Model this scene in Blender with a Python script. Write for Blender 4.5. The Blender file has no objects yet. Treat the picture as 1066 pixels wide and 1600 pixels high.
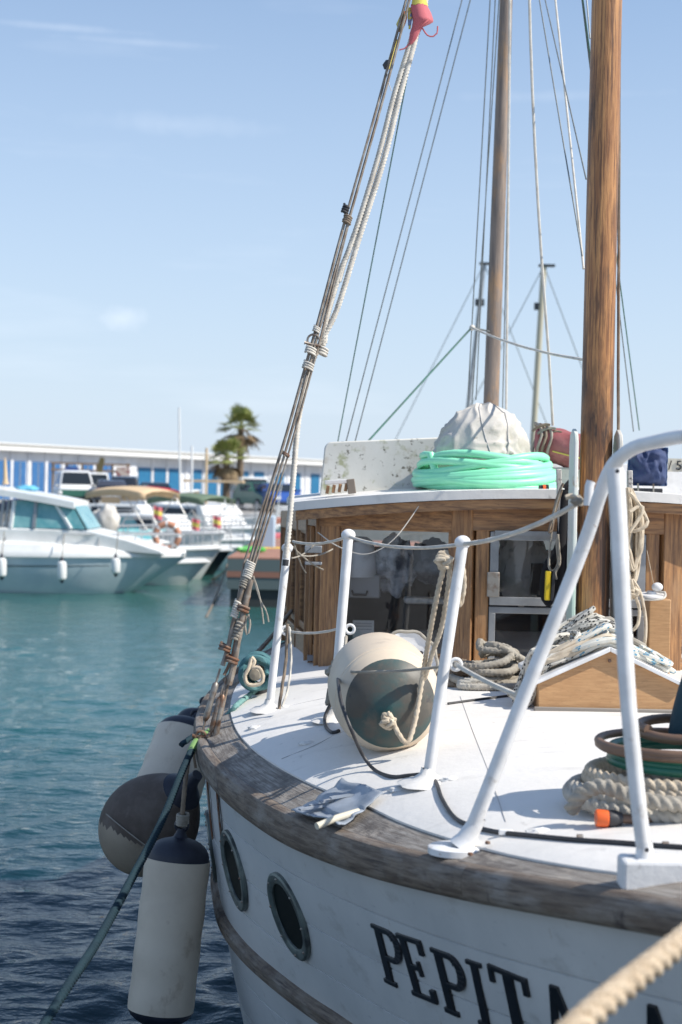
import bpy, math, random
import numpy as np
from mathutils import Vector, Matrix, noise as mnoise

R = math.radians
S = bpy.context.scene
COL = S.collection
rnd = random.Random(7)

# ------------------------------------------------------------------ camera, world, sun, exposure
CAMZ = 2.4
FPX = 1600 * 50 / 36.0
ROLL = R(1.2)
cam = bpy.data.objects.new('camera', bpy.data.cameras.new('camera'))
COL.objects.link(cam)
cam.location = (0, 0, CAMZ)
cam.rotation_euler = (R(90), -ROLL, 0)
cam.data.lens = 50
cam.data.sensor_width = 36
cam.data.shift_y = -35 / 1600
cam.data.clip_start = 0.05
cam.data.clip_end = 6000
cam.data.dof.use_dof = True
cam.data.dof.focus_distance = 4.6
cam.data.dof.aperture_fstop = 4.2
S.camera = cam

SUN_DIR = Vector((0.95, -0.28, math.tan(R(44)))).normalized()
SUN_EL = math.asin(SUN_DIR.z)
w = bpy.data.worlds.new('World')
S.world = w
w.use_nodes = True
nt = w.node_tree
for n in list(nt.nodes):
    nt.nodes.remove(n)
out = nt.nodes.new('ShaderNodeOutputWorld')
bg = nt.nodes.new('ShaderNodeBackground')
sky = nt.nodes.new('ShaderNodeTexSky')
sky.sky_type = 'NISHITA'
sky.sun_disc = False
sky.sun_elevation = SUN_EL
sky.sun_rotation = math.atan2(SUN_DIR.x, SUN_DIR.y)
sky.altitude = 0
sky.air_density = 1.0
sky.dust_density = 0.3
sky.ozone_density = 2.5
tc = nt.nodes.new('ShaderNodeTexCoord')
mp = nt.nodes.new('ShaderNodeMapping')
mp.inputs['Scale'].default_value = (3.0, 3.0, 22.0)
mp.inputs['Rotation'].default_value = (0, R(7), 0)
nz = nt.nodes.new('ShaderNodeTexNoise')
nz.inputs['Scale'].default_value = 1.1
nz.inputs['Detail'].default_value = 6
nz.inputs['Roughness'].default_value = 0.55
cr = nt.nodes.new('ShaderNodeValToRGB')
cr.color_ramp.elements[0].position = 0.58
cr.color_ramp.elements[1].position = 0.85
cr.color_ramp.elements[1].color = (0.16, 0.16, 0.16, 1)
mx = nt.nodes.new('ShaderNodeMix')
mx.data_type = 'RGBA'
mx.inputs[7].default_value = (7.2, 7.6, 8.2, 1)
nt.links.new(tc.outputs['Generated'], mp.inputs['Vector'])
nt.links.new(mp.outputs[0], nz.inputs['Vector'])
nt.links.new(nz.outputs['Fac'], cr.inputs[0])
# one small puff of cloud low in the sky
def puff(px, py, ax, az):
    d = Vector((math.cos(ROLL) * (px - 533) - math.sin(ROLL) * (765 - py), FPX, math.sin(ROLL) * (px - 533) + math.cos(ROLL) * (765 - py))).normalized()
    sb = nt.nodes.new('ShaderNodeVectorMath'); sb.operation = 'SUBTRACT'
    sb.inputs[1].default_value = d
    sc_ = nt.nodes.new('ShaderNodeVectorMath'); sc_.operation = 'MULTIPLY'
    sc_.inputs[1].default_value = (1 / ax, 1 / ax, 1 / az)
    ln = nt.nodes.new('ShaderNodeVectorMath'); ln.operation = 'LENGTH'
    n2 = nt.nodes.new('ShaderNodeTexNoise'); n2.inputs['Scale'].default_value = 60; n2.inputs['Detail'].default_value = 5
    ad = nt.nodes.new('ShaderNodeMath'); ad.operation = 'ADD'
    mr = nt.nodes.new('ShaderNodeMapRange')
    mr.inputs[1].default_value = 1.35; mr.inputs[2].default_value = 0.5
    mr.inputs[3].default_value = 0; mr.inputs[4].default_value = 0.3
    nt.links.new(tc.outputs['Generated'], sb.inputs[0]); nt.links.new(sb.outputs[0], sc_.inputs[0])
    nt.links.new(sc_.outputs[0], ln.inputs[0]); nt.links.new(ln.outputs['Value'], ad.inputs[0])
    nt.links.new(tc.outputs['Generated'], n2.inputs['Vector']); nt.links.new(n2.outputs['Fac'], ad.inputs[1])
    nt.links.new(ad.outputs[0], mr.inputs[0])
    return mr
pf = puff(190, 498, 0.024, 0.012)
for a_ in ((90, 42, .075, .0035, .14), (215, 66, .075, .0035, .12), (270, 195, .09, .010, .10), (860, 150, .09, .005, .08)):
    q_ = puff(*a_[:4]); q_.inputs[4].default_value = a_[4]
    m_ = nt.nodes.new('ShaderNodeMath'); m_.operation = 'MAXIMUM'
    nt.links.new(pf.outputs[0], m_.inputs[0]); nt.links.new(q_.outputs[0], m_.inputs[1]); pf = m_
am = nt.nodes.new('ShaderNodeMath'); am.operation = 'MAXIMUM'
nt.links.new(cr.outputs[0], am.inputs[0]); nt.links.new(pf.outputs[0], am.inputs[1])
hs_ = nt.nodes.new('ShaderNodeHueSaturation')
hs_.inputs['Saturation'].default_value = 1.2
nt.links.new(sky.outputs[0], hs_.inputs['Color'])
nt.links.new(am.outputs[0], mx.inputs[0]); nt.links.new(hs_.outputs[0], mx.inputs[6])
nt.links.new(mx.outputs[2], bg.inputs['Color'])
bg.inputs['Strength'].default_value = 0.125
# thin summer haze paling the sky towards the horizon, the same all round
sx_ = nt.nodes.new('ShaderNodeSeparateXYZ'); nt.links.new(tc.outputs['Generated'], sx_.inputs[0])
hr = nt.nodes.new('ShaderNodeMapRange'); hr.inputs[1].default_value = 0.0; hr.inputs[2].default_value = 0.42; hr.inputs[3].default_value = 0.95; hr.inputs[4].default_value = 0.22
nt.links.new(sx_.outputs['Z'], hr.inputs[0])
hx_ = nt.nodes.new('ShaderNodeMix'); hx_.data_type = 'RGBA'; hx_.inputs[7].default_value = (4.0, 4.7, 5.65, 1)
nt.links.new(hr.outputs[0], hx_.inputs[0]); nt.links.new(hs_.outputs[0], hx_.inputs[6]); nt.links.new(hx_.outputs[2], mx.inputs[6])
nt.links.new(bg.outputs[0], out.inputs[0])

sl = bpy.data.lights.new('sun', 'SUN')
sl.energy = 4.4
sl.angle = R(0.53)
sl.color = (1.0, 0.94, 0.84)
so = bpy.data.objects.new('sun', sl)
so.rotation_euler = SUN_DIR.to_track_quat('Z', 'Y').to_euler()
COL.objects.link(so)
S.view_settings.view_transform = 'Standard'
S.view_settings.look = 'None'
S.view_settings.gamma = 1
S.view_settings.use_curve_mapping = False
S.view_settings.exposure = 0.40
S.cycles.max_bounces = 8
S.cycles.transparent_max_bounces = 12

# ------------------------------------------------------------------ helpers
cr_, sr_ = math.cos(ROLL), math.sin(ROLL)
def W(px, py, Y):
    """the place at distance Y that is seen at photo pixel px, py"""
    dx, dy = px - 533, 765 - py
    return Vector(((dx * cr_ - dy * sr_) / FPX * Y, Y, CAMZ + (dx * sr_ + dy * cr_) / FPX * Y))
def proj(p):
    x, z = p[0] / p[1] * FPX, (p[2] - CAMZ) / p[1] * FPX
    return (533 + x * cr_ + z * sr_, 765 - (-x * sr_ + z * cr_))
def WZ(px, py, z):
    """ground point at height z"""
    k = W(px, py, 1.0)
    Y = (z - CAMZ) / (k.z - CAMZ)
    return W(px, py, Y)

class MB:
    def __init__(s):
        s.v = []; s.f = []; s.uv = []
    def add(s, vs, fs, uvs=None):
        o = len(s.v)
        s.v.extend([tuple(a) for a in vs])
        for i, f in enumerate(fs):
            s.f.append(tuple(o + k for k in f))
            s.uv.append(uvs[i] if uvs else None)
        return s
    def box(s, c, size, m=None):
        x, y, z = size[0] / 2, size[1] / 2, size[2] / 2
        vs = [Vector(p) for p in ((-x, -y, -z), (x, -y, -z), (x, y, -z), (-x, y, -z), (-x, -y, z), (x, -y, z), (x, y, z), (-x, y, z))]
        if m is not None: vs = [m @ v for v in vs]
        c = Vector(c)
        s.add([v + c for v in vs], [(0, 3, 2, 1), (4, 5, 6, 7), (0, 1, 5, 4), (1, 2, 6, 5), (2, 3, 7, 6), (3, 0, 4, 7)])
        return s
    def beam(s, a, b, wd, ht, up=(0, 0, 1)):
        """a box from a to b, wd across, ht along up"""
        a, b = Vector(a), Vector(b)
        d = (b - a); L = d.length; d.normalize()
        u = Vector(up); sd = d.cross(u).normalized(); u = sd.cross(d)
        m = Matrix((d, sd, u)).transposed()
        return s.box((a + b) / 2, (L, wd, ht), m)
    def prism(s, poly, ext):
        """poly: list of 3d points, extruded by vector ext"""
        n = len(poly); e = Vector(ext)
        vs = [Vector(p) for p in poly] + [Vector(p) + e for p in poly]
        fs = [tuple(range(n - 1, -1, -1)), tuple(range(n, 2 * n))] + [(i, (i + 1) % n, n + (i + 1) % n, n + i) for i in range(n)]
        return s.add(vs, fs)
    def gridl(s, rows, ul, vl):
        m = len(rows[0]); vs = [p for r in rows for p in r]; fs = []; uvs = []
        for i in range(len(rows) - 1):
            for j in range(m - 1):
                a = i * m + j; fs.append((a, a + 1, a + 1 + m, a + m))
                uvs.append(((ul[i], vl[j]), (ul[i], vl[j + 1]), (ul[i + 1], vl[j + 1]), (ul[i + 1], vl[j])))
        return s.add(vs, fs, uvs)
    def grid(s, rows, closed=False):
        """rows: list of equal length lists of points"""
        m = len(rows[0]); vs = [p for r in rows for p in r]; fs = []
        k = m if closed else m - 1
        for i in range(len(rows) - 1):
            for j in range(k):
                a = i * m + j; b = i * m + (j + 1) % m
                fs.append((a, b, b + m, a + m))
        return s.add(vs, fs)
    def sweep(s, pts, r, n=8, lobes=0, pitch=0.06, caps=True, depth=0.2, flat=1.0):
        P = np.array([tuple(p) for p in pts], float)
        N = len(P)
        if N < 2: return s
        T = np.zeros_like(P)
        T[1:-1] = P[2:] - P[:-2]; T[0] = P[1] - P[0]; T[-1] = P[-1] - P[-2]
        T /= np.maximum(np.linalg.norm(T, axis=1)[:, None], 1e-9)
        L = np.concatenate([[0], np.cumsum(np.linalg.norm(P[1:] - P[:-1], axis=1))])
        u = np.array([0, 0, 1.0])
        if abs(T[0] @ u) > 0.9: u = np.array([1.0, 0, 0])
        u = u - T[0] * (T[0] @ u); u /= np.linalg.norm(u)
        rr = np.array([r(i / (N - 1)) for i in range(N)]) if callable(r) else np.full(N, float(r))
        th = np.arange(n) * 2 * math.pi / n
        vs = np.zeros((N, n, 3))
        for i in range(N):
            u = u - T[i] * (T[i] @ u)
            nu = np.linalg.norm(u)
            u = u / nu if nu > 1e-6 else np.array([1.0, 0, 0])
            b = np.cross(T[i], u)
            if lobes:
                q = np.abs(np.cos(lobes / 2 * (th - 2 * math.pi * L[i] / (pitch * lobes) * 1.0)))
                rad = rr[i] * (1 - depth + depth * 1.25 * q)
            else:
                rad = rr[i] * np.ones(n)
            vs[i] = P[i] + (rad * np.cos(th))[:, None] * u + (rad * np.sin(th) * flat)[:, None] * b
        fs = []; uvs = []
        for i in range(N - 1):
            for j in range(n):
                j2 = (j + 1) % n
                fs.append((i * n + j, i * n + j2, (i + 1) * n + j2, (i + 1) * n + j))
                uvs.append(((L[i], j / n), (L[i], (j + 1) / n), (L[i + 1], (j + 1) / n), (L[i + 1], j / n)))
        if caps:
            fs.append(tuple(range(n - 1, -1, -1))); uvs.append(None)
            fs.append(tuple((N - 1) * n + j for j in range(n))); uvs.append(None)
        return s.add([tuple(p) for p in vs.reshape(-1, 3)], fs, uvs)
    def lathe(s, a, b, prof, n=20):
        """prof: (t along a->b in metres, radius)"""
        a, b = Vector(a), Vector(b)
        d = (b - a).normalized()
        u = Vector((0, 0, 1)) if abs(d.z) < 0.9 else Vector((1, 0, 0))
        x = d.cross(u).normalized(); y = d.cross(x)
        rows = [[a + d * t + x * (r * math.cos(k * 2 * math.pi / n)) + y * (r * math.sin(k * 2 * math.pi / n)) for k in range(n)] for t, r in prof]
        s.grid(rows, True)
        return s
    def ball(s, c, rad, nu=16, nv=10, f=None):
        c = Vector(c); rx, ry, rz = rad if hasattr(rad, '__len__') else (rad,) * 3
        rows = []
        for i in range(nv + 1):
            ph = -math.pi / 2 + math.pi * i / nv
            row = []
            for j in range(nu):
                th = 2 * math.pi * j / nu
                d = Vector((math.cos(ph) * math.cos(th), math.cos(ph) * math.sin(th), math.sin(ph)))
                k = f(d) if f else 1
                row.append(c + Vector((d.x * rx, d.y * ry, d.z * rz)) * k)
            rows.append(row)
        return s.grid(rows, True)

def tagit(o, label=None, cat=None, group=None, kind=None):
    if label: o['label'] = label
    if cat: o['category'] = cat
    if group: o['group'] = group
    if kind: o['kind'] = kind
    return o
def root(name, loc=(0, 0, 0), label=None, cat=None, group=None):
    o = bpy.data.objects.new(name, None)
    o.location = loc; o.empty_display_size = 0.1
    COL.objects.link(o)
    return tagit(o, label, cat, group)
def wloc(o):
    v = Vector((0, 0, 0))
    while o is not None:
        v += Vector(o.location); o = o.parent
    return v
def mk(name, mb, m, parent=None, origin=None, angle=38, bevel=0, segs=2, sub=0, smooth=True, **kw):
    """link a mesh given in world coordinates; its origin sits at the parent or at origin"""
    me = bpy.data.meshes.new(name)
    base = wloc(parent) if parent is not None else Vector(origin if origin is not None else (0, 0, 0))
    V = np.array(mb.v, float) - np.array(base)
    me.from_pydata(V.tolist(), [], mb.f)
    if any(u is not None for u in mb.uv):
        uvl = me.uv_layers.new(name='UVMap')
        data = []
        for f, u in zip(mb.f, mb.uv):
            if u is None: data.extend([0.0] * (2 * len(f)))
            else:
                for q in u: data.extend(q)
        uvl.data.foreach_set('uv', data)
    if smooth:
        me.shade_smooth()
        me.set_sharp_from_angle(angle=R(angle))
    me.materials.append(m)
    o = bpy.data.objects.new(name, me)
    COL.objects.link(o)
    if parent is not None: o.parent = parent
    else: o.location = base
    if bevel:
        b = o.modifiers.new('bevel', 'BEVEL'); b.width = bevel; b.segments = segs; b.limit_method = 'ANGLE'; b.angle_limit = R(35)
    if sub:
        b = o.modifiers.new('sub', 'SUBSURF'); b.levels = sub; b.render_levels = sub
    return tagit(o, **kw)
def copy_tree(o, parent=None):
    c = o.copy(); COL.objects.link(c); c.parent = parent
    for ch in list(o.children): copy_tree(ch, c)
    return c
def spline(pts, step=0.02, closed=False):
    P = [Vector(p) for p in pts]
    if closed: P = [P[-1]] + P + [P[0], P[1]]
    else: P = [P[0] * 2 - P[1]] + P + [P[-1] * 2 - P[-2]]
    outp = []
    for i in range(1, len(P) - 2):
        a, b, c, d = P[i - 1], P[i], P[i + 1], P[i + 2]
        n = max(1, int((c - b).length / step))
        for k in range(n):
            t = k / n
            outp.append(0.5 * ((2 * b) + (c - a) * t + (2 * a - 5 * b + 4 * c - d) * t * t + (3 * b - a - 3 * c + d) * t ** 3))
    outp.append(P[-2].copy())
    return outp
def sag(a, b, s, n=14):
    a, b = Vector(a), Vector(b)
    return [a.lerp(b, i / n) - Vector((0, 0, s * 4 * (i / n) * (1 - i / n))) for i in range(n + 1)]
def tab(xs, ys):
    """smooth (cubic hermite) table lookup"""
    xs = list(xs); ys = list(ys); n = len(xs)
    m = [0] * n
    for i in range(n):
        if i == 0: m[i] = (ys[1] - ys[0]) / (xs[1] - xs[0])
        elif i == n - 1: m[i] = (ys[-1] - ys[-2]) / (xs[-1] - xs[-2])
        else: m[i] = (ys[i + 1] - ys[i - 1]) / (xs[i + 1] - xs[i - 1])
    def f(x):
        if x <= xs[0]: return ys[0]
        if x >= xs[-1]: return ys[-1]
        i = 0
        while x > xs[i + 1]: i += 1
        h = xs[i + 1] - xs[i]; t = (x - xs[i]) / h
        return ((2 * t ** 3 - 3 * t * t + 1) * ys[i] + (t ** 3 - 2 * t * t + t) * h * m[i] + (-2 * t ** 3 + 3 * t * t) * ys[i + 1] + (t ** 3 - t * t) * h * m[i + 1])
    return f

# ------------------------------------------------------------------ materials
MATS = {}
def mat(name, col, rough=0.5, metal=0.0, var=None, stain=None, bump=None, spec=0.5, scale=(1, 1, 1), coat=0.0, alpha=None, fleck=None, sheen=0, sss=0, coord='Object'):
    """var=(colour2, scale, lo, hi)  stain=(colour, scale, lo, hi)  bump=(scale, strength, distance)"""
    m = bpy.data.materials.new(name); m.use_nodes = True
    t = m.node_tree; N = t.nodes; L = t.links
    p = N['Principled BSDF']
    p.inputs['Base Color'].default_value = (*col, 1)
    p.inputs['Roughness'].default_value = rough
    p.inputs['Metallic'].default_value = metal
    p.inputs['Specular IOR Level'].default_value = spec
    if coat: p.inputs['Coat Weight'].default_value = coat; p.inputs['Coat Roughness'].default_value = 0.15
    if sheen: p.inputs['Sheen Weight'].default_value = sheen
    if sss: p.inputs['Subsurface Weight'].default_value = sss; p.inputs['Subsurface Radius'].default_value = (0.01, 0.02, 0.01)
    co = N.new('ShaderNodeTexCoord')
    mp = N.new('ShaderNodeMapping'); mp.inputs['Scale'].default_value = scale
    L.new(co.outputs[coord], mp.inputs['Vector'])
    cur = None
    def noise(sc, detail=5, vec=None, rough_=0.6):
        n = N.new('ShaderNodeTexNoise'); n.inputs['Scale'].default_value = sc; n.inputs['Detail'].default_value = detail
        n.inputs['Roughness'].default_value = rough_
        L.new(vec or mp.outputs[0], n.inputs['Vector']); return n
    def ramp(src, lo, hi):
        r = N.new('ShaderNodeMapRange'); r.inputs[1].default_value = lo; r.inputs[2].default_value = hi
        L.new(src, r.inputs[0]); return r.outputs[0]
    def mix(fac, a, b):
        x = N.new('ShaderNodeMix'); x.data_type = 'RGBA'
        L.new(fac, x.inputs[0])
        for k, q in ((6, a), (7, b)):
            if isinstance(q, tuple): x.inputs[k].default_value = (*q, 1)
            else: L.new(q, x.inputs[k])
        return x.outputs[2]
    cur = tuple(col)
    if var:
        cur = mix(ramp(noise(var[1]).outputs['Fac'], var[2], var[3]), cur, tuple(var[0]))
    if fleck:
        b = N.new('ShaderNodeTexBrick')
        mu = N.new('ShaderNodeMapping'); mu.inputs['Scale'].default_value = fleck[1]; mu.inputs['Rotation'].default_value = (0, 0, fleck[2])
        L.new(co.outputs['UV'], mu.inputs['Vector']); L.new(mu.outputs[0], b.inputs['Vector'])
        b.inputs['Color1'].default_value = (0, 0, 0, 1); b.inputs['Color2'].default_value = (1, 1, 1, 1)
        b.inputs['Mortar'].default_value = (0, 0, 0, 1); b.inputs['Scale'].default_value = 1
        b.inputs['Brick Width'].default_value = 0.5; b.inputs['Row Height'].default_value = 0.25; b.inputs['Mortar Size'].default_value = 0.02
        cur = mix(ramp(b.outputs['Color'], fleck[3], fleck[3] + 0.05), cur, tuple(fleck[0]))
    if stain:
        st = stain if isinstance(stain[0][0], (tuple, list)) else (stain,)
        for q in st:
            mm = N.new('ShaderNodeMapping'); mm.inputs['Scale'].default_value = q[4] if len(q) > 4 else (1, 1, 1)
            mm.inputs['Location'].default_value = (3.1 * q[1] % 7, 1.7, 5.3)
            L.new(co.outputs[coord], mm.inputs['Vector'])
            cur = mix(ramp(noise(q[1], 6, mm.outputs[0], 0.65).outputs['Fac'], q[2], q[3]), cur, tuple(q[0]))
    if not isinstance(cur, tuple): L.new(cur, p.inputs['Base Color'])
    if bump:
        n = noise(bump[0], 5)
        b = N.new('ShaderNodeBump'); b.inputs['Strength'].default_value = bump[1]; b.inputs['Distance'].default_value = bump[2]
        L.new(n.outputs['Fac'], b.inputs['Height']); L.new(b.outputs[0], p.inputs['Normal'])
    MATS[name] = m
    return m
def glass(name, tint, refl=0.08, rough=0.02, dirt=0.0):
    m = bpy.data.materials.new(name); m.use_nodes = True
    t = m.node_tree; N = t.nodes; L = t.links
    for n in list(N): N.remove(n)
    o = N.new('ShaderNodeOutputMaterial')
    tr = N.new('ShaderNodeBsdfTransparent'); tr.inputs[0].default_value = (*tint, 1)
    gl = N.new('ShaderNodeBsdfGlossy'); gl.inputs['Roughness'].default_value = rough
    fr = N.new('ShaderNodeFresnel'); fr.inputs['IOR'].default_value = 1.5
    mu = N.new('ShaderNodeMath'); mu.operation = 'ADD'; mu.inputs[1].default_value = refl
    L.new(fr.outputs[0], mu.inputs[0])
    x = N.new('ShaderNodeMixShader')
    L.new(mu.outputs[0], x.inputs[0]); L.new(tr.outputs[0], x.inputs[1]); L.new(gl.outputs[0], x.inputs[2])
    last = x.outputs[0]
    if dirt:
        df = N.new('ShaderNodeBsdfDiffuse'); df.inputs[0].default_value = (0.45, 0.44, 0.42, 1)
        co = N.new('ShaderNodeTexCoord'); ns = N.new('ShaderNodeTexNoise'); ns.inputs['Scale'].default_value = 9; ns.inputs['Detail'].default_value = 6
        L.new(co.outputs['Object'], ns.inputs['Vector'])
        mr = N.new('ShaderNodeMapRange'); mr.inputs[1].default_value = 0.35; mr.inputs[2].default_value = 0.8; mr.inputs[4].default_value = dirt
        L.new(ns.outputs['Fac'], mr.inputs[0])
        y = N.new('ShaderNodeMixShader'); L.new(mr.outputs[0], y.inputs[0]); L.new(last, y.inputs[1]); L.new(df.outputs[0], y.inputs[2]); last = y.outputs[0]
    L.new(last, o.inputs[0])
    MATS[name] = m
    return m

hull_white = mat('hull_white', (0.64, 0.64, 0.63), 0.38, var=((0.52, 0.53, 0.53), 2.2, 0.35, 0.70), stain=(((0.36, 0.35, 0.33), 5.0, 0.58, 0.80, (1, 1, 2.2)), ((0.33, 0.25, 0.18), 14.0, 0.66, 0.78, (3, 3, .5)), ((0.40, 0.41, 0.42), 30.0, 0.64, 0.72, (1, .4, 2))), bump=(14, 0.12, 0.01))
deck_white = mat('deck_white', (0.75, 0.725, 0.69), 0.6, var=((0.69, 0.665, 0.63), 3.0, 0.38, 0.70), stain=(((0.56, 0.54, 0.51), 4.0, 0.56, 0.76, (1, 3.5, 1)), ((0.45, 0.43, 0.40), 11.0, 0.64, 0.80, (2.5, 1, 1)), ((0.42, 0.28, 0.17), 13.0, 0.74, 0.80)), bump=(26, 0.5, 0.004))
tube_white = mat('tube_white', (0.78, 0.775, 0.77), 0.35, var=((0.60, 0.595, 0.585), 12, 0.42, 0.75), stain=(((0.46, 0.42, 0.37), 16, 0.62, 0.76), ((0.30, 0.17, 0.09), 38, 0.70, 0.76)), bump=(40, 0.12, 0.003))
teak = mat('weathered_teak', (0.33, 0.305, 0.275), 0.85, coord='UV', var=((0.17, 0.145, 0.125), 7.0, 0.38, 0.62), stain=(((0.11, 0.095, 0.085), 6, 0.50, 0.66, (1, 1.4, 1)), ((0.38, 0.335, 0.285), 9, 0.56, 0.72, (1, 1.5, 1)), ((0.085, 0.07, 0.06), 40, 0.56, 0.68, (.25, 5, 1)), ((0.30, 0.19, 0.11), 16, 0.70, 0.8, (1, 2, 1))), bump=(22, 0.6, 0.004), scale=(1.2, 16, 1))
teak_edge = mat('teak_edge', (0.22, 0.175, 0.135), 0.75, coord='UV', var=((0.115, 0.085, 0.065), 7, 0.38, 0.62), stain=(((0.27, 0.24, 0.21), 7, 0.48, 0.66, (.8, 2.5, 1)), ((0.065, 0.05, 0.045), 34, 0.55, 0.68, (.2, 4, 1)), ((0.07, 0.055, 0.05), 8, 0.60, 0.72, (1.5, 1, 1))), bump=(22, 0.55, 0.004), scale=(1.2, 14, 1))
wood_v = mat('varnished_wood_upright', (0.48, 0.25, 0.105), 0.42, var=((0.17, 0.085, 0.042), 6, 0.35, 0.65), stain=(((0.36, 0.22, 0.12), 4, 0.55, 0.8, (3, 3, 1)), ((0.10, 0.055, 0.03), 30, 0.58, 0.75, (6, 6, .5))), bump=(30, 0.3, 0.003), scale=(14, 14, 0.9))
wood_h = mat('varnished_wood_level', (0.48, 0.255, 0.11), 0.42, var=((0.18, 0.09, 0.045), 6, 0.35, 0.65), stain=(((0.36, 0.23, 0.13), 4, 0.55, 0.8, (1, 1, 3)), ((0.10, 0.055, 0.03), 26, 0.58, 0.75, (.6, 6, 6))), bump=(30, 0.3, 0.003), scale=(0.9, 8, 14))
wood_pale = mat('pale_plywood', (0.50, 0.29, 0.135), 0.5, var=((0.38, 0.205, 0.09), 9, 0.35, 0.7), stain=((0.30, 0.17, 0.08), 40, 0.55, 0.8, (1, 1, 3)), bump=(60, 0.2, 0.002), scale=(1.5, 4, 14))
mast_wood = mat('mast_wood', (0.55, 0.27, 0.10), 0.42, var=((0.28, 0.12, 0.045), 5, 0.40, 0.64), stain=(((0.065, 0.035, 0.022), 3.2, 0.51, 0.62, (2.0, 2.0, .40)), ((0.05, 0.03, 0.02), 34, 0.60, 0.66, (1.6, 1.6, .05)), ((0.16, 0.07, 0.03), 120, 0.50, 0.60, (1, 1, .03)), ((0.05, 0.03, 0.02), 16, 0.70, 0.73, (1, 1, .7)), ((0.45, 0.27, 0.13), 6, 0.6, 0.8, (3, 3, .4))), bump=(26, 0.6, 0.004), scale=(9, 9, 0.6))
mizzen_wood = mat('grey_mast_wood', (0.30, 0.235, 0.19), 0.6, var=((0.19, 0.15, 0.125), 5, 0.38, 0.62), stain=(((0.42, 0.25, 0.13), 3.5, 0.52, 0.68, (2.5, 2.5, .8)), ((0.08, 0.06, 0.05), 30, 0.6, 0.7, (2, 2, .08))), bump=(26, 0.5, 0.004), scale=(9, 9, 0.7))
alu = mat('dull_aluminium', (0.36, 0.37, 0.38), 0.5, 0.6, var=((0.25, 0.26, 0.27), 10, 0.4, 0.7), bump=(50, 0.1, 0.002))
steel = mat('galvanised_steel', (0.33, 0.31, 0.28), 0.5, 0.7, var=((0.20, 0.12, 0.08), 25, 0.45, 0.65), bump=(80, 0.2, 0.002))
rust_wire = mat('rusty_wire', (0.20, 0.155, 0.12), 0.7, 0.3, var=((0.36, 0.33, 0.29), 30, 0.4, 0.7), bump=(200, 0.4, 0.002))
thin_wire = mat('stay_wire', (0.22, 0.23, 0.22), 0.5, 0.5, var=((0.14, 0.15, 0.14), 30, 0.4, 0.7))
green_wire = mat('green_stay_wire', (0.10, 0.22, 0.18), 0.5, 0.2, var=((0.14, 0.18, 0.16), 30, 0.4, 0.7))
rusty = mat('rusty_iron', (0.20, 0.10, 0.06), 0.8, 0.3, var=((0.28, 0.24, 0.2), 30, 0.45, 0.65), bump=(90, 0.4, 0.003))
rope_white = mat('white_rope', (0.66, 0.62, 0.55), 0.85, var=((0.50, 0.46, 0.40), 22, 0.4, 0.7), bump=(300, 0.4, 0.002))
rope_cream = mat('cream_rope', (0.60, 0.51, 0.39), 0.9, var=((0.42, 0.34, 0.25), 25, 0.4, 0.7), bump=(300, 0.5, 0.003))
rope_grey = mat('grey_rope', (0.36, 0.33, 0.28), 0.9, var=((0.24, 0.21, 0.17), 20, 0.4, 0.7), bump=(300, 0.5, 0.003))
rope_brown = mat('brown_rope', (0.27, 0.21, 0.155), 0.9, var=((0.16, 0.12, 0.09), 20, 0.4, 0.7), bump=(300, 0.5, 0.003))
rope_pale = mat('pale_thick_rope', (0.50, 0.47, 0.41), 0.85, var=((0.32, 0.29, 0.25), 14, 0.4, 0.7), bump=(250, 0.4, 0.003))
rope_teal = mat('teal_rope', (0.003, 0.022, 0.036), 0.85, var=((0.006, 0.032, 0.046), 14, 0.4, 0.7), bump=(300, 0.5, 0.003))
rope_teal_lt = mat('pale_teal_rope', (0.17, 0.33, 0.31), 0.8, var=((0.10, 0.22, 0.22), 14, 0.4, 0.7), bump=(300, 0.5, 0.003))
rope_lime = mat('lime_hose', (0.17, 0.30, 0.11), 0.5, var=((0.18, 0.31, 0.09), 20, 0.4, 0.7))
rope_black_fleck = mat('white_rope_black_fleck', (0.60, 0.57, 0.50), 0.85, fleck=((0.02, 0.02, 0.025), (60, 2.0, 1), R(12), 0.72), stain=((0.42, 0.38, 0.31), 25, 0.5, 0.75), bump=(300, 0.3, 0.002))
rope_blue_fleck = mat('white_rope_blue_fleck', (0.64, 0.62, 0.55), 0.85, fleck=((0.03, 0.24, 0.40), (50, 2.0, 1), R(12), 0.80), stain=((0.46, 0.42, 0.34), 25, 0.5, 0.75), bump=(300, 0.3, 0.002))
black_rubber = mat('black_rubber', (0.025, 0.025, 0.028), 0.5, var=((0.05, 0.05, 0.055), 20, 0.4, 0.7))
black_cloth = mat('black_cloth', (0.012, 0.012, 0.016), 0.85, sheen=0.1)
letter_black = mat('letter_black', (0.008, 0.009, 0.012), 0.32, var=((0.015, 0.016, 0.02), 20, 0.4, 0.7))
mint = mat('mint_hose', (0.26, 0.78, 0.48), 0.4, var=((0.33, 0.84, 0.55), 8, 0.4, 0.7), sss=0.0)
canvas_white = mat('dirty_white_canvas', (0.60, 0.57, 0.52), 0.8, var=((0.50, 0.46, 0.41), 5, 0.4, 0.7), stain=(((0.36, 0.34, 0.27), 7, 0.52, 0.75), ((0.26, 0.24, 0.21), 26, 0.62, 0.75)), bump=(25, 0.25, 0.01))
maroon = mat('faded_maroon_canvas', (0.30, 0.085, 0.09), 0.85, var=((0.40, 0.17, 0.17), 8, 0.4, 0.7), stain=((0.17, 0.05, 0.05), 14, 0.5, 0.75), bump=(60, 0.3, 0.006))
navy_cloth = mat('navy_canvas', (0.028, 0.045, 0.12), 0.75, var=((0.05, 0.075, 0.17), 9, 0.4, 0.7), bump=(60, 0.3, 0.006))
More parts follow.
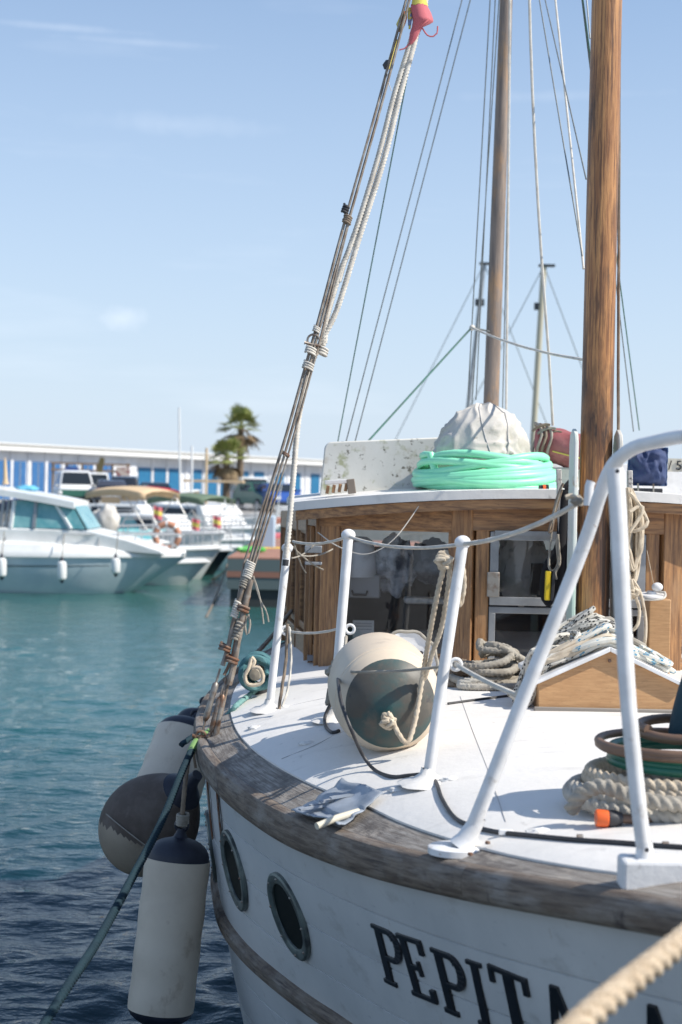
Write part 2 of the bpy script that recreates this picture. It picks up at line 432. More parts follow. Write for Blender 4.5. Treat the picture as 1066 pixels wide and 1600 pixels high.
teal_cloth = mat('dark_teal_canvas', (0.008, 0.035, 0.05), 0.8, var=((0.012, 0.05, 0.07), 9, 0.4, 0.7), bump=(40, 0.3, 0.006))
mouldy = mat('mouldy_white_paint', (0.66, 0.65, 0.61), 0.6, var=((0.56, 0.55, 0.50), 3, 0.35, 0.7), stain=(((0.36, 0.37, 0.24), 11, 0.56, 0.66), ((0.17, 0.16, 0.13), 27, 0.61, 0.68), ((0.40, 0.35, 0.27), 6, 0.58, 0.72)), bump=(50, 0.2, 0.003))
fender_white = mat('fender_vinyl', (0.66, 0.565, 0.45), 0.5, var=((0.50, 0.42, 0.33), 4, 0.4, 0.75), stain=(((0.27, 0.18, 0.11), 7, 0.58, 0.76, (1, 1, .6)), ((0.25, 0.22, 0.19), 30, 0.68, 0.8)), bump=(30, 0.1, 0.004))
fender_cream = mat('cream_fender_vinyl', (0.66, 0.55, 0.42), 0.55, var=((0.56, 0.45, 0.34), 5, 0.4, 0.75), stain=(((0.36, 0.30, 0.24), 5, 0.60, 0.8), ((0.3, 0.25, 0.2), 24, 0.7, 0.8)), bump=(30, 0.12, 0.004))
fender_brown = mat('grimy_brown_vinyl', (0.20, 0.155, 0.13), 0.6, var=((0.30, 0.25, 0.22), 9, 0.42, 0.68), stain=((0.32, 0.28, 0.25), 12, 0.62, 0.8), bump=(30, 0.2, 0.006))
fender_navy = mat('navy_vinyl', (0.010, 0.012, 0.024), 0.5, var=((0.03, 0.035, 0.055), 8, 0.4, 0.7), bump=(30, 0.1, 0.004))
fender_green = mat('scuffed_teal_vinyl', (0.020, 0.085, 0.088), 0.5, var=((0.085, 0.078, 0.066), 4.5, 0.38, 0.52), stain=(((0.17, 0.14, 0.11), 9, 0.58, 0.8), ((0.03, 0.03, 0.04), 16, 0.6, 0.75)), bump=(22, 0.15, 0.008))
brass_green = mat('tarnished_bronze', (0.17, 0.20, 0.19), 0.45, 0.6, var=((0.07, 0.08, 0.08), 16, 0.45, 0.65), bump=(60, 0.3, 0.003))
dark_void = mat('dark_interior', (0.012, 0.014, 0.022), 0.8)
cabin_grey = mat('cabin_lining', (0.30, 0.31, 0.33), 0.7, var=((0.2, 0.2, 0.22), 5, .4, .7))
shaded_glass = mat('porthole_shaded_glass', (0.006, 0.010, 0.010), 0.4, spec=0.05)
pane = glass('cabin_glass', (0.86, 0.88, 0.91), 0.025, 0.015, 0.035)
yellow = mat('yellow_plastic', (0.80, 0.56, 0.02), 0.4)
orange = mat('orange_plastic', (0.80, 0.14, 0.03), 0.4)
tape_grey = mat('old_silver_tape', (0.30, 0.34, 0.40), 0.45, var=((0.20, 0.23, 0.27), 14, 0.4, 0.7), stain=((0.42, 0.40, 0.37), 20, 0.6, 0.75), bump=(60, 0.2, 0.003))
tape_cream = mat('cream_backing', (0.62, 0.57, 0.46), 0.7)
hose_brown = mat('brown_hose', (0.19, 0.115, 0.075), 0.5, var=((0.13, 0.08, 0.055), 12, 0.4, 0.7))
hose_green = mat('dark_green_hose', (0.012, 0.10, 0.065), 0.4, var=((0.02, 0.15, 0.10), 12, 0.4, 0.7))
flag_red = mat('faded_red_cloth', (0.55, 0.13, 0.15), 0.85, sheen=.2)
flag_yellow = mat('yellow_cloth', (0.68, 0.58, 0.12), 0.85)
paper = mat('white_paper', (0.7, 0.7, 0.68), 0.8)
grey_case = mat('grey_case', (0.34, 0.34, 0.35), 0.5)
rag = mat('grey_white_rag', (0.62, 0.60, 0.56), 0.9, var=((0.4, 0.38, 0.35), 30, 0.45, 0.65), bump=(160, 0.5, 0.004))

# ------------------------------------------------------------------ water
def water():
    rs = np.random.RandomState(3)
    na, nr1 = 380, 820
    ang = np.linspace(R(-52), R(52), na)
    r = np.concatenate([np.exp(np.linspace(math.log(0.9), math.log(110), nr1)), np.exp(np.linspace(math.log(118), math.log(5000), 26))])
    A, Rr = np.meshgrid(ang, r)
    X = Rr * np.sin(A); Y = Rr * np.cos(A)
    Z = np.zeros_like(X)
    sp = np.maximum(Rr * (ang[1] - ang[0]), Rr * 0.006)
    gust = 0.75 + 0.35 * np.sin(X * 0.5 + 1.3 * np.sin(Y * 0.21)) * np.sin(Y * 0.33 + 0.8)
    for i in range(76):
        lam = 0.07 * (1.7 / 0.07) ** rs.rand()
        th = R(90) + rs.randn() * R(34)
        k = 2 * math.pi / lam
        a = 0.0078 * lam ** 0.60 / (1 + (lam / .55) ** 2)
        fade = np.clip((lam / sp - 2.5) / 3, 0, 1)
        ph = k * (X * math.cos(th) + Y * math.sin(th)) + rs.rand() * 6.28
        ph = ph + 0.5 * np.sin(X * .9 + i) + 0.4 * np.sin(Y * 1.1 + 2 * i)
        Z += a * fade * np.sin(ph) * gust
    n, mcol = X.shape
    V = np.stack([X, Y, Z], -1).reshape(-1, 3)
    idx = np.arange(n * mcol).reshape(n, mcol)
    F = np.stack([idx[:-1, :-1], idx[:-1, 1:], idx[1:, 1:], idx[1:, :-1]], -1).reshape(-1, 4)
    me = bpy.data.meshes.new('harbour_water')
    me.vertices.add(len(V)); me.vertices.foreach_set('co', V.astype(np.float32).ravel())
    me.loops.add(F.size); me.loops.foreach_set('vertex_index', F.astype(np.int32).ravel())
    me.polygons.add(len(F)); me.polygons.foreach_set('loop_start', np.arange(0, F.size, 4, dtype=np.int32))
    me.update(calc_edges=True); me.validate()
    me.shade_smooth()
    m = bpy.data.materials.new('water'); m.use_nodes = True
    t = m.node_tree; N = t.nodes; L = t.links; p = N['Principled BSDF']
    p.inputs['Roughness'].default_value = 0.04
    p.inputs['IOR'].default_value = 1.333
    co = N.new('ShaderNodeTexCoord')
    mp = N.new('ShaderNodeMapping'); mp.inputs['Scale'].default_value = (0.5, 1.0, 1)
    L.new(co.outputs['Object'], mp.inputs['Vector'])
    n1 = N.new('ShaderNodeTexNoise'); n1.inputs['Scale'].default_value = 0.35; n1.inputs['Detail'].default_value = 3
    L.new(mp.outputs[0], n1.inputs['Vector'])
    # shade painted into the water: dark close in, easing the boat's shadow; paler beyond
    sx = N.new('ShaderNodeSeparateXYZ'); L.new(co.outputs['Object'], sx.inputs[0])
    mr = N.new('ShaderNodeMapRange'); mr.inputs[1].default_value = 7.5; mr.inputs[2].default_value = 17.0; mr.interpolation_type = 'SMOOTHSTEP'
    L.new(sx.outputs['Y'], mr.inputs[0])
    mr2 = N.new('ShaderNodeMapRange'); mr2.inputs[1].default_value = 17; mr2.inputs[2].default_value = 32; mr2.interpolation_type = 'SMOOTHSTEP'
    L.new(sx.outputs['Y'], mr2.inputs[0])
    ad = N.new('ShaderNodeMath'); ad.operation = 'MULTIPLY_ADD'; ad.inputs[1].default_value = 0.5; ad.inputs[2].default_value = -0.25
    L.new(n1.outputs['Fac'], ad.inputs[0])
    a2 = N.new('ShaderNodeMath'); a2.operation = 'ADD'; a2.use_clamp = True
    L.new(mr.outputs[0], a2.inputs[0]); L.new(ad.outputs[0], a2.inputs[1])
    x1 = N.new('ShaderNodeMix'); x1.data_type = 'RGBA'; x1.inputs[6].default_value = (0.005, 0.032, 0.046, 1); x1.inputs[7].default_value = (0.010, 0.090, 0.094, 1)
    L.new(a2.outputs[0], x1.inputs[0])
    x2 = N.new('ShaderNodeMix'); x2.data_type = 'RGBA'; x2.inputs[7].default_value = (0.030, 0.110, 0.100, 1)
    L.new(mr2.outputs[0], x2.inputs[0]); L.new(x1.outputs[2], x2.inputs[6])
    L.new(x2.outputs[2], p.inputs['Base Color'])
    n2 = N.new('ShaderNodeTexNoise'); n2.inputs['Scale'].default_value = 12; n2.inputs['Detail'].default_value = 4
    L.new(mp.outputs[0], n2.inputs['Vector'])
    b = N.new('ShaderNodeBump'); b.inputs['Strength'].default_value = 0.8; b.inputs['Distance'].default_value = 0.03
    L.new(n2.outputs['Fac'], b.inputs['Height']); L.new(b.outputs[0], p.inputs['Normal'])
    me.materials.append(m)
    o = bpy.data.objects.new('harbour_water', me); COL.objects.link(o)
    tagit(o, kind='structure')
water()

concrete = mat('quay_concrete', (0.34, 0.32, 0.29), 0.9, var=((0.25, 0.235, 0.21), 1.2, 0.35, 0.7), stain=((0.16, 0.15, 0.13), 5, 0.58, 0.8), bump=(30, 0.4, 0.01))
# the quay the picture is taken from
q = MB().box((0, -5.2, -0.4), (40, 12, 2.6)); mk('near_quay', q, concrete, kind='structure', bevel=0.03, smooth=False)
# the quay across the harbour
q = MB().box((0, 262, -0.4), (420, 400, 3.2)); mk('far_quay', q, concrete, kind='structure', smooth=False)

# ------------------------------------------------------------------ the sailing boat: its lines
cxl = lambda Y: 0.95 - 0.05 * (Y - 5.3)
_hb = tab([1.92, 1.94, 1.98, 2.05, 2.15, 2.3, 2.47, 2.56, 2.69, 2.82, 3.0, 3.2, 3.5, 3.66, 3.86, 4.09, 4.34, 4.54, 4.83, 5.12, 5.5, 6.0, 6.8, 7.6, 8.4, 9.1, 9.45, 9.6],
          [0.0, 0.07, 0.135, 0.215, 0.30, 0.41, 0.515, 0.572, 0.644, 0.710, 0.790, 0.874, 0.992, 1.055, 1.133, 1.213, 1.290, 1.342, 1.397, 1.43, 1.45, 1.43, 1.30, 1.08, 0.76, 0.38, 0.14, 0.0])
hb = lambda Y: max(0.0, _hb(Y))
hs = tab([1.6,2.0,2.25,2.5,2.75,3.0,3.5,4.0,5,6,8,9.7], [0.58,0.635,0.665,0.70,0.74,0.78,0.845,0.88,0.885,0.865,0.79,0.68])
hc = tab([1.6, 2.5, 3.0, 3.5, 6, 9.7], [.56, .665, .69, .70, .71, .62])
def deckz(X, Y):
    h = max(hb(Y), 0.05)
    b = (X - cxl(Y)) / h
    return CAMZ - hs(Y) + (hs(Y) - hc(Y)) * (1 - min(1, abs(b) ** 3.4))
def D(px, py, lift=0.0):
    """where the line of sight through a photo pixel meets the deck"""
    k = W(px, py, 1.0)
    lo, hi = 1.7, 9.0
    Y = lo
    while Y < hi:
        p = W(px, py, Y)
        if p.z <= deckz(p.x, Y) + lift: break
        Y += 0.02
    a, b = Y - 0.02, Y
    for _ in range(20):
        m_ = (a + b) / 2; p = W(px, py, m_)
        if p.z <= deckz(p.x, m_) + lift: b = m_
        else: a = m_
    return W(px, py, b)
def sm(x): x = max(0, min(1, x)); return x * x * (3 - 2 * x)
def hullp(Ys, v, side=-1, off=0.0):
    def raw(Ys, v):
        wgt = max(-1.0, min(1.0, (5.4 - Ys) / 1.6))
        Y = Ys + 0.35 * v * wgt
        b = max(0.0, hb(Ys) * (1 - 0.105 * max(0, v) ** 1.5) - 0.10 * sm((5.0 - Ys) / 1.4) * min(1, hb(Ys) / .4) * max(0, v) ** 1.0)
        return Vector((cxl(Y) + side * b, Y, CAMZ - hs(Ys) - v))
    p = raw(Ys, v)
    if off:
        a = raw(min(9.59, Ys + 0.01), v) - raw(max(1.925, Ys - 0.01), v); c = raw(Ys, v + 0.01) - raw(Ys, v - 0.01)
        n = a.cross(c).normalized()
        if n.x * side < 0: n = -n
        p = p + n * off
    return p
def hsolve(px, py, y0=3.2, v0=0.3):
    Ys, v = y0, v0
    for _ in range(40):
        p = proj(hullp(Ys, v)); ex, ey = px - p[0], py - p[1]
        if abs(ex) + abs(ey) < 0.02: break
        a = proj(hullp(Ys + 1e-3, v)); b = proj(hullp(Ys, v + 1e-3))
        j11, j12, j21, j22 = (a[0] - p[0]) / 1e-3, (b[0] - p[0]) / 1e-3, (a[1] - p[1]) / 1e-3, (b[1] - p[1]) / 1e-3
        det = j11 * j22 - j12 * j21
        dY, dv = (ex * j22 - j12 * ey) / det, (j11 * ey - j21 * ex) / det
        Ys = max(1.94, min(9, Ys + max(-.2, min(.2, dY)))); v = max(0, min(1.5, v + max(-.1, min(.1, dv))))
    return Ys, v
YS = [1.92, 1.925, 1.935, 1.95, 1.97, 2.0, 2.03, 2.07, 2.11, 2.16] + [2.2 + 0.07 * i for i in range(105)] + [9.55, 9.58, 9.6]

boat = root('wooden_sailing_boat', (cxl(5.3), 5.3, 0.0), 'white wooden sailing boat in front with black PEPITA lettering, varnished deckhouse and wooden masts', 'boat')
# planks of both sides, laid with narrow seams
seams = [0.055, 0.20, 0.34, 0.48, 0.625, 0.78, 0.94, 1.12, 1.32, 1.52, 1.74]
for side in (-1, 1):
    for a, b in zip(seams[:-1], seams[1:]):
        g = MB()
        prof = [(a, -0.004), (a + 0.0025, 0.004), (a + (b - a) * .33, 0.0055), (a + (b - a) * .66, 0.0055), (b - 0.0025, 0.004), (b, -0.004)]
        g.grid([[hullp(y, v, side, o) for v, o in prof] for y in YS])
        mk('hull_plank', g, hull_white, boat, angle=25)
    g = MB(); g.grid([[hullp(y, v, side, -0.006) for v in (0.02, .3, .6, 1.0, 1.4, 1.76)] for y in YS])
    mk('hull_lining', g, hull_white, boat)
# rubbing strake
for side in (-1, 1):
    g = MB()
    prof = [(0.595, 0.0), (0.598, 0.024), (0.606, 0.034), (0.642, 0.034), (0.650, 0.024), (0.653, 0.0)]
    g.gridl([[hullp(y, v, side, o) for v, o in prof] for y in YS], YS, [0, .024, .036, .072, .085, .11])
    mk('rubbing_strake', g, teak_edge, boat)

# deck edge curve
def edge(Ys, side=-1):
    return Vector((cxl(Ys) + side * hb(Ys), Ys, CAMZ - hs(Ys)))
def inward(Ys, wd, side=-1):
    a, b = edge(max(1.922, Ys - 0.02), side), edge(min(9.59, Ys + 0.02), side)
    t = (b - a); t.z = 0; t.normalize()
    n = Vector((t.y, -t.x, 0)) * (1 if side < 0 else -1)
    p = edge(Ys, side) + n * wd
    if (p.x - cxl(p.y)) * side < 0: p.x = cxl(p.y)
    p.y = max(1.94, min(9.55, p.y))
    p.z = deckz(p.x, p.y)
    return p
bw = tab([1.6, 2.2, 2.35, 2.6, 2.85, 3.1, 3.4, 3.65, 4.1, 4.6, 6, 9.6], [0.16, 0.15, 0.125, 0.066, 0.054, 0.060, 0.075, 0.094, 0.095, 0.097, 0.10, 0.085])
for side in (-1, 1):
    cuts = [1.96, 2.45, 3.15, 3.85, 4.65, 5.6, 6.7, 7.9, 9.55]
    for a, b in zip(cuts[:-1], cuts[1:]):
        n = max(8, int((b - a) / 0.05)); g = MB(); rows = []
        for i in range(n + 1):
            y = a + 0.0015 + (b - a - 0.003) * i / n
            row = []
            for k in range(7):
                row.append(inward(y, -0.004 + (bw(y) + 0.022) * k / 6, side) + Vector((0, 0, 0.0)))
            e0, e1 = row[0].copy(), row[-1].copy()
            rows.append([e0 - Vector((0, 0, .02))] + row + [e1 - Vector((0, 0, .02))])
        L_ = [0.0]
        for i in range(1, len(rows)): L_.append(L_[-1] + (rows[i][3] - rows[i - 1][3]).length)
        V_ = [0.0]
        for j in range(1, len(rows[0])): V_.append(V_[-1] + (rows[0][j] - rows[0][j - 1]).length)
        g.gridl(rows, [q + a * 3.7 for q in L_], V_)
        g.add(rows[0], [tuple(range(len(rows[0])))]); g.add(rows[-1], [tuple(range(len(rows[-1]) - 1, -1, -1))])
        mk('covering_board', g, teak, boat, angle=30)
    # rounded rail cap outside it, in lengths scarfed together
    cuts = [1.923, 2.95, 4.45, 6.2, 8.0, 9.59]
    for a, b in zip(cuts[:-1], cuts[1:]):
        g = MB(); rows = []; n = max(10, int((b - a) / 0.035))
        prof = [(0.0, -0.012), (0.003, 0.0005), (0.018, 0.0), (0.030, -0.006), (0.037, -0.018), (0.038, -0.042), (0.033, -0.058), (0.020, -0.068), (-0.01, -0.069)]
        for i in range(n + 1):
            y = a + 0.0006 + (b - a - .0012) * i / n if a > 1.93 else a + (b - a - .0006) * (i / n) ** 1.8
            e = edge(y, side)
            A_, B_ = edge(max(1.921, y - 0.012), side), edge(min(9.595, y + 0.012), side)
            t = B_ - A_; t.z = 0; t.normalize(); nrm = Vector((-t.y, t.x, 0)) * (1 if side < 0 else -1)
            hk = .96 + .42 * sm((y - 2.3) / 1.6)
            rows.append([e + nrm * o + Vector((0, 0, z * (hk if z < -.01 else 1) + 0.002)) for o, z in prof])
        L_ = [a * 2.3]
        for i in range(1, len(rows)): L_.append(L_[-1] + (rows[i][3] - rows[i - 1][3]).length)
        V_ = [0.0]
        for j in range(1, len(prof)): V_.append(V_[-1] + (rows[3][j] - rows[3][j - 1]).length)
        g.gridl(rows, L_, V_); g.add(rows[0], [tuple(range(len(prof)))]); g.add(rows[-1], [tuple(range(len(prof) - 1, -1, -1))])
        mk('rail_cap', g, teak_edge, boat, angle=40)
for side in (-1, 1):
    mk('caulking_seam', MB().sweep([inward(y, -.001, side) + Vector((0, 0, .0008)) for y in [2.02 + .05 * i for i in range(150)]], .0016, 6), black_rubber, boat)
# under-deck sheet and painted deck proud of the covering board
g = MB(); rows = []
ys = [2.02 + 0.05 * i for i in range(155)]
ys = [y for y in ys if y < 9.5]
for y in ys:
    a, b = inward(y, bw(y), -1), inward(y, bw(y), 1)
    row = [a - Vector((0, 0, .012))]
    for k in range(41):
        f = k / 40; x = a.x + (b.x - a.x) * f; yy = a.y
        row.append(Vector((x, yy, deckz(x, yy) + 0.008 - (0.003 if k in (0, 40) else 0))))
    row.append(b - Vector((0, 0, .012)))
    rows.append(row)
g.grid(rows); mk('painted_deck', g, deck_white, boat, angle=50)

# portholes: bronze rim ring, near-black pane painted as the shade inside
def porthole(px, py, y0):
    Ys, v = hsolve(px, py, y0, 0.3)
    c = hullp(Ys, v, -1, 0.006)
    t = (hullp(Ys + .01, v) - hullp(Ys - .01, v)).normalized(); d = (hullp(Ys, v + .01) - hullp(Ys, v - .01)).normalized()
    n = t.cross(d).normalized()
    if n.x > 0: n = -n
    t = d.cross(n).normalized()
    g = MB(); prof = [(0.131, -0.004), (0.131, 0.007), (0.125, 0.011), (0.108, 0.011), (0.098, 0.006), (0.096, -0.004), (0.094, -0.012)]
    n_ = 40
    rows = [[c + n * z + t * (r * math.cos(k * 2 * math.pi / n_)) + d * (r * math.sin(k * 2 * math.pi / n_)) for k in range(n_)] for r, z in prof]
    g.grid(rows, True); rim = mk('porthole', g, brass_green, boat, angle=30)
    g = MB(); g.add([c - n * -0.002 + t * (.097 * math.cos(k * 2 * math.pi / n_)) + d * (.097 * math.sin(k * 2 * math.pi / n_)) for k in range(n_)], [tuple(range(n_))])
    mk('pane', g, shaded_glass, rim)
    g = MB()
    for k in range(8):
        a = k * math.pi / 4 + .2
        q = c + n * 0.0115 + t * (.117 * math.cos(a)) + d * (.117 * math.sin(a))
        g.ball(q, .0045, 6, 4)
    mk('bolts', g, steel, rim, kind='stuff')
for px, py, y0 in ((455, 1430, 3.7), (369.5, 1359, 4.3), (327, 1303, 4.8)):
    porthole(px, py, y0)

# the raised black letters of the name
def Z2(x, y): return (560 + x / 2.107, 1200 + y / 2.107)
def arc(cx, cy, rx, ry, ro, a0, a1, n=10, ri=None):
    """ring segment quads"""
    out_ = []
    irx, iry = ro
    for i in range(n):
        a, b = a0 + (a1 - a0) * i / n, a0 + (a1 - a0) * (i + 1) / n
        out_.append([(cx + rx * math.cos(a), cy + ry * math.sin(a)), (cx + rx * math.cos(b), cy + ry * math.sin(b)), (cx + irx * math.cos(b), cy + iry * math.sin(b)), (cx + irx * math.cos(a), cy + iry * math.sin(a))])
    return out_
def rect(x0, y0, x1, y1): return [(x0, y0), (x1, y0), (x1, y1), (x0, y1)]
GLY = {
    'P': [rect(.10, .04, .34, .96), rect(0, 0, .62, .07), rect(0, .92, .46, 1), rect(.32, .0, .60, .085), rect(.32, .475, .60, .56)] + arc(.60, .28, .38, .28, (.15, .195), -math.pi / 2, math.pi / 2),
    'E': [rect(.10, .04, .34, .96), rect(0, 0, .95, .08), rect(0, .92, .95, 1), rect(.3, .45, .66, .53), rect(.58, .37, .68, .61), rect(.80, .04, .97, .24), rect(.80, .78, .97, .97)],
    'I': [rect(.28, .04, .74, .96), rect(0, 0, 1, .07), rect(0, .93, 1, 1)],
    'T': [rect(.38, .04, .64, .96), rect(0, 0, 1, .08), rect(0, .03, .13, .27), rect(.87, .03, 1, .27), rect(.24, .93, .78, 1)],
    'A': [[(.40, 0), (.60, 0), (.28, .96), (.10, .96)], [(.40, 0.003), (.62, 0), (.93, .96), (.70, .96)], rect(.28, .58, .74, .66), rect(0, .93, .36, 1), rect(.60, .93, 1.03, 1)],
}
def letter(ch, TL, TR, BL):
    a, b, c = hsolve(*Z2(*TL), 2.8, .15), hsolve(*Z2(*TR), 2.7, .15), hsolve(*Z2(*BL), 2.8, .3)
    g = MB()
    for i, poly in enumerate(GLY[ch]):
        top = 0.0105 + 0.0004 * (i % 8); pts = []
        m = []
        for k in range(len(poly)):
            p0, p1 = poly[k], poly[(k + 1) % len(poly)]
            m.append(p0)
        P = [(a[0] + (b[0] - a[0]) * x + (c[0] - a[0]) * y, a[1] + (b[1] - a[1]) * x + (c[1] - a[1]) * y) for x, y in m]
        bot = [hullp(y_, v_, -1, 0.002) for y_, v_ in P]; topv = [hullp(y_, v_, -1, top) for y_, v_ in P]
        n = len(P)
        g.add(bot + topv, [tuple(range(n, 2 * n)), tuple(range(n - 1, -1, -1))] + [(k, (k + 1) % n, n + (k + 1) % n, n + k) for k in range(n)])
    mk('name_letter', g, letter_black, boat, smooth=False, bevel=0.0015, segs=2, label='raised black letter %s of the boat name' % ch)
letter('P', (50, 507), (140, 543), (98, 700))
letter('E', (132, 538), (217, 566), (190, 742))
letter('P', (245, 585), (348, 622), (298, 797))
letter('I', (362, 623), (412, 640), (408, 838))
letter('T', (434, 638), (563, 690), (478, 850))
letter('A', (590, 690), (715, 732), (640, 890))
letter('A', (908, 756), (1040, 792), (950, 960))

# long thin chainplates on the side
for px, py, L_ in ((330, 1218, .42), (345, 1230, .42)):
    Ys, v = hsolve(px, py + 12, 4.8, .08)
    g = MB()
    A_ = [hullp(Ys, .05 + k * .04, -1, .009) for k in range(8)]
    t = Vector((0, .012, 0))
    for k in range(7):
        g.prism([A_[k] - t, A_[k] + t, A_[k + 1] + t, A_[k + 1] - t], Vector((-.005, 0, 0)))
    mk('chainplate', g, rusty, boat)

# ------------------------------------------------------------------ deckhouse
def RZ(b): return 2.418 - 0.072 * (b / 1.1) ** 2      # underside-top height of the roof over lateral distance b
YF = 5.80
c0 = cxl(YF) - 0.39; C1 = (-0.075, 6.02); C2 = (-0.30, 7.75)
mir = lambda p: (2 * cxl(p[1]) - p[0], p[1])
base_z = 1.60
def post(x, y, wx, wy, z0, z1, par=boat, m=wood_v, name='post', rot=0):
    mm = Matrix.Rotation(rot, 3, 'Z')
    return mk(name, MB().box((x, y, (z0 + z1) / 2), (wx, wy, z1 - z0), mm), m, par, bevel=0.004)
def ztop(x, y): return RZ(x - cxl(y)) - 0.075
FP = [C1, (c0, YF), mir((c0, YF)), mir(C1)]
# front posts
aL = math.atan2(YF - C1[1], c0 - C1[0])
post(C1[0] + .045, C1[1] - .012, .085, .07, base_z - .02, ztop(*C1), rot=aL)
post(c0 - .03, YF + .004, .09, .065, base_z, ztop(c0, YF), rot=aL)
post(c0 + .045, YF, .055, .06, base_z, ztop(c0, YF))
xr = mir((c0, YF))[0]
post(xr - .045, YF, .055, .06, base_z, ztop(xr, YF)); post(xr + .03, YF + .004, .09, .065, base_z, ztop(xr, YF), rot=-aL)
post(mir(C1)[0] - .045, C1[1] - .012, .085, .07, base_z - .02, ztop(*mir(C1)), rot=-aL)
# header boards and sills of the three front panels
for (p, q_) in ((C1, (c0, YF)), ((c0, YF), mir((c0, YF))), (mir((c0, YF)), mir(C1))):
    n = 6
    rows = []
    g = MB()
    zt = [ztop(p[0] + (q_[0] - p[0]) * k / n, p[1] + (q_[1] - p[1]) * k / n) + .012 for k in range(n + 1)]
    zb = 2.245
    for k in range(n):
        A_ = (p[0] + (q_[0] - p[0]) * k / n, p[1] + (q_[1] - p[1]) * k / n); B_ = (p[0] + (q_[0] - p[0]) * (k + 1) / n, p[1] + (q_[1] - p[1]) * (k + 1) / n)
    dx, dy = q_[0] - p[0], q_[1] - p[1]; L_ = math.hypot(dx, dy); nx, ny = dy / L_, -dx / L_
    poly = [(p[0], p[1], zb), (q_[0], q_[1], zb)] + [(p[0] + dx * k / n, p[1] + dy * k / n, zt[k]) for k in range(n, -1, -1)]
    off = Vector((nx, ny, 0)) * .037
    g.prism([Vector(a) + off for a in poly], -off * 1.6)
    mk('header_board', g, wood_h, boat, bevel=.003)
    g = MB().beam((p[0] + dx * .05, p[1] + dy * .05, 1.69), (p[0] + dx * .95, p[1] + dy * .95, 1.69), .045, .07)
    mk('window_sill', g, wood_h, boat, bevel=.004)
# a thin wooden lip over the left window
def wpane(p, q_, z0, z1, name='window', par=boat, fr=None, fw=.02, depth=.018, m=wood_h, inset=0.012):
    """framed pane between plan points p and q_"""
    p, q_ = Vector((*p, 0)), Vector((*q_, 0)); d = (q_ - p).normalized(); n = Vector((d.y, -d.x, 0))
    o = n * fr if fr is not None else Vector((0, 0, 0))
    P = lambda t, z: p + d * t + o + Vector((0, 0, z))
    L_ = (q_ - p).length
    g = MB()
    g.beam(P(0, z0 + fw / 2), P(L_, z0 + fw / 2), depth, fw); g.beam(P(0, z1 - fw / 2), P(L_, z1 - fw / 2), depth, fw)
    g.beam(P(fw / 2, z0 + fw), P(fw / 2, z1 - fw), fw, depth, up=n); g.beam(P(L_ - fw / 2, z0 + fw), P(L_ - fw / 2, z1 - fw), fw, depth, up=n)
    f = mk(name, g, m, par, bevel=.002)
    g = MB(); e = fw * .8
    g.add([P(e, z0 + e), P(L_ - e, z0 + e), P(L_ - e, z1 - e), P(e, z1 - e)], [(0, 1, 2, 3)])
    mk('pane', g, pane, f, smooth=False)
    return f
# left window
lw = wpane((C1[0] + .085, C1[1] - .037), (c0 - .07, YF + .03), 1.72, 2.25, fr=.012, fw=.016, m=wood_h)
# right window
rw = wpane((xr + .07, YF + .03), (mir(C1)[0] - .085, C1[1] - .037), 1.72, 2.25, fr=.012, fw=.016, m=wood_h)
# centre: two aluminium sashes
wf = MB()
x0, x1 = c0 + .075, xr - .075
for a, b in ((x0, (x0 + x1) / 2 - .004), ((x0 + x1) / 2 + .004, x1)):
    s_ = wpane((a, YF - .01), (b, YF - .01), 1.945, 2.243, name='opening_window', fr=.018, fw=.034, depth=.03, m=alu)
    s_['label'] = 'dull aluminium framed opening window'
    wpane((a, YF - .01), (b, YF - .01), 1.70, 1.938, name='lower_window', fr=.012, fw=.026, depth=.024, m=alu)
    g = MB().box(((a + b) / 2, YF - .052, 2.238), (b - a - .03, .012, .02)); mk('hinge', g, alu, s_)
g = MB().box((x0 + .012, YF - .06, 2.03), (.05, .014, .1)); mk('latch_plate', g, steel, boat, bevel=.003)
# side walls
for side in (0, 1):
    M_ = (lambda p: p) if side == 0 else mir
    n = 4
    for k in range(n + 1):
        f = k / n + (0.012 if k == 0 else 0); x, y = C1[0] + (C2[0] - C1[0]) * f, C1[1] + .03 + (C2[1] - C1[1]) * f
        x, y = M_((x, y))
        post(x, y, .05, .075, base_z - .03, ztop(x, y) + .01)
    a, b = M_(C1), M_(C2)
    g = MB().beam((a[0], a[1] + .05, 2.255), (b[0], b[1], 2.235), .045, .09); mk('side_header', g, wood_h, boat, bevel=.003)
    g = MB().beam((a[0], a[1] + .05, 1.68), (b[0], b[1], 1.68), .045, .10); mk('side_sill', g, wood_h, boat, bevel=.003)
    for k in range(n):
        f0, f1 = (k + .08) / n, (k + .92) / n
        if k == 0: continue      # the sliding door stands open here
        p_ = (C1[0] + (C2[0] - C1[0]) * f0, C1[1] + (C2[1] - C1[1]) * f0 + .03); q_ = (C1[0] + (C2[0] - C1[0]) * f1, C1[1] + (C2[1] - C1[1]) * f1 + .03)
        if side == 0: p_, q_ = q_, p_
        wpane(M_(p_), M_(q_), 1.74, 2.22, name='side_window', fr=0, fw=.03)
g = MB().beam((C2[0], C2[1], 1.87), (mir(C2)[0], C2[1], 1.87), .05, .45); mk('aft_wall', g, wood_h, boat)
# narrow sliding door frame folded beside the corner
for dx_, dy_ in ((-.045, .16), (-.065, .26)):
    post(C1[0] + dx_, C1[1] + dy_, .02, .05, base_z, 2.24, name='sliding_door_stile')
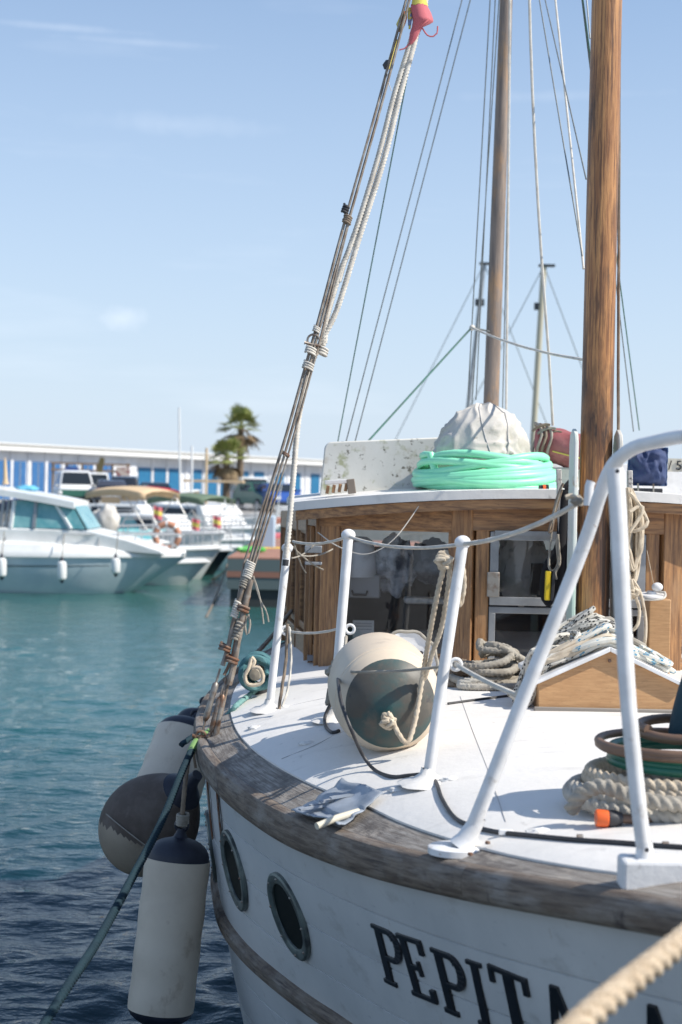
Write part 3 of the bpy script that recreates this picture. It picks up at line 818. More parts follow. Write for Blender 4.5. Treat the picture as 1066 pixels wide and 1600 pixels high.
# roof: cambered white slab with a wooden trim under it
def roof_outline(k, n=24):
    b = -1.12 + 2.24 * k / n
    y = 5.655 + 0.20 * (abs(b) / 1.12) ** 3.0 * 1.35
    return b, y
def roofsheet(th, z_off, inset, name, m, y_back=7.95):
    g = MB(); rows = []
    n = 24
    for j in range(9):
        row = []
        for k in range(n + 1):
            b, y = roof_outline(k, n); b *= (1 - inset / 1.12); y += inset
            yy = y + (y_back - y) * j / 8
            row.append(Vector((cxl(yy) + b, yy, RZ(b) + z_off + .02 * math.sin(j / 8 * math.pi))))
        rows.append(row)
    g.grid(rows)
    low = [[p - Vector((0, 0, th)) for p in r] for r in rows]
    g.grid([list(reversed(r)) for r in low])
    # rim
    ring = rows[0] + [r[-1] for r in rows[1:]] + list(reversed(rows[-1]))[1:] + [r[0] for r in reversed(rows[:-1])][:-1]
    ringl = [p - Vector((0, 0, th)) for p in ring]
    g.grid([ring, ringl], True)
    return mk(name, g, m, boat, angle=30, bevel=0)
roofsheet(.036, 0.0, 0.0, 'deckhouse_roof', deck_white)
roofsheet(.040, -.0385, .015, 'roof_trim', wood_h)
# dark inside
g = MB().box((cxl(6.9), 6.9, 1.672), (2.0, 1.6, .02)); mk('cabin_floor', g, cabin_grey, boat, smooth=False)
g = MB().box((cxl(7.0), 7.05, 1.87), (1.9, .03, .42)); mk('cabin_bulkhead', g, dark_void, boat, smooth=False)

# ------------------------------------------------------------------ mast, tabernacle, hatch, mizzen
mx_, my_ = cxl(5.3) - .005, 5.3
def ragged(px0, py0, px1, py1): pass
def pole(base, top, r0, r1, n=28, seed=0, wob=.03):
    base, top = Vector(base), Vector(top); L_ = (top - base).length; prof = []
    g = MB(); rows = []
    m_ = int(L_ / .08)
    for i in range(m_ + 1):
        f = i / m_; c = base.lerp(top, f); rr = r0 + (r1 - r0) * f
        rows.append([c + Vector((math.cos(t), math.sin(t), 0)) * rr * (1 + wob * .5 * (mnoise.noise(Vector((math.cos(t) * 1.2, math.sin(t) * 1.2 + seed, f * L_ * 1.3))))) for t in [k * 2 * math.pi / n for k in range(n)]])
    g.grid(rows, True); return g
mtop = Vector((mx_ + .02, my_ + .02, 7.35))
mast = mk('mast', pole((mx_, my_, 1.70), mtop, .0615, .050), mast_wood, boat)
g = MB().lathe(mtop - Vector((0, 0, .05)), mtop + Vector((0, 0, .06)), [(0, .05), (.0, .062), (.05, .062), (.09, .04), (.1, .0)]); mk('masthead_cap', g, steel, mast)
p0 = W(770, 640, 7.7); p1 = W(792.5, 0, 7.7)
mz_top = p0 + (p1 - p0) * 1.9
mz = mk('mizzen_mast', pole(Vector((p0.x - .03, 7.7, 1.7)), mz_top, .046, .028, seed=5, wob=.08), mizzen_wood, boat)
# tabernacle cheeks
for sx, m_ in ((-1, 'a'), (1, 'b')):
    g = MB(); x = mx_ + sx * .082
    poly = [(0, .0), (.12, .0), (.12, .90), (.105, .935), (.06, .955), (.015, .935), (0, .90)]
    g.prism([(x - .008, my_ - .03 + a - .04, 1.69 + b) for a, b in poly], (.016, 0, 0))
    mk('tabernacle_cheek', g, mat('cheek_paint' + m_, (0.66, 0.66, 0.62) if sx < 0 else (0.6, 0.58, 0.53), .6, var=((0.50, 0.64, 0.54) if sx < 0 else (.45, .42, .37), 4, .45, .6), stain=((.45, .28, .14), 12, .62, .75)), boat, bevel=.004)
for k in range(3):
    g = MB().box((mx_, my_ - .07, 1.745 + .026 * k), (.15, .03, .022)); mk('mast_step_board', g, teak if k % 2 else wood_h, boat, bevel=.003)
# hatch with gabled front
hY = 4.62; hx = W(953, 1100, hY).x
zd = deckz(hx, hY)
def HX(f): return hx + f
hw, hh, he = .232, .205, .095
face = [(HX(-hw), hY, zd - .005), (HX(hw), hY, zd - .005), (HX(hw), hY + .012, zd + he), (HX(0), hY + .03, zd + hh), (HX(-hw), hY + .012, zd + he)]
g = MB().prism(face, (0, .022, 0)); mk('hatch_front', g, wood_pale, boat, bevel=.003)
for s_ in (-1, 1):
    g = MB().box((HX(s_ * (hw - .01)), hY + .23, zd + he / 2), (.02, .40, he + .01)); mk('hatch_side', g, wood_pale, boat)
    a, b = Vector((HX(0), hY + .005, zd + hh + .005)), Vector((HX(s_ * (hw + .012)), hY - .01, zd + he + .003))
    nrm = Vector((0, 0, 1))
    g = MB(); g.prism([a + Vector((0, 0, .007)), b + Vector((0, 0, .007)), b - Vector((0, 0, .009)), a - Vector((0, 0, .009))], (0, .46, 0)); mk('hatch_lid', g, tube_white, boat, bevel=.003)
g = MB().box((HX(0), hY - .006, zd + .008), (2 * hw + .03, .016, .022)); mk('hatch_coaming', g, teak, boat, bevel=.003)
g = MB()
g.ball((HX(0), hY + .018, zd + hh - .035), (.006, .006, .006), 8, 6)
mk('hatch_screw', g, rusty, boat)

# ------------------------------------------------------------------ stanchions, pulpit
def eyering(c, r, tr, nrm=(0, 1, 0), n=18):
    nrm = Vector(nrm).normalized(); u = Vector((0, 0, 1)).cross(nrm).normalized(); v = nrm.cross(u)
    return [Vector(c) + u * (r * math.cos(a)) + v * (r * math.sin(a)) for a in [k * 2 * math.pi / n for k in range(n + 1)]]
def stanchion(base, top, r, mid=None, rs=1):
    base, top = Vector(base), Vector(top)
    g = MB().sweep([base - Vector((0, 0, .01)), base.lerp(top, .33), base.lerp(top, .66), top], r, 16)
    s = mk('stanchion', g, tube_white, boat)
    g = MB(); g.ball(top + Vector((0, 0, .004)), (r * 1.45, r * 1.3, r * 1.25), 16, 10); mk('stanchion_head', g, tube_white, s)
    if mid:
        c = base.lerp(top, mid) + Vector((rs * (r + .014), 0, 0))
        g = MB().sweep(eyering(c, .014, .005), .005, 8, caps=False); mk('eye', g, tube_white, s)
    g = MB(); rows = []
    for rr, z in ((.075, .003), (.06, .012), (.035, .018), (r * 1.25, .03), (r * .98, .045)):
        rows.append([base + Vector((math.cos(a) * rr * (1 + .25 * mnoise.noise(Vector((math.cos(a) * 2, math.sin(a) * 2, base.x * 9)))), math.sin(a) * rr * (1 + .2 * mnoise.noise(Vector((math.cos(a) * 2 + 7, math.sin(a) * 2, base.x * 9)))), z + .004 * mnoise.noise(Vector((math.cos(a) * 5, math.sin(a) * 5, rr * 30))))) for a in [k * 2 * math.pi / 20 for k in range(20)]])
    g.grid(rows, True); mk('stanchion_foot', g, deck_white, s, angle=60)
    return s
sb1 = D(667, 1227); st1 = W(723, 850, sb1.y + .03)
sb2 = D(521, 1128); st2 = W(544.5, 838, sb2.y + .02)
sb3 = D(420, 1112); st3 = W(449, 858, sb3.y + .02)
S1 = stanchion(sb1, st1, .0148, .50, 1); S2 = stanchion(sb2, st2, .0165, .50, 1); S3 = stanchion(sb3, st3, .0145, .50, 1)

# pulpit
f1 = D(722, 1330); f2 = D(1012, 1378)
pr = .0185
pts = [W(728, 1318, f1.y), W(760, 1240, f1.y - .01), W(818, 1090, f1.y - .03), W(880, 935, f1.y - .05), W(920, 830, f1.y - .08), W(937, 775, f1.y - .11), W(958, 727, f1.y - .15), W(990, 700, f1.y - .21), W(1030, 689, f1.y - .27), W(1075, 681, f1.y - .35), W(1180, 676, f1.y - .5)]
pts.append(Vector((pts[-1].x + .16, pts[-1].y + .04, pts[-1].z)))
g = MB().sweep(spline(pts, .02), lambda t: .0160 - .0018 * min(1, t * 1.3), 18); pul = mk('pulpit_rail', g, tube_white, boat)
pts = [W(1009, 1352, f2.y), W(996, 1240, f2.y), W(982, 1100, f2.y + .0), W(973, 950, f2.y + .01), W(966, 800, f2.y + .02), W(961, 733, f2.y + .03)]
g = MB().sweep(spline(pts, .03), lambda t: .0138 + .0022 * t, 18); leg = mk('pulpit_leg', g, tube_white, boat)
g = MB().ball(W(1011, 1328, f2.y - .021), .004, 8, 6); mk('bolt_hole', g, dark_void, leg)
g = MB().ball(W(965, 736, f2.y - .0), .004, 8, 6); mk('bolt_hole', g, dark_void, leg)
# foot plate of the first leg (irregular oval, wedge shaped)
def foot(c, rx, ry, h, name):
    g = MB(); rows = []
    for k_, z in ((1.0, -.004), (1.0, h * .8), (.94, h), (.3, h * 1.05), (.01, h * 1.05)):
        rows.append([c + Vector((math.cos(a) * rx * k_, math.sin(a) * ry * k_, z + .1 * (-math.cos(a)) * 0)) for a in [k * 2 * math.pi / 28 for k in range(28)]])
    g.grid(rows, True); return mk(name, g, tube_white, boat, angle=50)
foot(f1 + Vector((-.012, .0, 0)), .062, .05, .012, 'pulpit_foot')
foot(f1 + Vector((.035, .035, .006)), .05, .03, .014, 'pulpit_foot')
g = MB().lathe(f1 + Vector((.0, 0, .01)), W(741, 1290, f1.y - .002), [(0, .030), (.02, .022), (.05, .0185), (.075, .0165)]); mk('leg_socket', g, tube_white, boat)
# block under the second leg
bz = deckz(f2.x, f2.y)
A_, B_ = W(975, 1392, f2.y), W(1066, 1385, f2.y - .02)
g = MB(); bx0 = W(973, 1380, f2.y).x; ztp = W(1000, 1348, f2.y).z; zbt = W(1000, 1402, f2.y).z
yb_ = f2.y - .03; bx0 = W(973, 1380, yb_).x; ztp = W(1020, 1346, yb_).z; zbt = W(1020, 1397, yb_).z
g.box((bx0 + .17, yb_ + .03, (ztp + zbt) / 2), (.34, .06, ztp - zbt))
blk = mk('pulpit_block', g, mat('peeling_white_paint', (.70, .70, .70), .55, var=((.55, .55, .54), 6, .4, .7), stain=(((.20, .16, .12), 16, .60, .72), ((.3, .27, .23), 30, .62, .75)), bump=(30, .4, .006)), boat, bevel=.007, segs=2, smooth=False)
g = MB().box((bx0 + .172, yb_ + .03, zbt - .010), (.335, .056, .024)); mk('block_bedding', g, teak, blk)
g = MB().lathe(W(1009, 1362, f2.y), W(1007, 1318, f2.y), [(0, .030), (.02, .024), (.03, .0165), (.055, .0142)]); mk('leg_socket', g, tube_white, boat)
# port side of the pulpit and its stanchions, the mirror image
def mirb(p): return Vector((2 * cxl(p.y) - p.x, p.y, p.z))
mp_ = mirb(f1)
g = MB().sweep(spline([mp_ + Vector((0, 0, .02)), mp_ + Vector((-.05, -.1, .4)), mp_ + Vector((-.12, -.25, .66)), Vector((pts[-1].x + 1.1, 2.2, pul.location.z + 2.44)), Vector((1.30, 2.12, 2.46))], .03), .0185, 14); mk('pulpit_rail', g, tube_white, boat)

# wires and lines fixed to the boat
def line(name, pts, r, m, par=boat, n=6, lobes=0, pitch=.02, **kw):
    return mk(name, MB().sweep(pts, r, n, lobes=lobes, pitch=pitch), m, par, **kw)
e_in = Vector((0, 0, 0))
line('lifeline', sag(W(458, 846, st3.y + .25), st2, .016), .0052, rope_white, lobes=3, n=9)
line('lifeline', sag(st2, st1, .022), .0052, rope_white, lobes=3, n=9)
line('lifeline', sag(st1, W(905, 785, f1.y - .02), .018), .0062, rope_white, lobes=3, n=9)
m3, m2, m1 = sb3.lerp(st3, .5) + Vector((.028, 0, 0)), sb2.lerp(st2, .5) + Vector((.03, 0, 0)), sb1.lerp(st1, .5) + Vector((.03, 0, 0))
line('lifeline', sag(m3, m2 - Vector((.04, 0, 0)), .012), .0045, rope_white, lobes=3, n=9)
line('lifeline', spline([W(528, 1046, sb2.y - .1), W(545, 1049, 4.15), W(565, 1050, 3.92), W(610, 1049, 3.86), W(655, 1046, 3.78), W(700, 1040, sb1.y + .02)], .03), .0042, rope_grey, lobes=3, n=9)
line('lifeline', sag(m1, W(806, 1085, f1.y + .06), .004) + sag(W(808, 1084, f1.y + .05), W(838, 1048, f1.y - .02), .0, 4), .0062, rope_white, lobes=3, n=9)

# shrouds
head = Vector((mx_, my_, 7.2))
deadA = Vector(hullp(4.42, .03, -1, .03))
def shroud_pt(px, py, y0=5.0):
    """point on the slanting plane between chainplate and masthead"""
    t = (1180 - py) / 1180.0
    return W(px, py, y0 + .22 * t)
sh = [  # pixel tracks of the wires, bottom to top
    [(384, 900), (412, 800), (453, 660), (487, 540), (543, 330), (590, 165), (640, -20)],
    [(388, 902), (418, 800), (459, 662), (492, 540), (549, 330), (597, 160), (632, 30), (645, -20)],
    [(392, 903), (424, 800), (464, 664), (498, 540), (547, 340)],
]
for i, tr in enumerate(sh):
    pts = [shroud_pt(*p) for p in tr]
    if i < 2:
        pts.append(head + Vector((0, -.05, .0)))
    line('shroud', spline(pts, .15), .0052 if i != 2 else .004, rust_wire, n=8, lobes=4, pitch=.03)
pts = [shroud_pt(372, 935), shroud_pt(381, 880), shroud_pt(428, 740), shroud_pt(469, 600), shroud_pt(540, 345)]
line('shroud', spline(pts, .15), .004, rust_wire, n=8, lobes=4, pitch=.03)
# lower legs: bundle splits into two strands that end in bottlescrews
def bottlescrew(a, b, r=.0125):
    a, b = Vector(a), Vector(b); d = (b - a); L_ = d.length; d.normalize()
    g = MB().lathe(a, b, [(0, .004), (L_ * .2, .0045), (L_ * .22, r * .8), (L_ * .27, r), (L_ * .40, r * .85), (L_ * .42, r * .85), (L_ * .52, r * .85), (L_ * .72, r), (L_ * .76, r * .7), (L_ * .78, .0045), (L_, .004)], 10)
    t = mk('bottlescrew', g, steel, boat)
    g = MB()
    u = Vector((1, 0, 0))
    for q in (b,):
        g.sweep(eyering(q, .018, .005, (0, 1, .2)), .005, 8, caps=False)
    mk('shackle', g, rusty, t)
    g = MB().lathe(b - Vector((.03, 0, 0)), b + Vector((.03, 0, 0)), [(0, 0), (0, .007), (.010, .008), (.012, .005), (.048, .005), (.050, .008), (.060, .007), (.060, 0)], 10); mk('shackle_pin', g, rusty, t)
    return t
# left strand
line('shroud_tail', spline([shroud_pt(384, 905), shroud_pt(368, 960), shroud_pt(357, 1010), shroud_pt(348, 1040)], .03), .009, rust_wire, n=9, lobes=3, pitch=.05)
line('shroud_tail', spline([shroud_pt(392, 905), shroud_pt(378, 970), shroud_pt(366, 1035), shroud_pt(358, 1070)], .03), .012, rust_wire, n=9, lobes=3, pitch=.05)
line('shroud_tail', spline([shroud_pt(390, 930), shroud_pt(372, 985), shroud_pt(362, 1030), shroud_pt(350, 1055)], .03), .006, rusty, n=9, lobes=3, pitch=.05)
bottlescrew(shroud_pt(344, 1045), shroud_pt(314, 1150), .0125)
bottlescrew(shroud_pt(349, 1070), shroud_pt(325, 1165), .0115)
bottlescrew(shroud_pt(353, 1060), shroud_pt(331, 1185), .0125)
for tr in ([(314, 1150), (303, 1172), (306, 1200)], [(325, 1165), (320, 1195)], [(331, 1185), (327, 1205)], [(357, 1066), (352, 1090), (345, 1120)]):
    line('lashing', spline([shroud_pt(*p) for p in tr], .02), .005, rope_brown, n=8, lobes=3)
# whippings and knots around the bundle
def whip(name, px, py, r, h, m, y0=5.0, n=5, tilt=.5, par=boat):
    c = shroud_pt(px, py, y0); ax = (shroud_pt(px + 12, py - 40, y0) - c).normalized()
    u = ax.cross(Vector((0, 1, 0))).normalized(); v = ax.cross(u)
    pts = []
    tot = n * 12
    for k in range(tot + 1):
        a = k / 12 * 2 * math.pi; rr = r * (1 + .18 * mnoise.noise(Vector((k * .31, px * .1, 0))))
        pts.append(c + ax * (h * (k / tot - .5) + .004 * math.sin(a + 1)) + u * (rr * math.cos(a)) + v * (rr * math.sin(a)))
    return mk(name, MB().sweep(pts, max(.003, h / n * .5), 7), m, par)
whip('whipping', 389, 890, .015, .06, rope_white, n=8)
whip('whipping', 372, 985, .012, .07, rope_grey, n=6)
whip('whipping', 383, 905, .012, .06, rope_grey, n=7)
whip('whipping', 369, 952, .011, .06, rope_white, n=7)
whip('whipping', 380, 950, .02, .025, rusty, n=2)
whip('whipping', 352, 1012, .018, .022, rusty, n=2)
whip('whipping', 362, 1030, .02, .025, rusty, n=2)
whip('whipping', 543, 343, .014, .03, rope_brown, n=4)
whip('whipping', 540, 327, .010, .03, black_rubber, n=3)
whip('whipping', 495, 515, .012, .02, rope_white, n=3)
whip('whipping', 486, 548, .018, .026, rope_white, n=3)
whip('whipping', 482, 572, .018, .026, rope_white, n=3)
whip('whipping', 447, 710, .012, .01, rusty, n=2)
# shackle near the middle
g = MB().sweep(eyering(shroud_pt(490, 532), .022, .004, (0, 1, .2)), .004, 8, caps=False); shk = mk('shackle', g, steel, boat)
g = MB().sweep([shroud_pt(476, 535), shroud_pt(478, 535.5), shroud_pt(502, 541)], lambda t: .008 if t < .3 else .005, 8); mk('shackle_pin', g, steel, shk)
for tr, L_ in (([(396, 900), (404, 925), (409, 950), (412, 975)], .003), ([(396, 902), (406, 935), (416, 955), (420, 972)], .003), ([(388, 960), (391, 975), (388, 990)], .004), ([(386, 962), (383, 980), (386, 992)], .004)):
    line('frayed_end', spline([shroud_pt(*p) for p in tr], .01), L_, rope_grey, n=6, lobes=2, pitch=.02)

# the thick white halyard beside the shrouds
hal = root('halyard_rope', shroud_pt(447, 870, 5.02), 'thick white twisted halyard led doubled up beside the rusty shrouds', 'rope')
for tr in ([(447, 872), (452, 820), (459, 740), (466, 660), (477, 600), (488, 565), (505, 528), (528, 480), (562, 370), (600, 250), (625, 150), (651, 55), (672, -25)],
           [(505, 540), (510, 500), (530, 430), (553, 370), (590, 250), (616, 150), (643, 62), (660, 0)],
           [(508, 536), (512, 495), (524, 450)], [(530, 440), (540, 405), (553, 366)]):
    mk('strand', MB().sweep(spline([shroud_pt(*p, 5.03) for p in tr], .0042), .0108 if len(tr) > 4 else .0088, 9, lobes=3, pitch=.0125, depth=.30), rope_white if 1 else None, hal)
whip('knot', 503, 548, .02, .03, rope_white, y0=5.03, n=3, par=hal)
g = MB().lathe(shroud_pt(446, 884, 5.0), shroud_pt(447, 870, 5.0), [(0, .0), (0.0, .011), (.022, .0115), (.022, 0)], 12); mk('tape', g, black_rubber, hal)

# faded flag wrapped round the halyard
fl = root('tattered_flag', shroud_pt(655, 50, 5.02), 'tattered red and yellow flag wrapped round the halyard near the top', 'flag')
def ragcloth(track, rads, m, name, seed, par):
    g = MB(); rows = []
    for (px, py), r in zip(track, rads):
        c = shroud_pt(px, py, 5.02)
        rows.append([c + Vector((math.cos(a) * r * (1 + .35 * mnoise.noise(Vector((math.cos(a) * 1.7, math.sin(a) * 1.7 + seed, py * .05)))), math.sin(a) * r * .9, .25 * r * mnoise.noise(Vector((math.cos(a) * 3, math.sin(a) * 3, py * .1 + seed))))) for a in [k * 2 * math.pi / 22 for k in range(22)]])
    g.grid(rows, True); mk(name, g, m, par, angle=70)
ragcloth([(664, -40), (660, -15), (656, 0), (655, 10)], [.024, .024, .027, .029], flag_yellow, 'yellow_band', 1, fl)
ragcloth([(655, 10), (657, 20), (658, 30), (659, 35), (652, 42), (648, 52), (645, 62), (641, 70)], [.029, .034, .038, .038, .022, .018, .013, .004], flag_red, 'red_band', 4, fl)
line('torn_strip', spline([shroud_pt(*p, 5.02) for p in ((660, 44), (668, 55), (677, 57), (683, 52), (684, 41))], .01), .0028, flag_red, fl)
line('torn_strip', spline([shroud_pt(*p, 5.02) for p in ((645, 62), (638, 70), (632, 76), (624, 78))], .01), .0026, flag_red, fl)
line('torn_strip', spline([shroud_pt(*p, 5.02) for p in ((642, 20), (641, 35), (640, 45))], .01), .004, flag_yellow, fl)
tw = root('torn_cloth_scraps', shroud_pt(612, 80), 'knotted scraps of red and yellow cloth caught on the leftmost shroud', 'cloth')
ragcloth([(632, 18), (630, 28), (627, 38), (626, 50)], [.008, .015, .016, .005], mat('orange_red_cloth', (.5, .17, .1), .85, var=((.6, .5, .15), 30, .45, .55)), 'scrap', 6, tw)
ragcloth([(622, 62), (616, 75), (611, 92), (607, 108)], [.004, .008, .008, .006], flag_yellow, 'scrap', 7, tw)
ragcloth([(606, 94), (603, 102), (602, 108)], [.006, .011, .004], black_rubber, 'scrap', 8, tw)
ragcloth([(640, 12), (641, 25), (640, 40)], [.006, .009, .005], mat('blue_yellow_cloth', (.2, .25, .4), .85, var=((.65, .58, .15), 40, .45, .5)), 'scrap', 9, tw)
line('thread', spline([shroud_pt(*p) for p in ((605, 112), (607, 128), (612, 142))], .02), .0015, rope_white, tw)

# running and standing rigging further aft
def stay(a, b, r, m=thin_wire, name='stay', lobes=0):
    """a, b = (px, py, Y)"""
    A_, B_ = W(*a), W(*b)
    line(name, [A_, A_.lerp(B_, .33), A_.lerp(B_, .66), B_], r, m, lobes=lobes)
def stay2(a, b, r, m=thin_wire, name='stay', ext=.7):
    A_, B_ = W(*a), W(*b); B2 = B_ + (B_ - A_) * ext
    line(name, [A_, A_.lerp(B2, .5), B2], r, m)
stay2((528, 690, 7.4), (625, 180, 6.3), .0032, green_wire)
stay2((541, 690, 7.6), (722, 0, 7.7), .0032)
stay2((555, 690, 8.0), (735, 0, 7.9), .0032)
stay2((731, 625, 8.2), (766, 0, 7.8), .0032)
stay2((744, 625, 8.4), (774, 0, 7.85), .0030)
stay2((737, 640, 8.9), (780, 0, 7.9), .0030, ext=.3)
stay2((791, 640, 7.6), (797, 0, 7.6), .0065, rope_white, ext=.5)
stay2((785, 660, 7.9), (800, 0, 7.8), .0030, ext=.3)
line('stay', spline([W(864, 665, 6.4), W(858, 560, 6.35), W(846, 400, 6.3), W(836, 230, 6.3), W(829, 60, 6.3), W(824, -150, 6.3)], .2), .0062, rope_white)
stay2((912, 420, 5.6), (868, 0, 6.6), .0050, rope_white)
stay2((910, 400, 5.6), (843, 0, 6.8), .0030)
stay2((916, 280, 5.6), (852, 0, 6.9), .0030, ext=.3)
stay2((922, 60, 5.6), (917, 0, 5.7), .0028, ext=1.5)
line('halyard', spline([W(966, 700, 5.36), W(967, 400, 5.36), W(968, 0, 5.36), W(969, -300, 5.36)], .02), .0062, rope_brown, lobes=3, n=8, pitch=.02)
stay2((999, 672, 7.6), (962, 390, 6.5), .0034, green_wire, ext=1.5)
stay2((990, 674, 7.9), (955, 380, 6.6), .0030, thin_wire, ext=1.4)
line('triatic_stay', sag(W(738, 512, 7.5), W(912, 562, 5.5), .02), .006, rope_white, lobes=3, n=8)
stay((575, 690, 7.1), (737, 512, 7.5), .006, green_wire)
stay((738, 512, 7.5), (770, 519, 7.7), .005)
g = MB().ball(W(738, 512, 7.5), .016, 8, 6); mk('stay_knot', g, rope_white, boat)

# ------------------------------------------------------------------ things lying on, hanging from and standing on the boat
# big fender lying on deck, end towards us
def drum(axis_a, axis_b, prof_w, prof_c, name_a, name_b, ma, mb_, rt):
    mk(name_a, MB().lathe(axis_a, axis_b, prof_w, 40), ma, rt)
    mk(name_b, MB().lathe(axis_a, axis_b, prof_c, 40), mb_, rt)
cb = D(603, 1186)
rr = .155
ca = Vector((cb.x + .01, cb.y + .005, cb.z + rr + .002)); zb_ = Vector((cb.x - .03, cb.y + .52, deckz(cb.x - .03, cb.y + .52) + rr + .008))
df = root('large_deck_fender', cb, 'large cream fender with dark green end lying on the white deck', 'fender')
a_, b_ = ca, zb_
drum(a_, b_, [(.004, .127), (.014, .134), (.032, .143), (.036, .1445), (.038, .147), (.056, .152), (.060, .1515), (.062, .154), (.09, .158), (.16, .161), (.26, .161), (.34, .157), (.41, .146), (.47, .122), (.51, .09), (.53, .05)],
     [(-.050, .0), (-.048, .03), (-.040, .062), (-.026, .092), (-.010, .115), (.004, .128)], 'body', 'end_cap', fender_cream, fender_green, df)
g = MB()
for k in range(6):
    q = a_ + Vector((-.012 + .012 * k - .03, -.018, .035 - .008 * k))
    g.ball(q + Vector((0, -.02, 0)), (.022, .006, .005), 8, 6)
mk('moulded_ribs', g, fender_green, df)
# fender on deck: its rope with a knot
fr_ = root('fender_rope', W(690, 870, sb1.y - .02), 'cream three-strand rope looped over the second stanchion and down to the deck fender', 'rope')
yk = a_.y - .06
mk('strand', MB().sweep(spline([W(700, 872, st1.y + .01), W(690, 900, st1.y + .04), W(677, 960, st1.y + .1), W(668, 1010, st1.y + .2), W(660, 1060, yk + .02), W(650, 1120, yk), W(637, 1160, yk - .02), W(622, 1145, yk - .02), W(612, 1122, yk - .01), W(606, 1114, yk)], .006), .0075, 9, lobes=3, pitch=.02, depth=.3), rope_cream, fr_)
mk('strand', MB().sweep(spline([W(704, 872, st1.y + .01), W(700, 920, st1.y + .05), W(690, 980, st1.y + .12), W(676, 1020, st1.y + .2), W(664, 1060, yk + .03)], .006), .007, 9, lobes=3, pitch=.02, depth=.3), rope_cream, fr_)
mk('strand', MB().sweep(spline([W(718, 855, st1.y - .005), W(722, 880, st1.y + .02), W(725, 910, st1.y + .03), W(722, 935, st1.y + .04), W(718, 946, st1.y + .04), W(716, 930, st1.y + .03)], .006), .0075, 9, lobes=3, pitch=.02, depth=.3), rope_cream, fr_)
def knot(c, r, tr, m, par, seed, n=26, name='knot', flat=.6, step=.3):
    rg = random.Random(seed); pts = []
    for k in range(n):
        a = k * 1.9 + rg.random() * .5; b = k * 1.13
        pts.append(Vector(c) + Vector((math.cos(a) * r * (.55 + .45 * math.cos(b)), math.sin(b) * r * flat, math.sin(a) * r * (.6 + .4 * math.sin(b)))))
    return mk(name, MB().sweep(spline(pts, tr * .7), tr, 9, lobes=3, pitch=tr * 2.6, depth=.28), m, par)
knot(W(694, 876, st1.y - .01), .024, .0068, rope_cream, fr_, 3, 14)
knot(W(606, 1128, yk - .012), .024, .0068, rope_cream, fr_, 5, 12)
# lashing at the foot of the middle stanchion
ls = root('stanchion_lashing', W(531, 1060, sb2.y - .03), 'grey rope hitched round the leftmost stanchion of the deck fender at mid height', 'rope')
ls['label'] = 'grey rope hitched round the stanchion just left of the deck fender'
knot(W(528, 1050, 4.35), .036, .0062, rope_grey, ls, 9, 30)
mk('strand', MB().sweep(spline([W(541, 995, sb2.y - .03), W(538, 1020, sb2.y - .15), W(531, 1050, 4.36), W(521, 1078, 4.34), W(511, 1100, 4.36), W(516, 1072, 4.38), W(528, 1045, 4.38)], .01), .006, 9, lobes=3, pitch=.018), rope_grey, ls)

# black cable across the deck
def on_deck(px, py, r): p = D(px, py); p.z += r + .009; return p
cab = MB()
cp = [W(528, 1052, 4.3), W(529, 1070, 4.02), W(534, 1100, 3.93), W(549, 1140, 3.88), W(566, 1178, cb.y - .10)] + [on_deck(*p, .004) for p in ((585, 1210), (612, 1221), (640, 1219), (664, 1218), (680, 1228), (690, 1255), (706, 1281), (725, 1295), (770, 1308), (830, 1315), (900, 1322), (960, 1326), (1010, 1330), (1066, 1334), (1110, 1336))]
cab.sweep(spline(cp, .012), .0052, 8)
mk('black_cable', cab, black_rubber, origin=cp[5], label='black cable running along the deck from the fender to the bow', cat='cable')
g = MB().sweep(spline([W(519, 1095, sb2.y - .03), W(508, 1120, sb2.y - .04)] + [on_deck(*p, .004) for p in ((510, 1143), (520, 1151), (530, 1148))], .01), .0058, 8)
mk('short_hose', g, black_rubber, origin=W(510, 1130, sb2.y), label='short loop of black hose at the foot of the middle stanchion', cat='hose')
g = MB().sweep(spline([on_deck(*p, .003) for p in ((700, 1105), (750, 1098), (790, 1093), (830, 1088), (850, 1084))], .02), .0042, 8)
mk('thin_cable', g, black_rubber, origin=D(760, 1098), label='thin dark cable on the deck left of the hatch', cat='cable')

# crumpled tape sheet on the covering board
ts = root('crumpled_tape_sheet', D(530, 1270), 'crumpled grey tape sheet lying on the weathered deck edge', 'tape')
cor = [D(455, 1275), D(530, 1300), D(598, 1256), D(535, 1232)]
g = MB(); rows = []
for i in range(15):
    row = []
    for j in range(19):
        u, v = i / 14, j / 18
        p = (cor[0] * (1 - u) + cor[1] * u) * (1 - v) + (cor[3] * (1 - u) + cor[2] * u) * v
        z = .014 + .008 * mnoise.noise(Vector((u * 2, v * 2, 4))) + .005 * abs(mnoise.noise(Vector((u * 6, v * 4, 9)))) + .004 * abs(math.sin(v * 7 + 2 * u)) + .02 * max(0, v - .86) * 4
        d = .012 * mnoise.noise(Vector((u * 2.5, v * 6, 1)))
        row.append(Vector((p.x + d, p.y + d, max(deckz(p.x, p.y), 0) + max(.009, z))))
    rows.append(row)
g.grid(rows); o_ = mk('sheet', g, tape_grey, ts, angle=18); s_ = o_.modifiers.new('sol', 'SOLIDIFY'); s_.thickness = .003
r0, r1 = D(495, 1300), D(560, 1278)
mk('rolled_edge', MB().sweep([r0 + Vector((0, 0, .014)), r0.lerp(r1, .5) + Vector((0, 0, .018)), r1 + Vector((0, 0, .016))], .009, 10), tape_cream, ts)
for k in range(4):
    q = D(480 + 16 * k, 1283 - 6 * k)
    g = MB().beam(q + Vector((-.02, -.01, .032)), q + Vector((.05, .03, .036)), .014, .005); mk('tape_strip', g, tape_grey, ts)

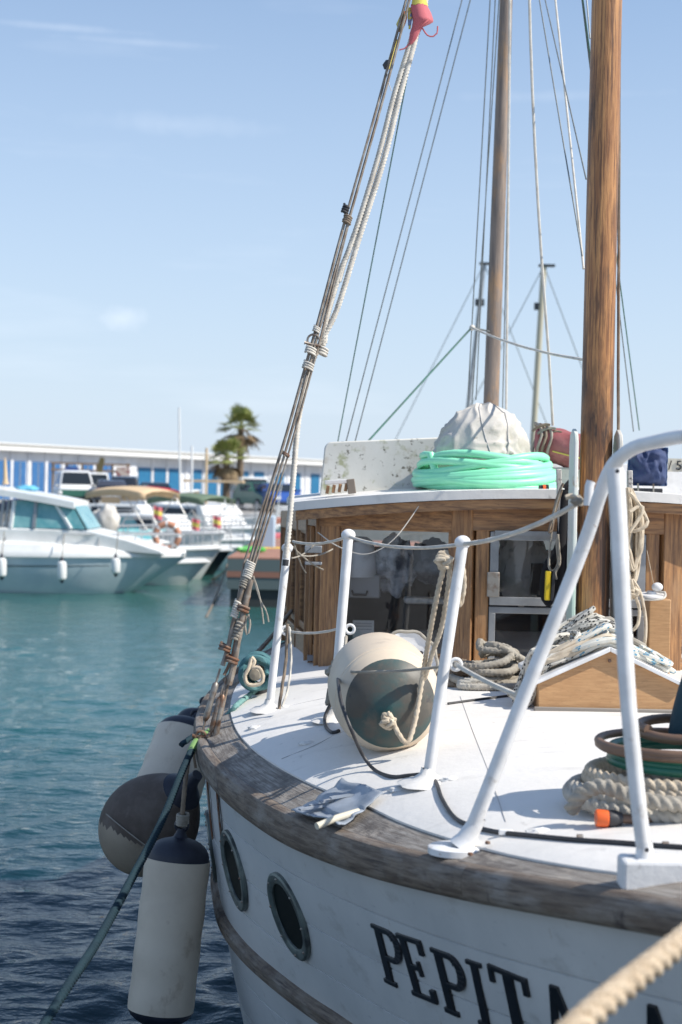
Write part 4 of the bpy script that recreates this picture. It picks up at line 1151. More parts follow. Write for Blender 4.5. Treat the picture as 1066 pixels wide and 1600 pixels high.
# white disc (upturned basin) behind the deck fender
bc = W(637, 1003, 4.72); bc.z = deckz(bc.x, 4.72) + .17
bs = root('round_white_basin', (bc.x, bc.y, deckz(bc.x, bc.y)), 'round white basin with a frayed rim propped behind the deck fender', 'basin')
ax = Vector((0.05, -1, .35)).normalized()
mk('disc', MB().lathe(bc, bc + ax, [(-.05, .085), (-.02, .098), (0, .1), (.004, .096), (-.004, .08), (-.01, .04), (-.01, 0)], 32), tube_white, bs)
u_ = ax.cross(Vector((0, 0, 1))).normalized(); v_ = ax.cross(u_)
mk('rim_rope', MB().sweep([bc + ax * .003 + (u_ * math.cos(a) + v_ * math.sin(a)) * (.1 + .003 * math.sin(a * 9)) for a in [k * 2 * math.pi / 50 for k in range(51)]], .006, 8, lobes=2, pitch=.02), rope_grey, bs)
g = MB()
for a, r_ in ((2.6, .055), (1.5, .03), (.6, .045)): g.ball(bc + ax * -.004 + (u_ * math.cos(a) - v_ * math.sin(a)) * r_, (.008, .004, .006), 8, 6)
mk('rust_spots', g, dark_void, bs)
g = MB().box((bc.x, bc.y + .09, deckz(bc.x, bc.y) + .08), (.10, .05, .16)); mk('stand', g, grey_case, bs, bevel=.01)

# rope heaps
def heap(name, label, c, rx, ry, r, turns, m, zf, seed, lobes=0, cat='rope', levels=4, jit=.25, tail=None, group=None, drift=(0, 0), hmax=None, depth=.25):
    rg = random.Random(seed); pts = []
    ox, oy, a0 = rg.random() * 9, rg.random() * 9, rg.random() * 6
    n = int(turns * 14)
    for k in range(n + 1):
        f = k / n; a = a0 + k / 14 * 2 * math.pi
        q = (.62 + .42 * math.sin(k * .23 + seed)) + jit * mnoise.noise(Vector((k * .11, ox, 0))) * 1.3
        lx = c[0] + drift[0] * (f - .5) + rx * q * math.cos(a) + rx * .35 * mnoise.noise(Vector((k * .06, 3, ox)))
        ly = c[1] + drift[1] * (f - .5) + ry * q * math.sin(a) + ry * .35 * mnoise.noise(Vector((k * .06, 8, oy)))
        lev = levels * (.5 + .5 * math.sin(f * math.pi * 1.6 + seed) + .35 * mnoise.noise(Vector((k * .17, 1, oy))))
        rad = math.hypot((lx - c[0]) / (rx + 1e-6), (ly - c[1]) / (ry + 1e-6))
        pts.append(Vector((lx, ly, zf(lx, ly) + r + max(0, lev) * r * 1.5 * max(.25, 1.3 - rad * .7))))
    if tail: pts += tail
    return mk(name, MB().sweep(spline(pts, r * .36 if lobes else max(.008, r * 1.1)), r, 9 if lobes else 7, lobes=lobes, pitch=r * 1.1, depth=depth), m, origin=(c[0], c[1], zf(c[0], c[1])), label=label, cat=cat)
def hz_(x, y):
    if abs(x - hx) < hw + .02 and hY - .01 < y < hY + .46: return zd + hh + .018 - (hh - he) * abs(x - hx) / hw
    return deckz(x, y) + .008
heap('coiled_rope', 'white rope with black flecks heaped on the left of the hatch top', (hx - .17, hY + .12), .13, .075, .0092, 9, rope_black_fleck, hz_, 3, levels=5)
heap('coiled_rope', 'white rope with blue flecks heaped across the middle of the hatch', (hx - .04, hY + .10), .17, .085, .0088, 6, rope_blue_fleck, hz_, 8, levels=4)
heap('coiled_rope', 'plain cream rope bundled along the hatch between the flecked ropes', (hx - .13, hY + .07), .15, .05, .0088, 8, rope_cream, hz_, 12, levels=3)
heap('coiled_rope', 'blue-flecked rope coil hanging over the right end of the hatch', (hx + .17, hY + .12), .10, .07, .0085, 5, rope_blue_fleck, hz_, 21, levels=3)
heap('coiled_rope', 'grey rope heaped at the foot of the mast on the hatch', (hx + .05, hY + .30), .13, .05, .010, 6, rope_grey, hz_, 25, levels=4)
heap('coiled_rope', 'black-flecked rope coiled highest, against the mast step', (hx - .03, hY + .30), .14, .05, .0088, 5, rope_black_fleck, lambda x, y: hz_(x, y) + .04, 31, levels=3)
p_ = D(775, 1082)
heap('rope_pile', 'thick grey-brown rope piled on deck against the deckhouse, nearest the hatch', (p_.x, p_.y + .12), .13, .10, .0145, 11, rope_grey, hz_, 41, lobes=3, levels=5.5)
p_ = D(725, 1078)
heap('rope_pile', 'frayed tan rope piled on deck below the left window', (p_.x - .02, p_.y + .1), .075, .08, .011, 10, rope_brown, hz_, 44, lobes=3, levels=4, depth=.35)
p_ = D(740, 1082)
heap('rope_pile', 'pale thick rope laid in a flat bight before the two darker piles', (p_.x + .03, p_.y + .03), .13, .05, .013, 2.6, rope_pale, hz_, 47, lobes=3, levels=1)
# rag on top
g = MB(); c = W(945, 1003, 4.8)
g.ball(c, (.062, .05, .028), 28, 16, lambda d: 1 + .22 * mnoise.noise(d * 2.2) + .10 * mnoise.noise(d * 6)); mk('white_rag', g, rag, origin=c, angle=60, label='crumpled greyish white rag on top of the rope heap before the mast', cat='rag')

# things seen through the windows
iy = 6.15
def ins(px, py, Y): return W(px, py, Y)
g = MB(); c = ins(562, 868, 6.08); g.lathe(c - Vector((0, 0, .09)), c + Vector((0, 0, .1)), [(0, .065), (0, .075), (.15, .060), (.17, .03), (.172, 0)], 24)
mk('white_lamp_shade', g, tube_white, origin=c, label='white rounded shade behind the left window above the grey case', cat='lamp')
g = MB(); c = ins(565, 915, 6.08); g.box(c, (.16, .08, .10)); cs = mk('grey_case', g, grey_case, origin=c, bevel=.008, label='grey hard case behind the left window', cat='case')
g = MB().sweep([c + Vector((-.04, -.045, -.02)), c + Vector((-.035, -.055, -.035)), c + Vector((.02, -.055, -.035)), c + Vector((.025, -.045, -.02))], .005, 8); mk('handle', g, black_rubber, cs)
g = MB(); c = ins(568, 985, 6.02); g.box(c + Vector((0, .03, 0)), (.09, .003, .08), Matrix.Rotation(-.25, 3, 'X')); pp = mk('printed_sheet', g, paper, origin=c, smooth=False, label='printed white sheet leaning low inside the left window', cat='paper')
for k in range(5):
    g = MB().box(c + Vector((0, .0285 - .0075 + .004 * k, .028 - .013 * k)), (.07, .001, .003), Matrix.Rotation(-.25, 3, 'X')); mk('print_line', g, grey_case, pp)
def crumple(name, label, c, rad, m, seed, cat):
    g = MB(); g.ball(c, rad, 36, 24, lambda d: 1 + .35 * mnoise.noise(d * 2.4 + Vector((seed, 0, 0))) + .22 * abs(mnoise.noise(d * 6 + Vector((0, seed, 0)))))
    return mk(name, g, m, origin=c, angle=28, label=label, cat=cat)
crumple('crumpled_plastic', 'clear-grey crumpled plastic sheet behind the left window', ins(615, 885, 6.12), (.085, .05, .11), mat('grey_plastic_film', (.5, .52, .55), .25, var=((.12, .13, .15), 12, .4, .6)), 2, 'plastic sheet')
crumple('crumpled_plastic', 'dark bunched plastic bag behind the right half of the left window', ins(675, 880, 6.2), (.10, .05, .09), mat('dark_plastic', (.07, .08, .10), .3, var=((.2, .21, .24), 9, .5, .7)), 5, 'plastic bag')
g = MB(); c = ins(668, 938, 6.02); g.box(c, (.20, .10, .025)); mk('folded_towel', g, rag, origin=c, bevel=.01, label='folded white towel on the sill behind the left window', cat='towel')
crumple('crumpled_cloth', 'crumpled off-white cloth behind the upper centre window', ins(815, 880, 6.0), (.10, .04, .15), canvas_white, 9, 'cloth')
g = MB(); c = ins(845, 905, 5.93); g.box(c, (.08, .03, .13)); mk('brown_box', g, mat('dark_brown_card', (.06, .045, .035), .7), origin=c, label='dark brown box before the crumpled cloth in the centre window', cat='box')
crumple('crumpled_plastic', 'pale blue plastic sheeting behind the right window', ins(1080, 920, 6.1), (.14, .05, .26), mat('pale_film', (.42, .48, .52), .25, var=((.6, .63, .65), 10, .4, .6)), 13, 'plastic sheet')
g = MB().sweep(spline([W(655, 790, 5.72), W(640, 812, 5.70), W(620, 838, 5.68), W(595, 858, 5.68), W(565, 866, 5.70), W(525, 852, 5.78), W(497, 832, 5.85)], .02), .0022, 6)
mk('loose_wire', g, rope_white, origin=W(600, 850, 5.7), label='thin pale wire drooping across the left deckhouse window', cat='wire')

# aluminium lamp bracket at the left corner with lashing
lb = root('lashed_bracket', W(485, 870, 5.85), 'grey metal bracket lashed with cord at the left corner post', 'bracket')
g = MB().box(W(490, 858, 5.82), (.07, .05, .03)); g.box(W(490, 880, 5.82), (.07, .05, .012)); mk('bracket', g, alu, lb, bevel=.003)
for k, (a, b) in enumerate((((452, 848), (505, 890)), ((456, 872), (492, 850)), ((460, 850), (478, 895)), ((470, 868), (520, 858)))):
    mk('cord', MB().sweep(sag(W(*a, 5.35), W(*b, 5.75), .012), .0032, 7, lobes=2, pitch=.02), rope_grey, lb)

# on the roof: locker, rack, hose, bundle
def RP(px, py, Y): return W(px, py, Y)
lk = root('mouldy_roof_locker', (W(590, 770, 6.35).x, 6.35, 2.37), 'mould-spotted white locker standing on the deckhouse roof', 'locker')
g = MB(); Yk = 6.3
tl, tr_, br, bl = W(507, 690, Yk), W(682, 683, Yk), W(690, 785, Yk), W(499, 782, Yk)
poly = [bl, br, tr_ + Vector((.02, 0, 0))]
for k in range(7):
    a = math.pi / 2 + math.pi / 2 * k / 6
    poly.append(tl + Vector((.035 + .035 * math.cos(a), 0, -.035 + .035 * math.sin(a))))
g.prism(poly, (0, .42, 0)); mk('shell', g, mouldy, lk, angle=40, bevel=.006)
g = MB().box(W(656, 748, 6.22), (.045, .10, .085)); mk('end_block', g, mouldy, lk, bevel=.006)
rk = root('wooden_rack', (W(532, 772, 6.05).x, 6.05, 2.345), 'small slatted wooden rack on the roof edge before the locker', 'rack')
for k in range(5):
    g = MB().box(W(512 + 9.6 * k, 765 - 1.2 * k, 6.0), (.014, .05, .035), Matrix.Rotation(.15, 3, 'Y')); mk('slat', g, wood_v, rk, bevel=.002)
g = MB().box(W(549, 760, 5.98), (.034, .05, .062), Matrix.Rotation(-.15, 3, 'Y')); mk('end_post', g, teak_edge, rk, bevel=.003)
g = MB().box(W(528, 753, 6.04), (.11, .03, .018), Matrix.Rotation(-.06, 3, 'Y')); mk('top_rail', g, tube_white, rk, bevel=.002)
# hose coil
hose_c = Vector((W(758, 740, 6.05).x, 6.05, 2.405))
g = MB(); rg = random.Random(4); pts = []
T_ = 11
for k in range(T_ * 26 + 1):
    a = k / 26 * 2 * math.pi; lp = k / 26
    lvl = (lp * 2.17) % 5.0
    rad = .262 + .034 * mnoise.noise(Vector((lp * .9, 2, 0))) + .018 * math.sin(lp * 2.6)
    tilt = .020 * math.sin(a + lp * 2.4) + .006 * math.sin(2 * a + lp)
    z = .017 + lvl * .0225 + tilt * (.5 + .25 * lvl)
    pts.append(hose_c + Vector((rad * math.cos(a) * 1.06, rad * math.sin(a) * .9, max(.017 - .0 , z) - .03 * (rad * math.cos(a)) ** 2)))
g.sweep(pts, .0165, 12)
hs1 = mk('coiled_garden_hose', g, mint, origin=hose_c, label='coil of thick mint green hose on the deckhouse roof', cat='hose')
g = MB().lathe(W(842, 763, 5.78), W(858, 762, 5.78), [(0, .0), (0, .012), (.018, .012), (.02, .014), (.04, .014), (.042, 0)], 14); mk('hose_coupling', g, black_rubber, hs1)
g = MB().lathe(W(848, 763, 5.775), W(853, 763, 5.775), [(0, .0145), (.008, .0147), (.012, .0145)], 14); mk('coupling_ring', g, orange, hs1)
# covered bundle
bc_ = Vector((W(752, 690, 6.12).x, 6.12, 2.515))
def wrap(d):
    a = math.atan2(d.y, d.x); low = max(0.0, min(1.0, .75 - d.z)); wv = mnoise.noise(d * 1.2 + Vector((4, 0, 2)))
    q = Vector((a * 1.9 + 1.8 * wv, d.z * 1.1, 2.0))
    f1 = 1 - min(1, 2.6 * abs(mnoise.noise(q))); f2 = 1 - min(1, 3.0 * abs(mnoise.noise(Vector((a * 1.2 - d.z * 2.6, d.z * 3.2 + a * .6, 7.0)))))
    return .955 + .10 * mnoise.noise(d * .9 + Vector((9, 2, 1))) + .075 * f1 ** 2 * (.3 + low) + .045 * f2 ** 2 + .045 * math.sin(a * 3 + 1) * low * .5
g = MB().ball(bc_, (.212, .205, .262), 150, 96, wrap)
bnd = mk('canvas_covered_bundle', g, canvas_white, origin=(bc_.x, bc_.y, 2.42), angle=80, label='dirty white canvas bundle sitting inside the green hose coil', cat='bundle')
for az_, tw_ in ((-1.9, .5), (-.75, -.4)):
    P_ = []
    for k in range(26):
        ph_ = 1.45 - 1.5 * k / 25; a = az_ + tw_ * k / 25; d = Vector((math.cos(ph_) * math.cos(a), math.cos(ph_) * math.sin(a), math.sin(ph_)))
        P_.append(bc_ + Vector((d.x * .212, d.y * .205, d.z * .262)) * (wrap(d) + .006))
    mk('stitched_seam', MB().sweep(P_, .0022, 5), grey_case, bnd)
g = MB().sweep([bc_ + Vector((.205 * math.cos(a) * 1.03, .2 * math.sin(a) * 1.03, -.06 + .03 * math.sin(2 * a))) * 1 for a in [k * 2 * math.pi / 40 for k in range(41)]], .003, 6); mk('tie_cord', g, rope_grey, bnd)
# maroon bundle
mb0, mb1 = W(838, 690, 6.45), W(925, 712, 6.35)
mbr = root('maroon_sail_bundle', (mb0.x, 6.45, 2.5), 'faded maroon canvas roll tied with ropes left of the mast', 'sail bundle')
rows = []; g = MB()
for i in range(17):
    f = i / 16; c = mb0.lerp(mb1, f)
    rr_ = .082 * (.72 + .28 * sm(f * 6)) * (1 - .35 * sm((f - .9) * 10))
    rows.append([c + Vector((.0, math.cos(a) * rr_, math.sin(a) * rr_)) * (1 + .12 * mnoise.noise(Vector((f * 5, math.cos(a) * 2, math.sin(a) * 2)))) if 0 else c + Vector((.006 * mnoise.noise(Vector((f * 9, a, 0))), math.cos(a), math.sin(a) * 1.0)) * 1 * 0 + Vector((0, math.cos(a), math.sin(a))) * rr_ * (1 + .16 * mnoise.noise(Vector((f * 4, math.cos(a) * 2.2, math.sin(a) * 2.2)))) for a in [k * 2 * math.pi / 26 for k in range(26)]])
g.grid(rows, True); g.add(rows[0], [tuple(range(26))]); g.add(rows[-1], [tuple(range(25, -1, -1))])
mk('roll', g, maroon, mbr, angle=60)
for i, f in enumerate((.02, .10, .2)):
    c = mb0.lerp(mb1, f); mk('tie', MB().sweep([c + Vector((.01 * math.sin(3 * a), math.cos(a) * .085, math.sin(a) * .085)) for a in [k * 2 * math.pi / 20 for k in range(21)]], .007, 7, lobes=3), rope_brown if i % 2 else rope_grey, mbr)
for i in range(5):
    a, b = (832 + 8 * i, 674 + 4 * i), (850 + 9 * i, 664 + 6 * i)
    mk('tie', MB().sweep(sag(W(*a, 6.38), W(b[0] + 10, b[1], 6.36), -.012), .0065, 7, lobes=3), rope_grey if i % 2 else rope_brown, mbr)
g = MB().sweep([mb0.lerp(mb1, .25 + .7 * k / 8) + Vector((0, -.083, -.03)) for k in range(9)], .003, 6); mk('zip', g, flag_yellow, mbr)
g = MB().beam(W(842, 748, 6.5), W(930, 748, 6.5), .30, .10); g.v = [(a, b, c_) for a, b, c_ in g.v]; mk('boom_crutch_box', g, mouldy, mbr, bevel=.01)

# blue bag on a black bracket
bb = root('blue_fabric_bag', W(1010, 760, 6.05), 'square navy blue zipped bag on the roof right of the mast', 'bag')
c = W(1011, 729, 6.05)
g = MB(); nx_, nz_ = 26, 26
def bagp(u, v, s):
    e = 1 - max(abs(u), abs(v)) ** 6 * .04
    bul = .055 * (1 - u ** 4) * (1 - v ** 4)
    return c + Vector((u * .084 * e, s * (.02 + bul + .020 * mnoise.noise(Vector((u * 2.2, v * 2.2, s * 3))) - .022 * abs(mnoise.noise(Vector((u * 3.4 + v, v * 1.8, s))))), v * .082 * e))
for s in (-1, 1):
    g.grid([[bagp(-1 + 2 * i / nx_, -1 + 2 * j / nz_, s) for i in range(nx_ + 1)] for j in range(nz_ + 1)])
rim_ = [(-1 + 2 * i / nx_, -1) for i in range(nx_)] + [(1, -1 + 2 * j / nz_) for j in range(nz_)] + [(1 - 2 * i / nx_, 1) for i in range(nx_)] + [(-1, 1 - 2 * j / nz_) for j in range(nz_)]
g.grid([[bagp(u, v, -1) for u, v in rim_], [bagp(u, v, 1) for u, v in rim_]], True)
mk('body', g, navy_cloth, bb, angle=70)
mk('piping', MB().sweep([bagp(u, v, -1) + Vector((0, -.002, 0)) for u, v in rim_] + [bagp(-1, -1, -1)], .004, 7), mat('blue_piping', (.02, .06, .16), .6), bb)
g = MB().box(W(1010, 767, 6.02), (.13, .04, .022)); bk = mk('black_bracket', g, black_rubber, bb, bevel=.002)
for k in (-.035, .03):
    g = MB().sweep([W(1010, 772, 6.0) + Vector((k, 0, -.03)), W(1010, 772, 6.0) + Vector((k, 0, .0)), W(1010, 760, 6.0) + Vector((k, 0, .012))], .004, 7); mk('hook', g, steel, bb)
# curved white coaming with the registration plate, aft on the roof
co_ = MB(); rows = []
for i in range(21):
    f = i / 20; b = -.25 + 1.05 * f
    x = cxl(6.9) + b
    zt = 2.50 + .055 * math.sin(math.pi * min(1, f * .9 + .05))
    rows.append([Vector((x, 6.75 + .05 * f, 2.36)), Vector((x, 6.75 + .05 * f, zt)), Vector((x, 6.80 + .05 * f, zt + .008)), Vector((x, 6.95, zt + .01)), Vector((x, 7.3, 2.38))])
co_.grid(rows); mk('roof_coaming', co_, tube_white, boat, angle=40)
pl = W(1062, 727, 6.62)
g = MB().box(pl + Vector((.03, 0, 0)), (.17, .006, .062)); plate = mk('registration_plate', g, mat('plate_cream', (.55, .52, .44), .6), boat)
def text_mesh(name, s, size, loc, m, par, extrude=.002):
    cu = bpy.data.curves.new(name, 'FONT'); cu.body = s; cu.size = size; cu.extrude = extrude; cu.align_x = 'LEFT'; cu.resolution_u = 3
    to = bpy.data.objects.new(name + '_tmp', cu); COL.objects.link(to)
    dg = bpy.context.evaluated_depsgraph_get(); me = bpy.data.meshes.new_from_object(to.evaluated_get(dg))
    bpy.data.objects.remove(to)
    me.name = name; me.materials.clear(); me.materials.append(m)
    for v in me.vertices: v.co = Vector((v.co.x, -v.co.z, v.co.y))
    o = bpy.data.objects.new(name, me); COL.objects.link(o); o.parent = par; o.location = Vector(loc) - wloc(par)
    return o
text_mesh('plate_number', '/ 58', .062, pl + Vector((-.055, -.008, -.022)), letter_black, plate)

# fittings around the mast: cleat bars, hanging lines, belt, spool
cb1 = root('cleat_bar', W(878, 790, 5.5), 'chipped white cleat bar hung with dark straps left of the mast', 'cleat')
peel = mat('chipped_white_wood', (.58, .56, .53), .7, var=((.42, .40, .37), 20, .4, .7), stain=((.10, .09, .08), 60, .60, .66))
g = MB().beam(W(873, 733, 5.5), W(876, 835, 5.5), .019, .025, up=(0, 1, 0)); mk('bar', g, peel, cb1, bevel=.003)
def hang(par, name, tr, r, m, Y, lobes=3, n=8, pitch=.018):
    mk(name, MB().sweep(spline([W(px, py, Y + (k % 3) * .006) for k, (px, py) in enumerate(tr)], .012), r, n, lobes=lobes, pitch=pitch), m, par)
hl = root('looped_line', W(872, 800, 5.45), 'thin brown cord looped on the cleat bar left of the mast', 'cord')
hang(hl, 'loop', [(880, 755), (870, 780), (863, 810), (858, 832), (862, 830), (868, 800), (878, 765)], .0052, rope_brown, 5.44)
hang(hl, 'loop', [(878, 760), (866, 800), (860, 850), (858, 885), (864, 892), (872, 880), (870, 850), (872, 835)], .0048, rope_grey, 5.44)
hang(hl, 'loop', [(872, 835), (874, 860), (875, 880), (868, 895), (870, 905)], .0045, rope_grey, 5.43)
st = root('black_strap_bundle', W(888, 840, 5.46), 'black webbing straps hanging left of the mast', 'strap')
for k, tr in enumerate(([(884, 765), (880, 820), (876, 880), (870, 930), (866, 944)], [(892, 770), (889, 830), (884, 880), (876, 940)], [(880, 775), (874, 850), (857, 880), (850, 910), (852, 935), (862, 945)], [(888, 762), (895, 790), (893, 850), (886, 900)], [(884, 764), (888, 756), (894, 764), (890, 790), (880, 830)])):
    P_ = spline([W(px, py, 5.47 + .012 * k) for px, py in tr], .015); g = MB().sweep(P_, .016, 8, flat=.25 if k != 4 else .8); mk('strap', g, black_cloth, st)
g = MB().beam(W(857, 892, 5.44), W(855, 938, 5.44), .021, .02, up=(0, 1, 0)); yt = mk('yellow_tool', g, yellow, origin=W(856, 938, 5.44), bevel=.004, label='yellow and black tool hanging among the black straps', cat='tool')
g = MB().beam(W(866, 892, 5.438), W(862, 938, 5.438), .012, .022, up=(0, 1, 0)); mk('black_grip', g, black_rubber, yt, bevel=.002)
g = MB().beam(W(984, 735, 5.5), W(985, 838, 5.5), .019, .025, up=(0, 1, 0)); cb2 = mk('cleat_bar', g, peel, origin=W(985, 838, 5.5), bevel=.003, label='white cleat bar behind the coiled line right of the mast', cat='cleat')
rc = root('hanging_rope_coil', W(990, 760, 5.4), 'cream rope coil hanging on the cleat right of the mast', 'rope')
rg = random.Random(12)
for k in range(10):
    a = rg.uniform(-6, 6); w_ = rg.uniform(4, 15); x0_ = 986 + rg.uniform(-2, 6); bot = rg.uniform(885, 928)
    tr = [(981 + a * .4, 762), (x0_ - w_ * .5, 800), (x0_ - w_ * .7 + a, 850), (x0_ - w_ * .6, bot - 20), (x0_ + a * .3, bot), (x0_ + w_ * .8, bot - 22), (x0_ + w_ * 1.1, 850), (x0_ + w_, 800), (984 + a * .5, 764)]
    hang(rc, 'loop', tr, .0068, rope_cream, 5.38 + .012 * (k % 5), n=9)
hang(rc, 'tail', [(984, 770), (1000, 790), (1012, 815), (1010, 822), (992, 830), (984, 828)], .0072, rope_cream, 5.35, n=9)
hang(rc, 'tail', [(984, 832), (1004, 800), (1000, 790), (984, 800)], .0072, rope_cream, 5.345, n=9)
hang(rc, 'tail', [(988, 905), (1000, 925), (1008, 960), (1009, 990), (1006, 1015)], .0065, rope_cream, 5.38, n=9)
hang(rc, 'tail', [(986, 905), (992, 930), (999, 950), (997, 975), (989, 985)], .0065, rope_cream, 5.36, n=9)
knot(W(988, 925, 5.38), .032, .0065, rope_cream, rc, 17, 20)
# fishing reel style spool on a wooden block
g = MB().box((W(1027, 985, 5.62).x, 5.62, (W(1027, 935, 5.62).z + 1.68) / 2), (.085, .09, W(1027, 935, 5.62).z - 1.68)); mk('spool_post', g, wood_pale, boat, bevel=.004)
sp = root('line_spool', W(1020, 930, 5.55), 'white line spool on the pale wooden block right of the mast', 'spool')
c = W(1018, 929, 5.53)
mk('disc', MB().lathe(c - Vector((0, 0, .012)), c + Vector((.0, -.004, .03)), [(0, .03), (0.004, .052), (.010, .056), (.014, .054), (.016, .02), (.026, .016), (.028, 0)], 26), tube_white, sp)
mk('knob', MB().ball(c + Vector((.02, -.01, .03)), (.022, .02, .018), 16, 10), tube_white, sp)
mk('crank', MB().sweep(spline([c + Vector((-.05, -.04, -.016)), c + Vector((0, -.05, -.016)), c + Vector((.04, -.045, -.008)), c + Vector((.045, -.03, .012)), c + Vector((.028, -.02, .01))], .008), .0045, 8), rope_white, sp)
mk('line', MB().sweep([c + Vector((.01, 0, .03)), W(1011, 860, 5.45)], .0012, 5), rope_cream, sp)
g = MB().sweep([W(908, 775, f1.y - .03), W(903, 790, f1.y - .02), W(897, 806, f1.y - .02)], .006, 8, lobes=3)
kn = root('lifeline_knot', W(900, 783, f1.y - .02), 'frayed cream knot ending the top lifeline at the bow rail', 'knot')
knot(W(902, 783, f1.y - .03), .012, .0055, rope_grey, kn, 8, 12)
mk('frayed_end', MB().sweep(spline([W(902, 780, f1.y - .03), W(893, 775, f1.y - .035), W(884, 777, f1.y - .035)], .006), .006, 8, lobes=3), rope_cream, kn)
g = MB().sweep([W(919, 790, f1.y - .05), W(921, 760, f1.y - .05), W(924, 752, f1.y - .05)], .010, 10); mk('rail_lug', g, tube_white, boat)

# bollard with teal rope at the left
bp = W(425, 1082, 5.05); 
bo = root('mooring_post', bp, 'dark mooring post wound with teal rope at the left deck edge', 'bollard')
bp = D(408, 1086); pass
mk('post', MB().lathe(bp - Vector((0, 0, .05)), bp + Vector((0, 0, .1)), [(0, .05), (.02, .05), (.03, .03), (.09, .028)], 20), black_rubber, bo)
hb_a, hb_b = bp + Vector((.0, .10, .10)), bp + Vector((-.02, -.13, .095))
mk('horn', MB().lathe(hb_a, hb_b, [(-.02, .02), (0, .022), (.19, .022), (.21, .026), (.225, .02), (.228, 0)], 18), mat('wooden_horn', (.34, .30, .24), .6), bo)
tr_ = root('teal_rope_winding', hb_b, 'teal rope wound thickly round the mooring post horn', 'rope')
pts = []
for k in range(9 * 40):
    a = k / 40 * 2 * math.pi; f = k / (9 * 40); c = hb_b.lerp(hb_a, .1 + .5 * f)
    rr_ = .044 + .018 * abs(math.sin(f * 9)) + .003 * math.sin(k * .4)
    pts.append(c + Vector((math.cos(a) * rr_, .02 * math.sin(a * 1.0 + f * 20), math.sin(a) * rr_)))
mk('winding', MB().sweep(pts, .011, 9, lobes=3, pitch=.0115, depth=.3), mat('mid_teal_rope', (.06, .17, .19), .85, var=((.10, .22, .23), 14, .4, .7), bump=(300, .5, .003)), tr_)
mk('cream_eye', MB().sweep(spline([hb_b + Vector(p) for p in ((-.012, -.012, .065), (-.02, -.02, .03), (-.034, -.022, 0), (-.026, -.022, -.03), (0, -.022, -.036), (.028, -.022, -.026), (.034, -.022, .0), (.018, -.02, .03), (-.006, -.016, .03), (.0, -.012, .055), (-.012, -.012, .068))], .008), .0078, 9, lobes=3, pitch=.02), rope_cream, tr_)

# mooring line in teal, led over the side down to the quay
mo = root('teal_mooring_line', W(300, 1175, 4.35), 'long teal mooring rope running from the rail down to the water at left', 'rope')
A0 = bp + Vector((-.02, -.02, .02))
mk('deck_end', MB().sweep(spline([A0, D(386, 1097) + Vector((0,0,.02)), D(368, 1112) + Vector((0,0,.02)), W(352, 1122, 5.35)], .008), .0105, 9, lobes=3, pitch=.03, depth=.3), rope_teal_lt, mo)
mk('chafe_hose', MB().sweep(spline([W(358, 1117, 5.4), W(342, 1133, 5.25), W(322, 1147, 5.1), W(306, 1160, 5.0), W(298, 1176, 4.94)], .01), lambda t: .012 + .002 * t, 12), rope_lime, mo)
mk('outer_end', MB().sweep(spline([W(300, 1172, 4.95), W(288, 1198, 4.82), W(252, 1285, 4.5), W(205, 1375, 4.15), W(150, 1475, 3.75), W(70, 1600, 3.3), Vector((-.86, 2.2, .82)), Vector((-.98, .82, .80))], .003), .0118, 15, lobes=3, pitch=.0155, depth=.42), rope_teal, mo)
mk('loose_tail', MB().sweep(spline([W(340, 1128, 5.35), W(318, 1142, 5.2), W(300, 1152, 5.1), W(283, 1164, 5.05)], .009), .0105, 9, lobes=3, pitch=.03, depth=.3), rope_teal, mo)
# other ropes led over the side aft
for i, (a, b, m_, r_) in enumerate((((352, 1062, 6.0), (455, 955, 7.2), rope_brown, .011), ((335, 1115, 5.4), (372, 1068, 6.0), rope_brown, .008), ((345, 1110, 5.5), (400, 1040, 6.3), rope_teal, .0125))):
    mk('stern_rope', MB().sweep(sag(W(*a), W(*b), .03), r_, 9, lobes=3, pitch=.03), m_, origin=W(*a), label=('brown rope slanting from the shrouds to the deckhouse side', 'short brown rope behind the bottlescrews', 'dark teal rope running aft along the rail')[i], cat='rope')
g = MB().sweep(spline([W(449, 975, 5.02), W(447, 1030, 5.02), W(440, 1080, 5.0), W(436, 1108, 4.99)], .01), .006, 8, lobes=3)
mk('hanging_line', g, rope_brown, origin=W(437, 1105, 4.95), label='brown line hanging down just right of the leftmost stanchion', cat='rope')
g = MB().sweep(spline([W(452, 980, 5.02), W(455, 1030, 5.02), W(450, 1075, 5.0), W(441, 1104, 4.97)], .01), .0045, 8, lobes=3)
mk('hanging_line', g, rope_white, origin=W(440, 1105, 4.95), label='thin white line beside the brown one right of the leftmost stanchion', cat='rope')

# fenders along the side
def fender(name, label, top, bot, r, mbody, mcap, neck=.05, par=None, cap=.075):
    top, bot = Vector(top), Vector(bot); L_ = (bot - top).length
    rt = root(name, bot, label, 'fender')
    def pr(t):
        return r * (1 - max(0, 1 - t / (r * .75)) ** 2.2) ** .5 if t < r * .75 else r
    body = [(cap + (L_ - 2 * cap) * k / 20, r * (1 + .012 * math.sin(k * 1.1))) for k in range(21)]
    mk('body', MB().lathe(top, bot, [(cap - .0, r * .965)] + body + [(L_ - cap, r * .965)], 36), mbody, rt)
    mk('end_cap', MB().lathe(top, bot, [(-.030, .014), (-.014, .018), (0, .026)] + [(cap * .06 + cap * .94 * (1 - math.cos(k / 8 * math.pi / 2)), .03 + (r * .965 - .03) * math.sin(k / 8 * math.pi / 2)) for k in range(1, 9)], 36), mcap, rt)
    mk('end_cap', MB().lathe(top, bot, [(L_ - cap + cap * k / 8, r * .965 * math.cos(k / 8 * math.pi / 2) + .002) for k in range(9)] + [(L_ + .02, .002)], 36), mcap, rt)
    g = MB().sweep(eyering(top - (bot - top).normalized() * .04, .018, .008), .009, 8, caps=False); mk('eye', g, mcap, rt)
    return rt
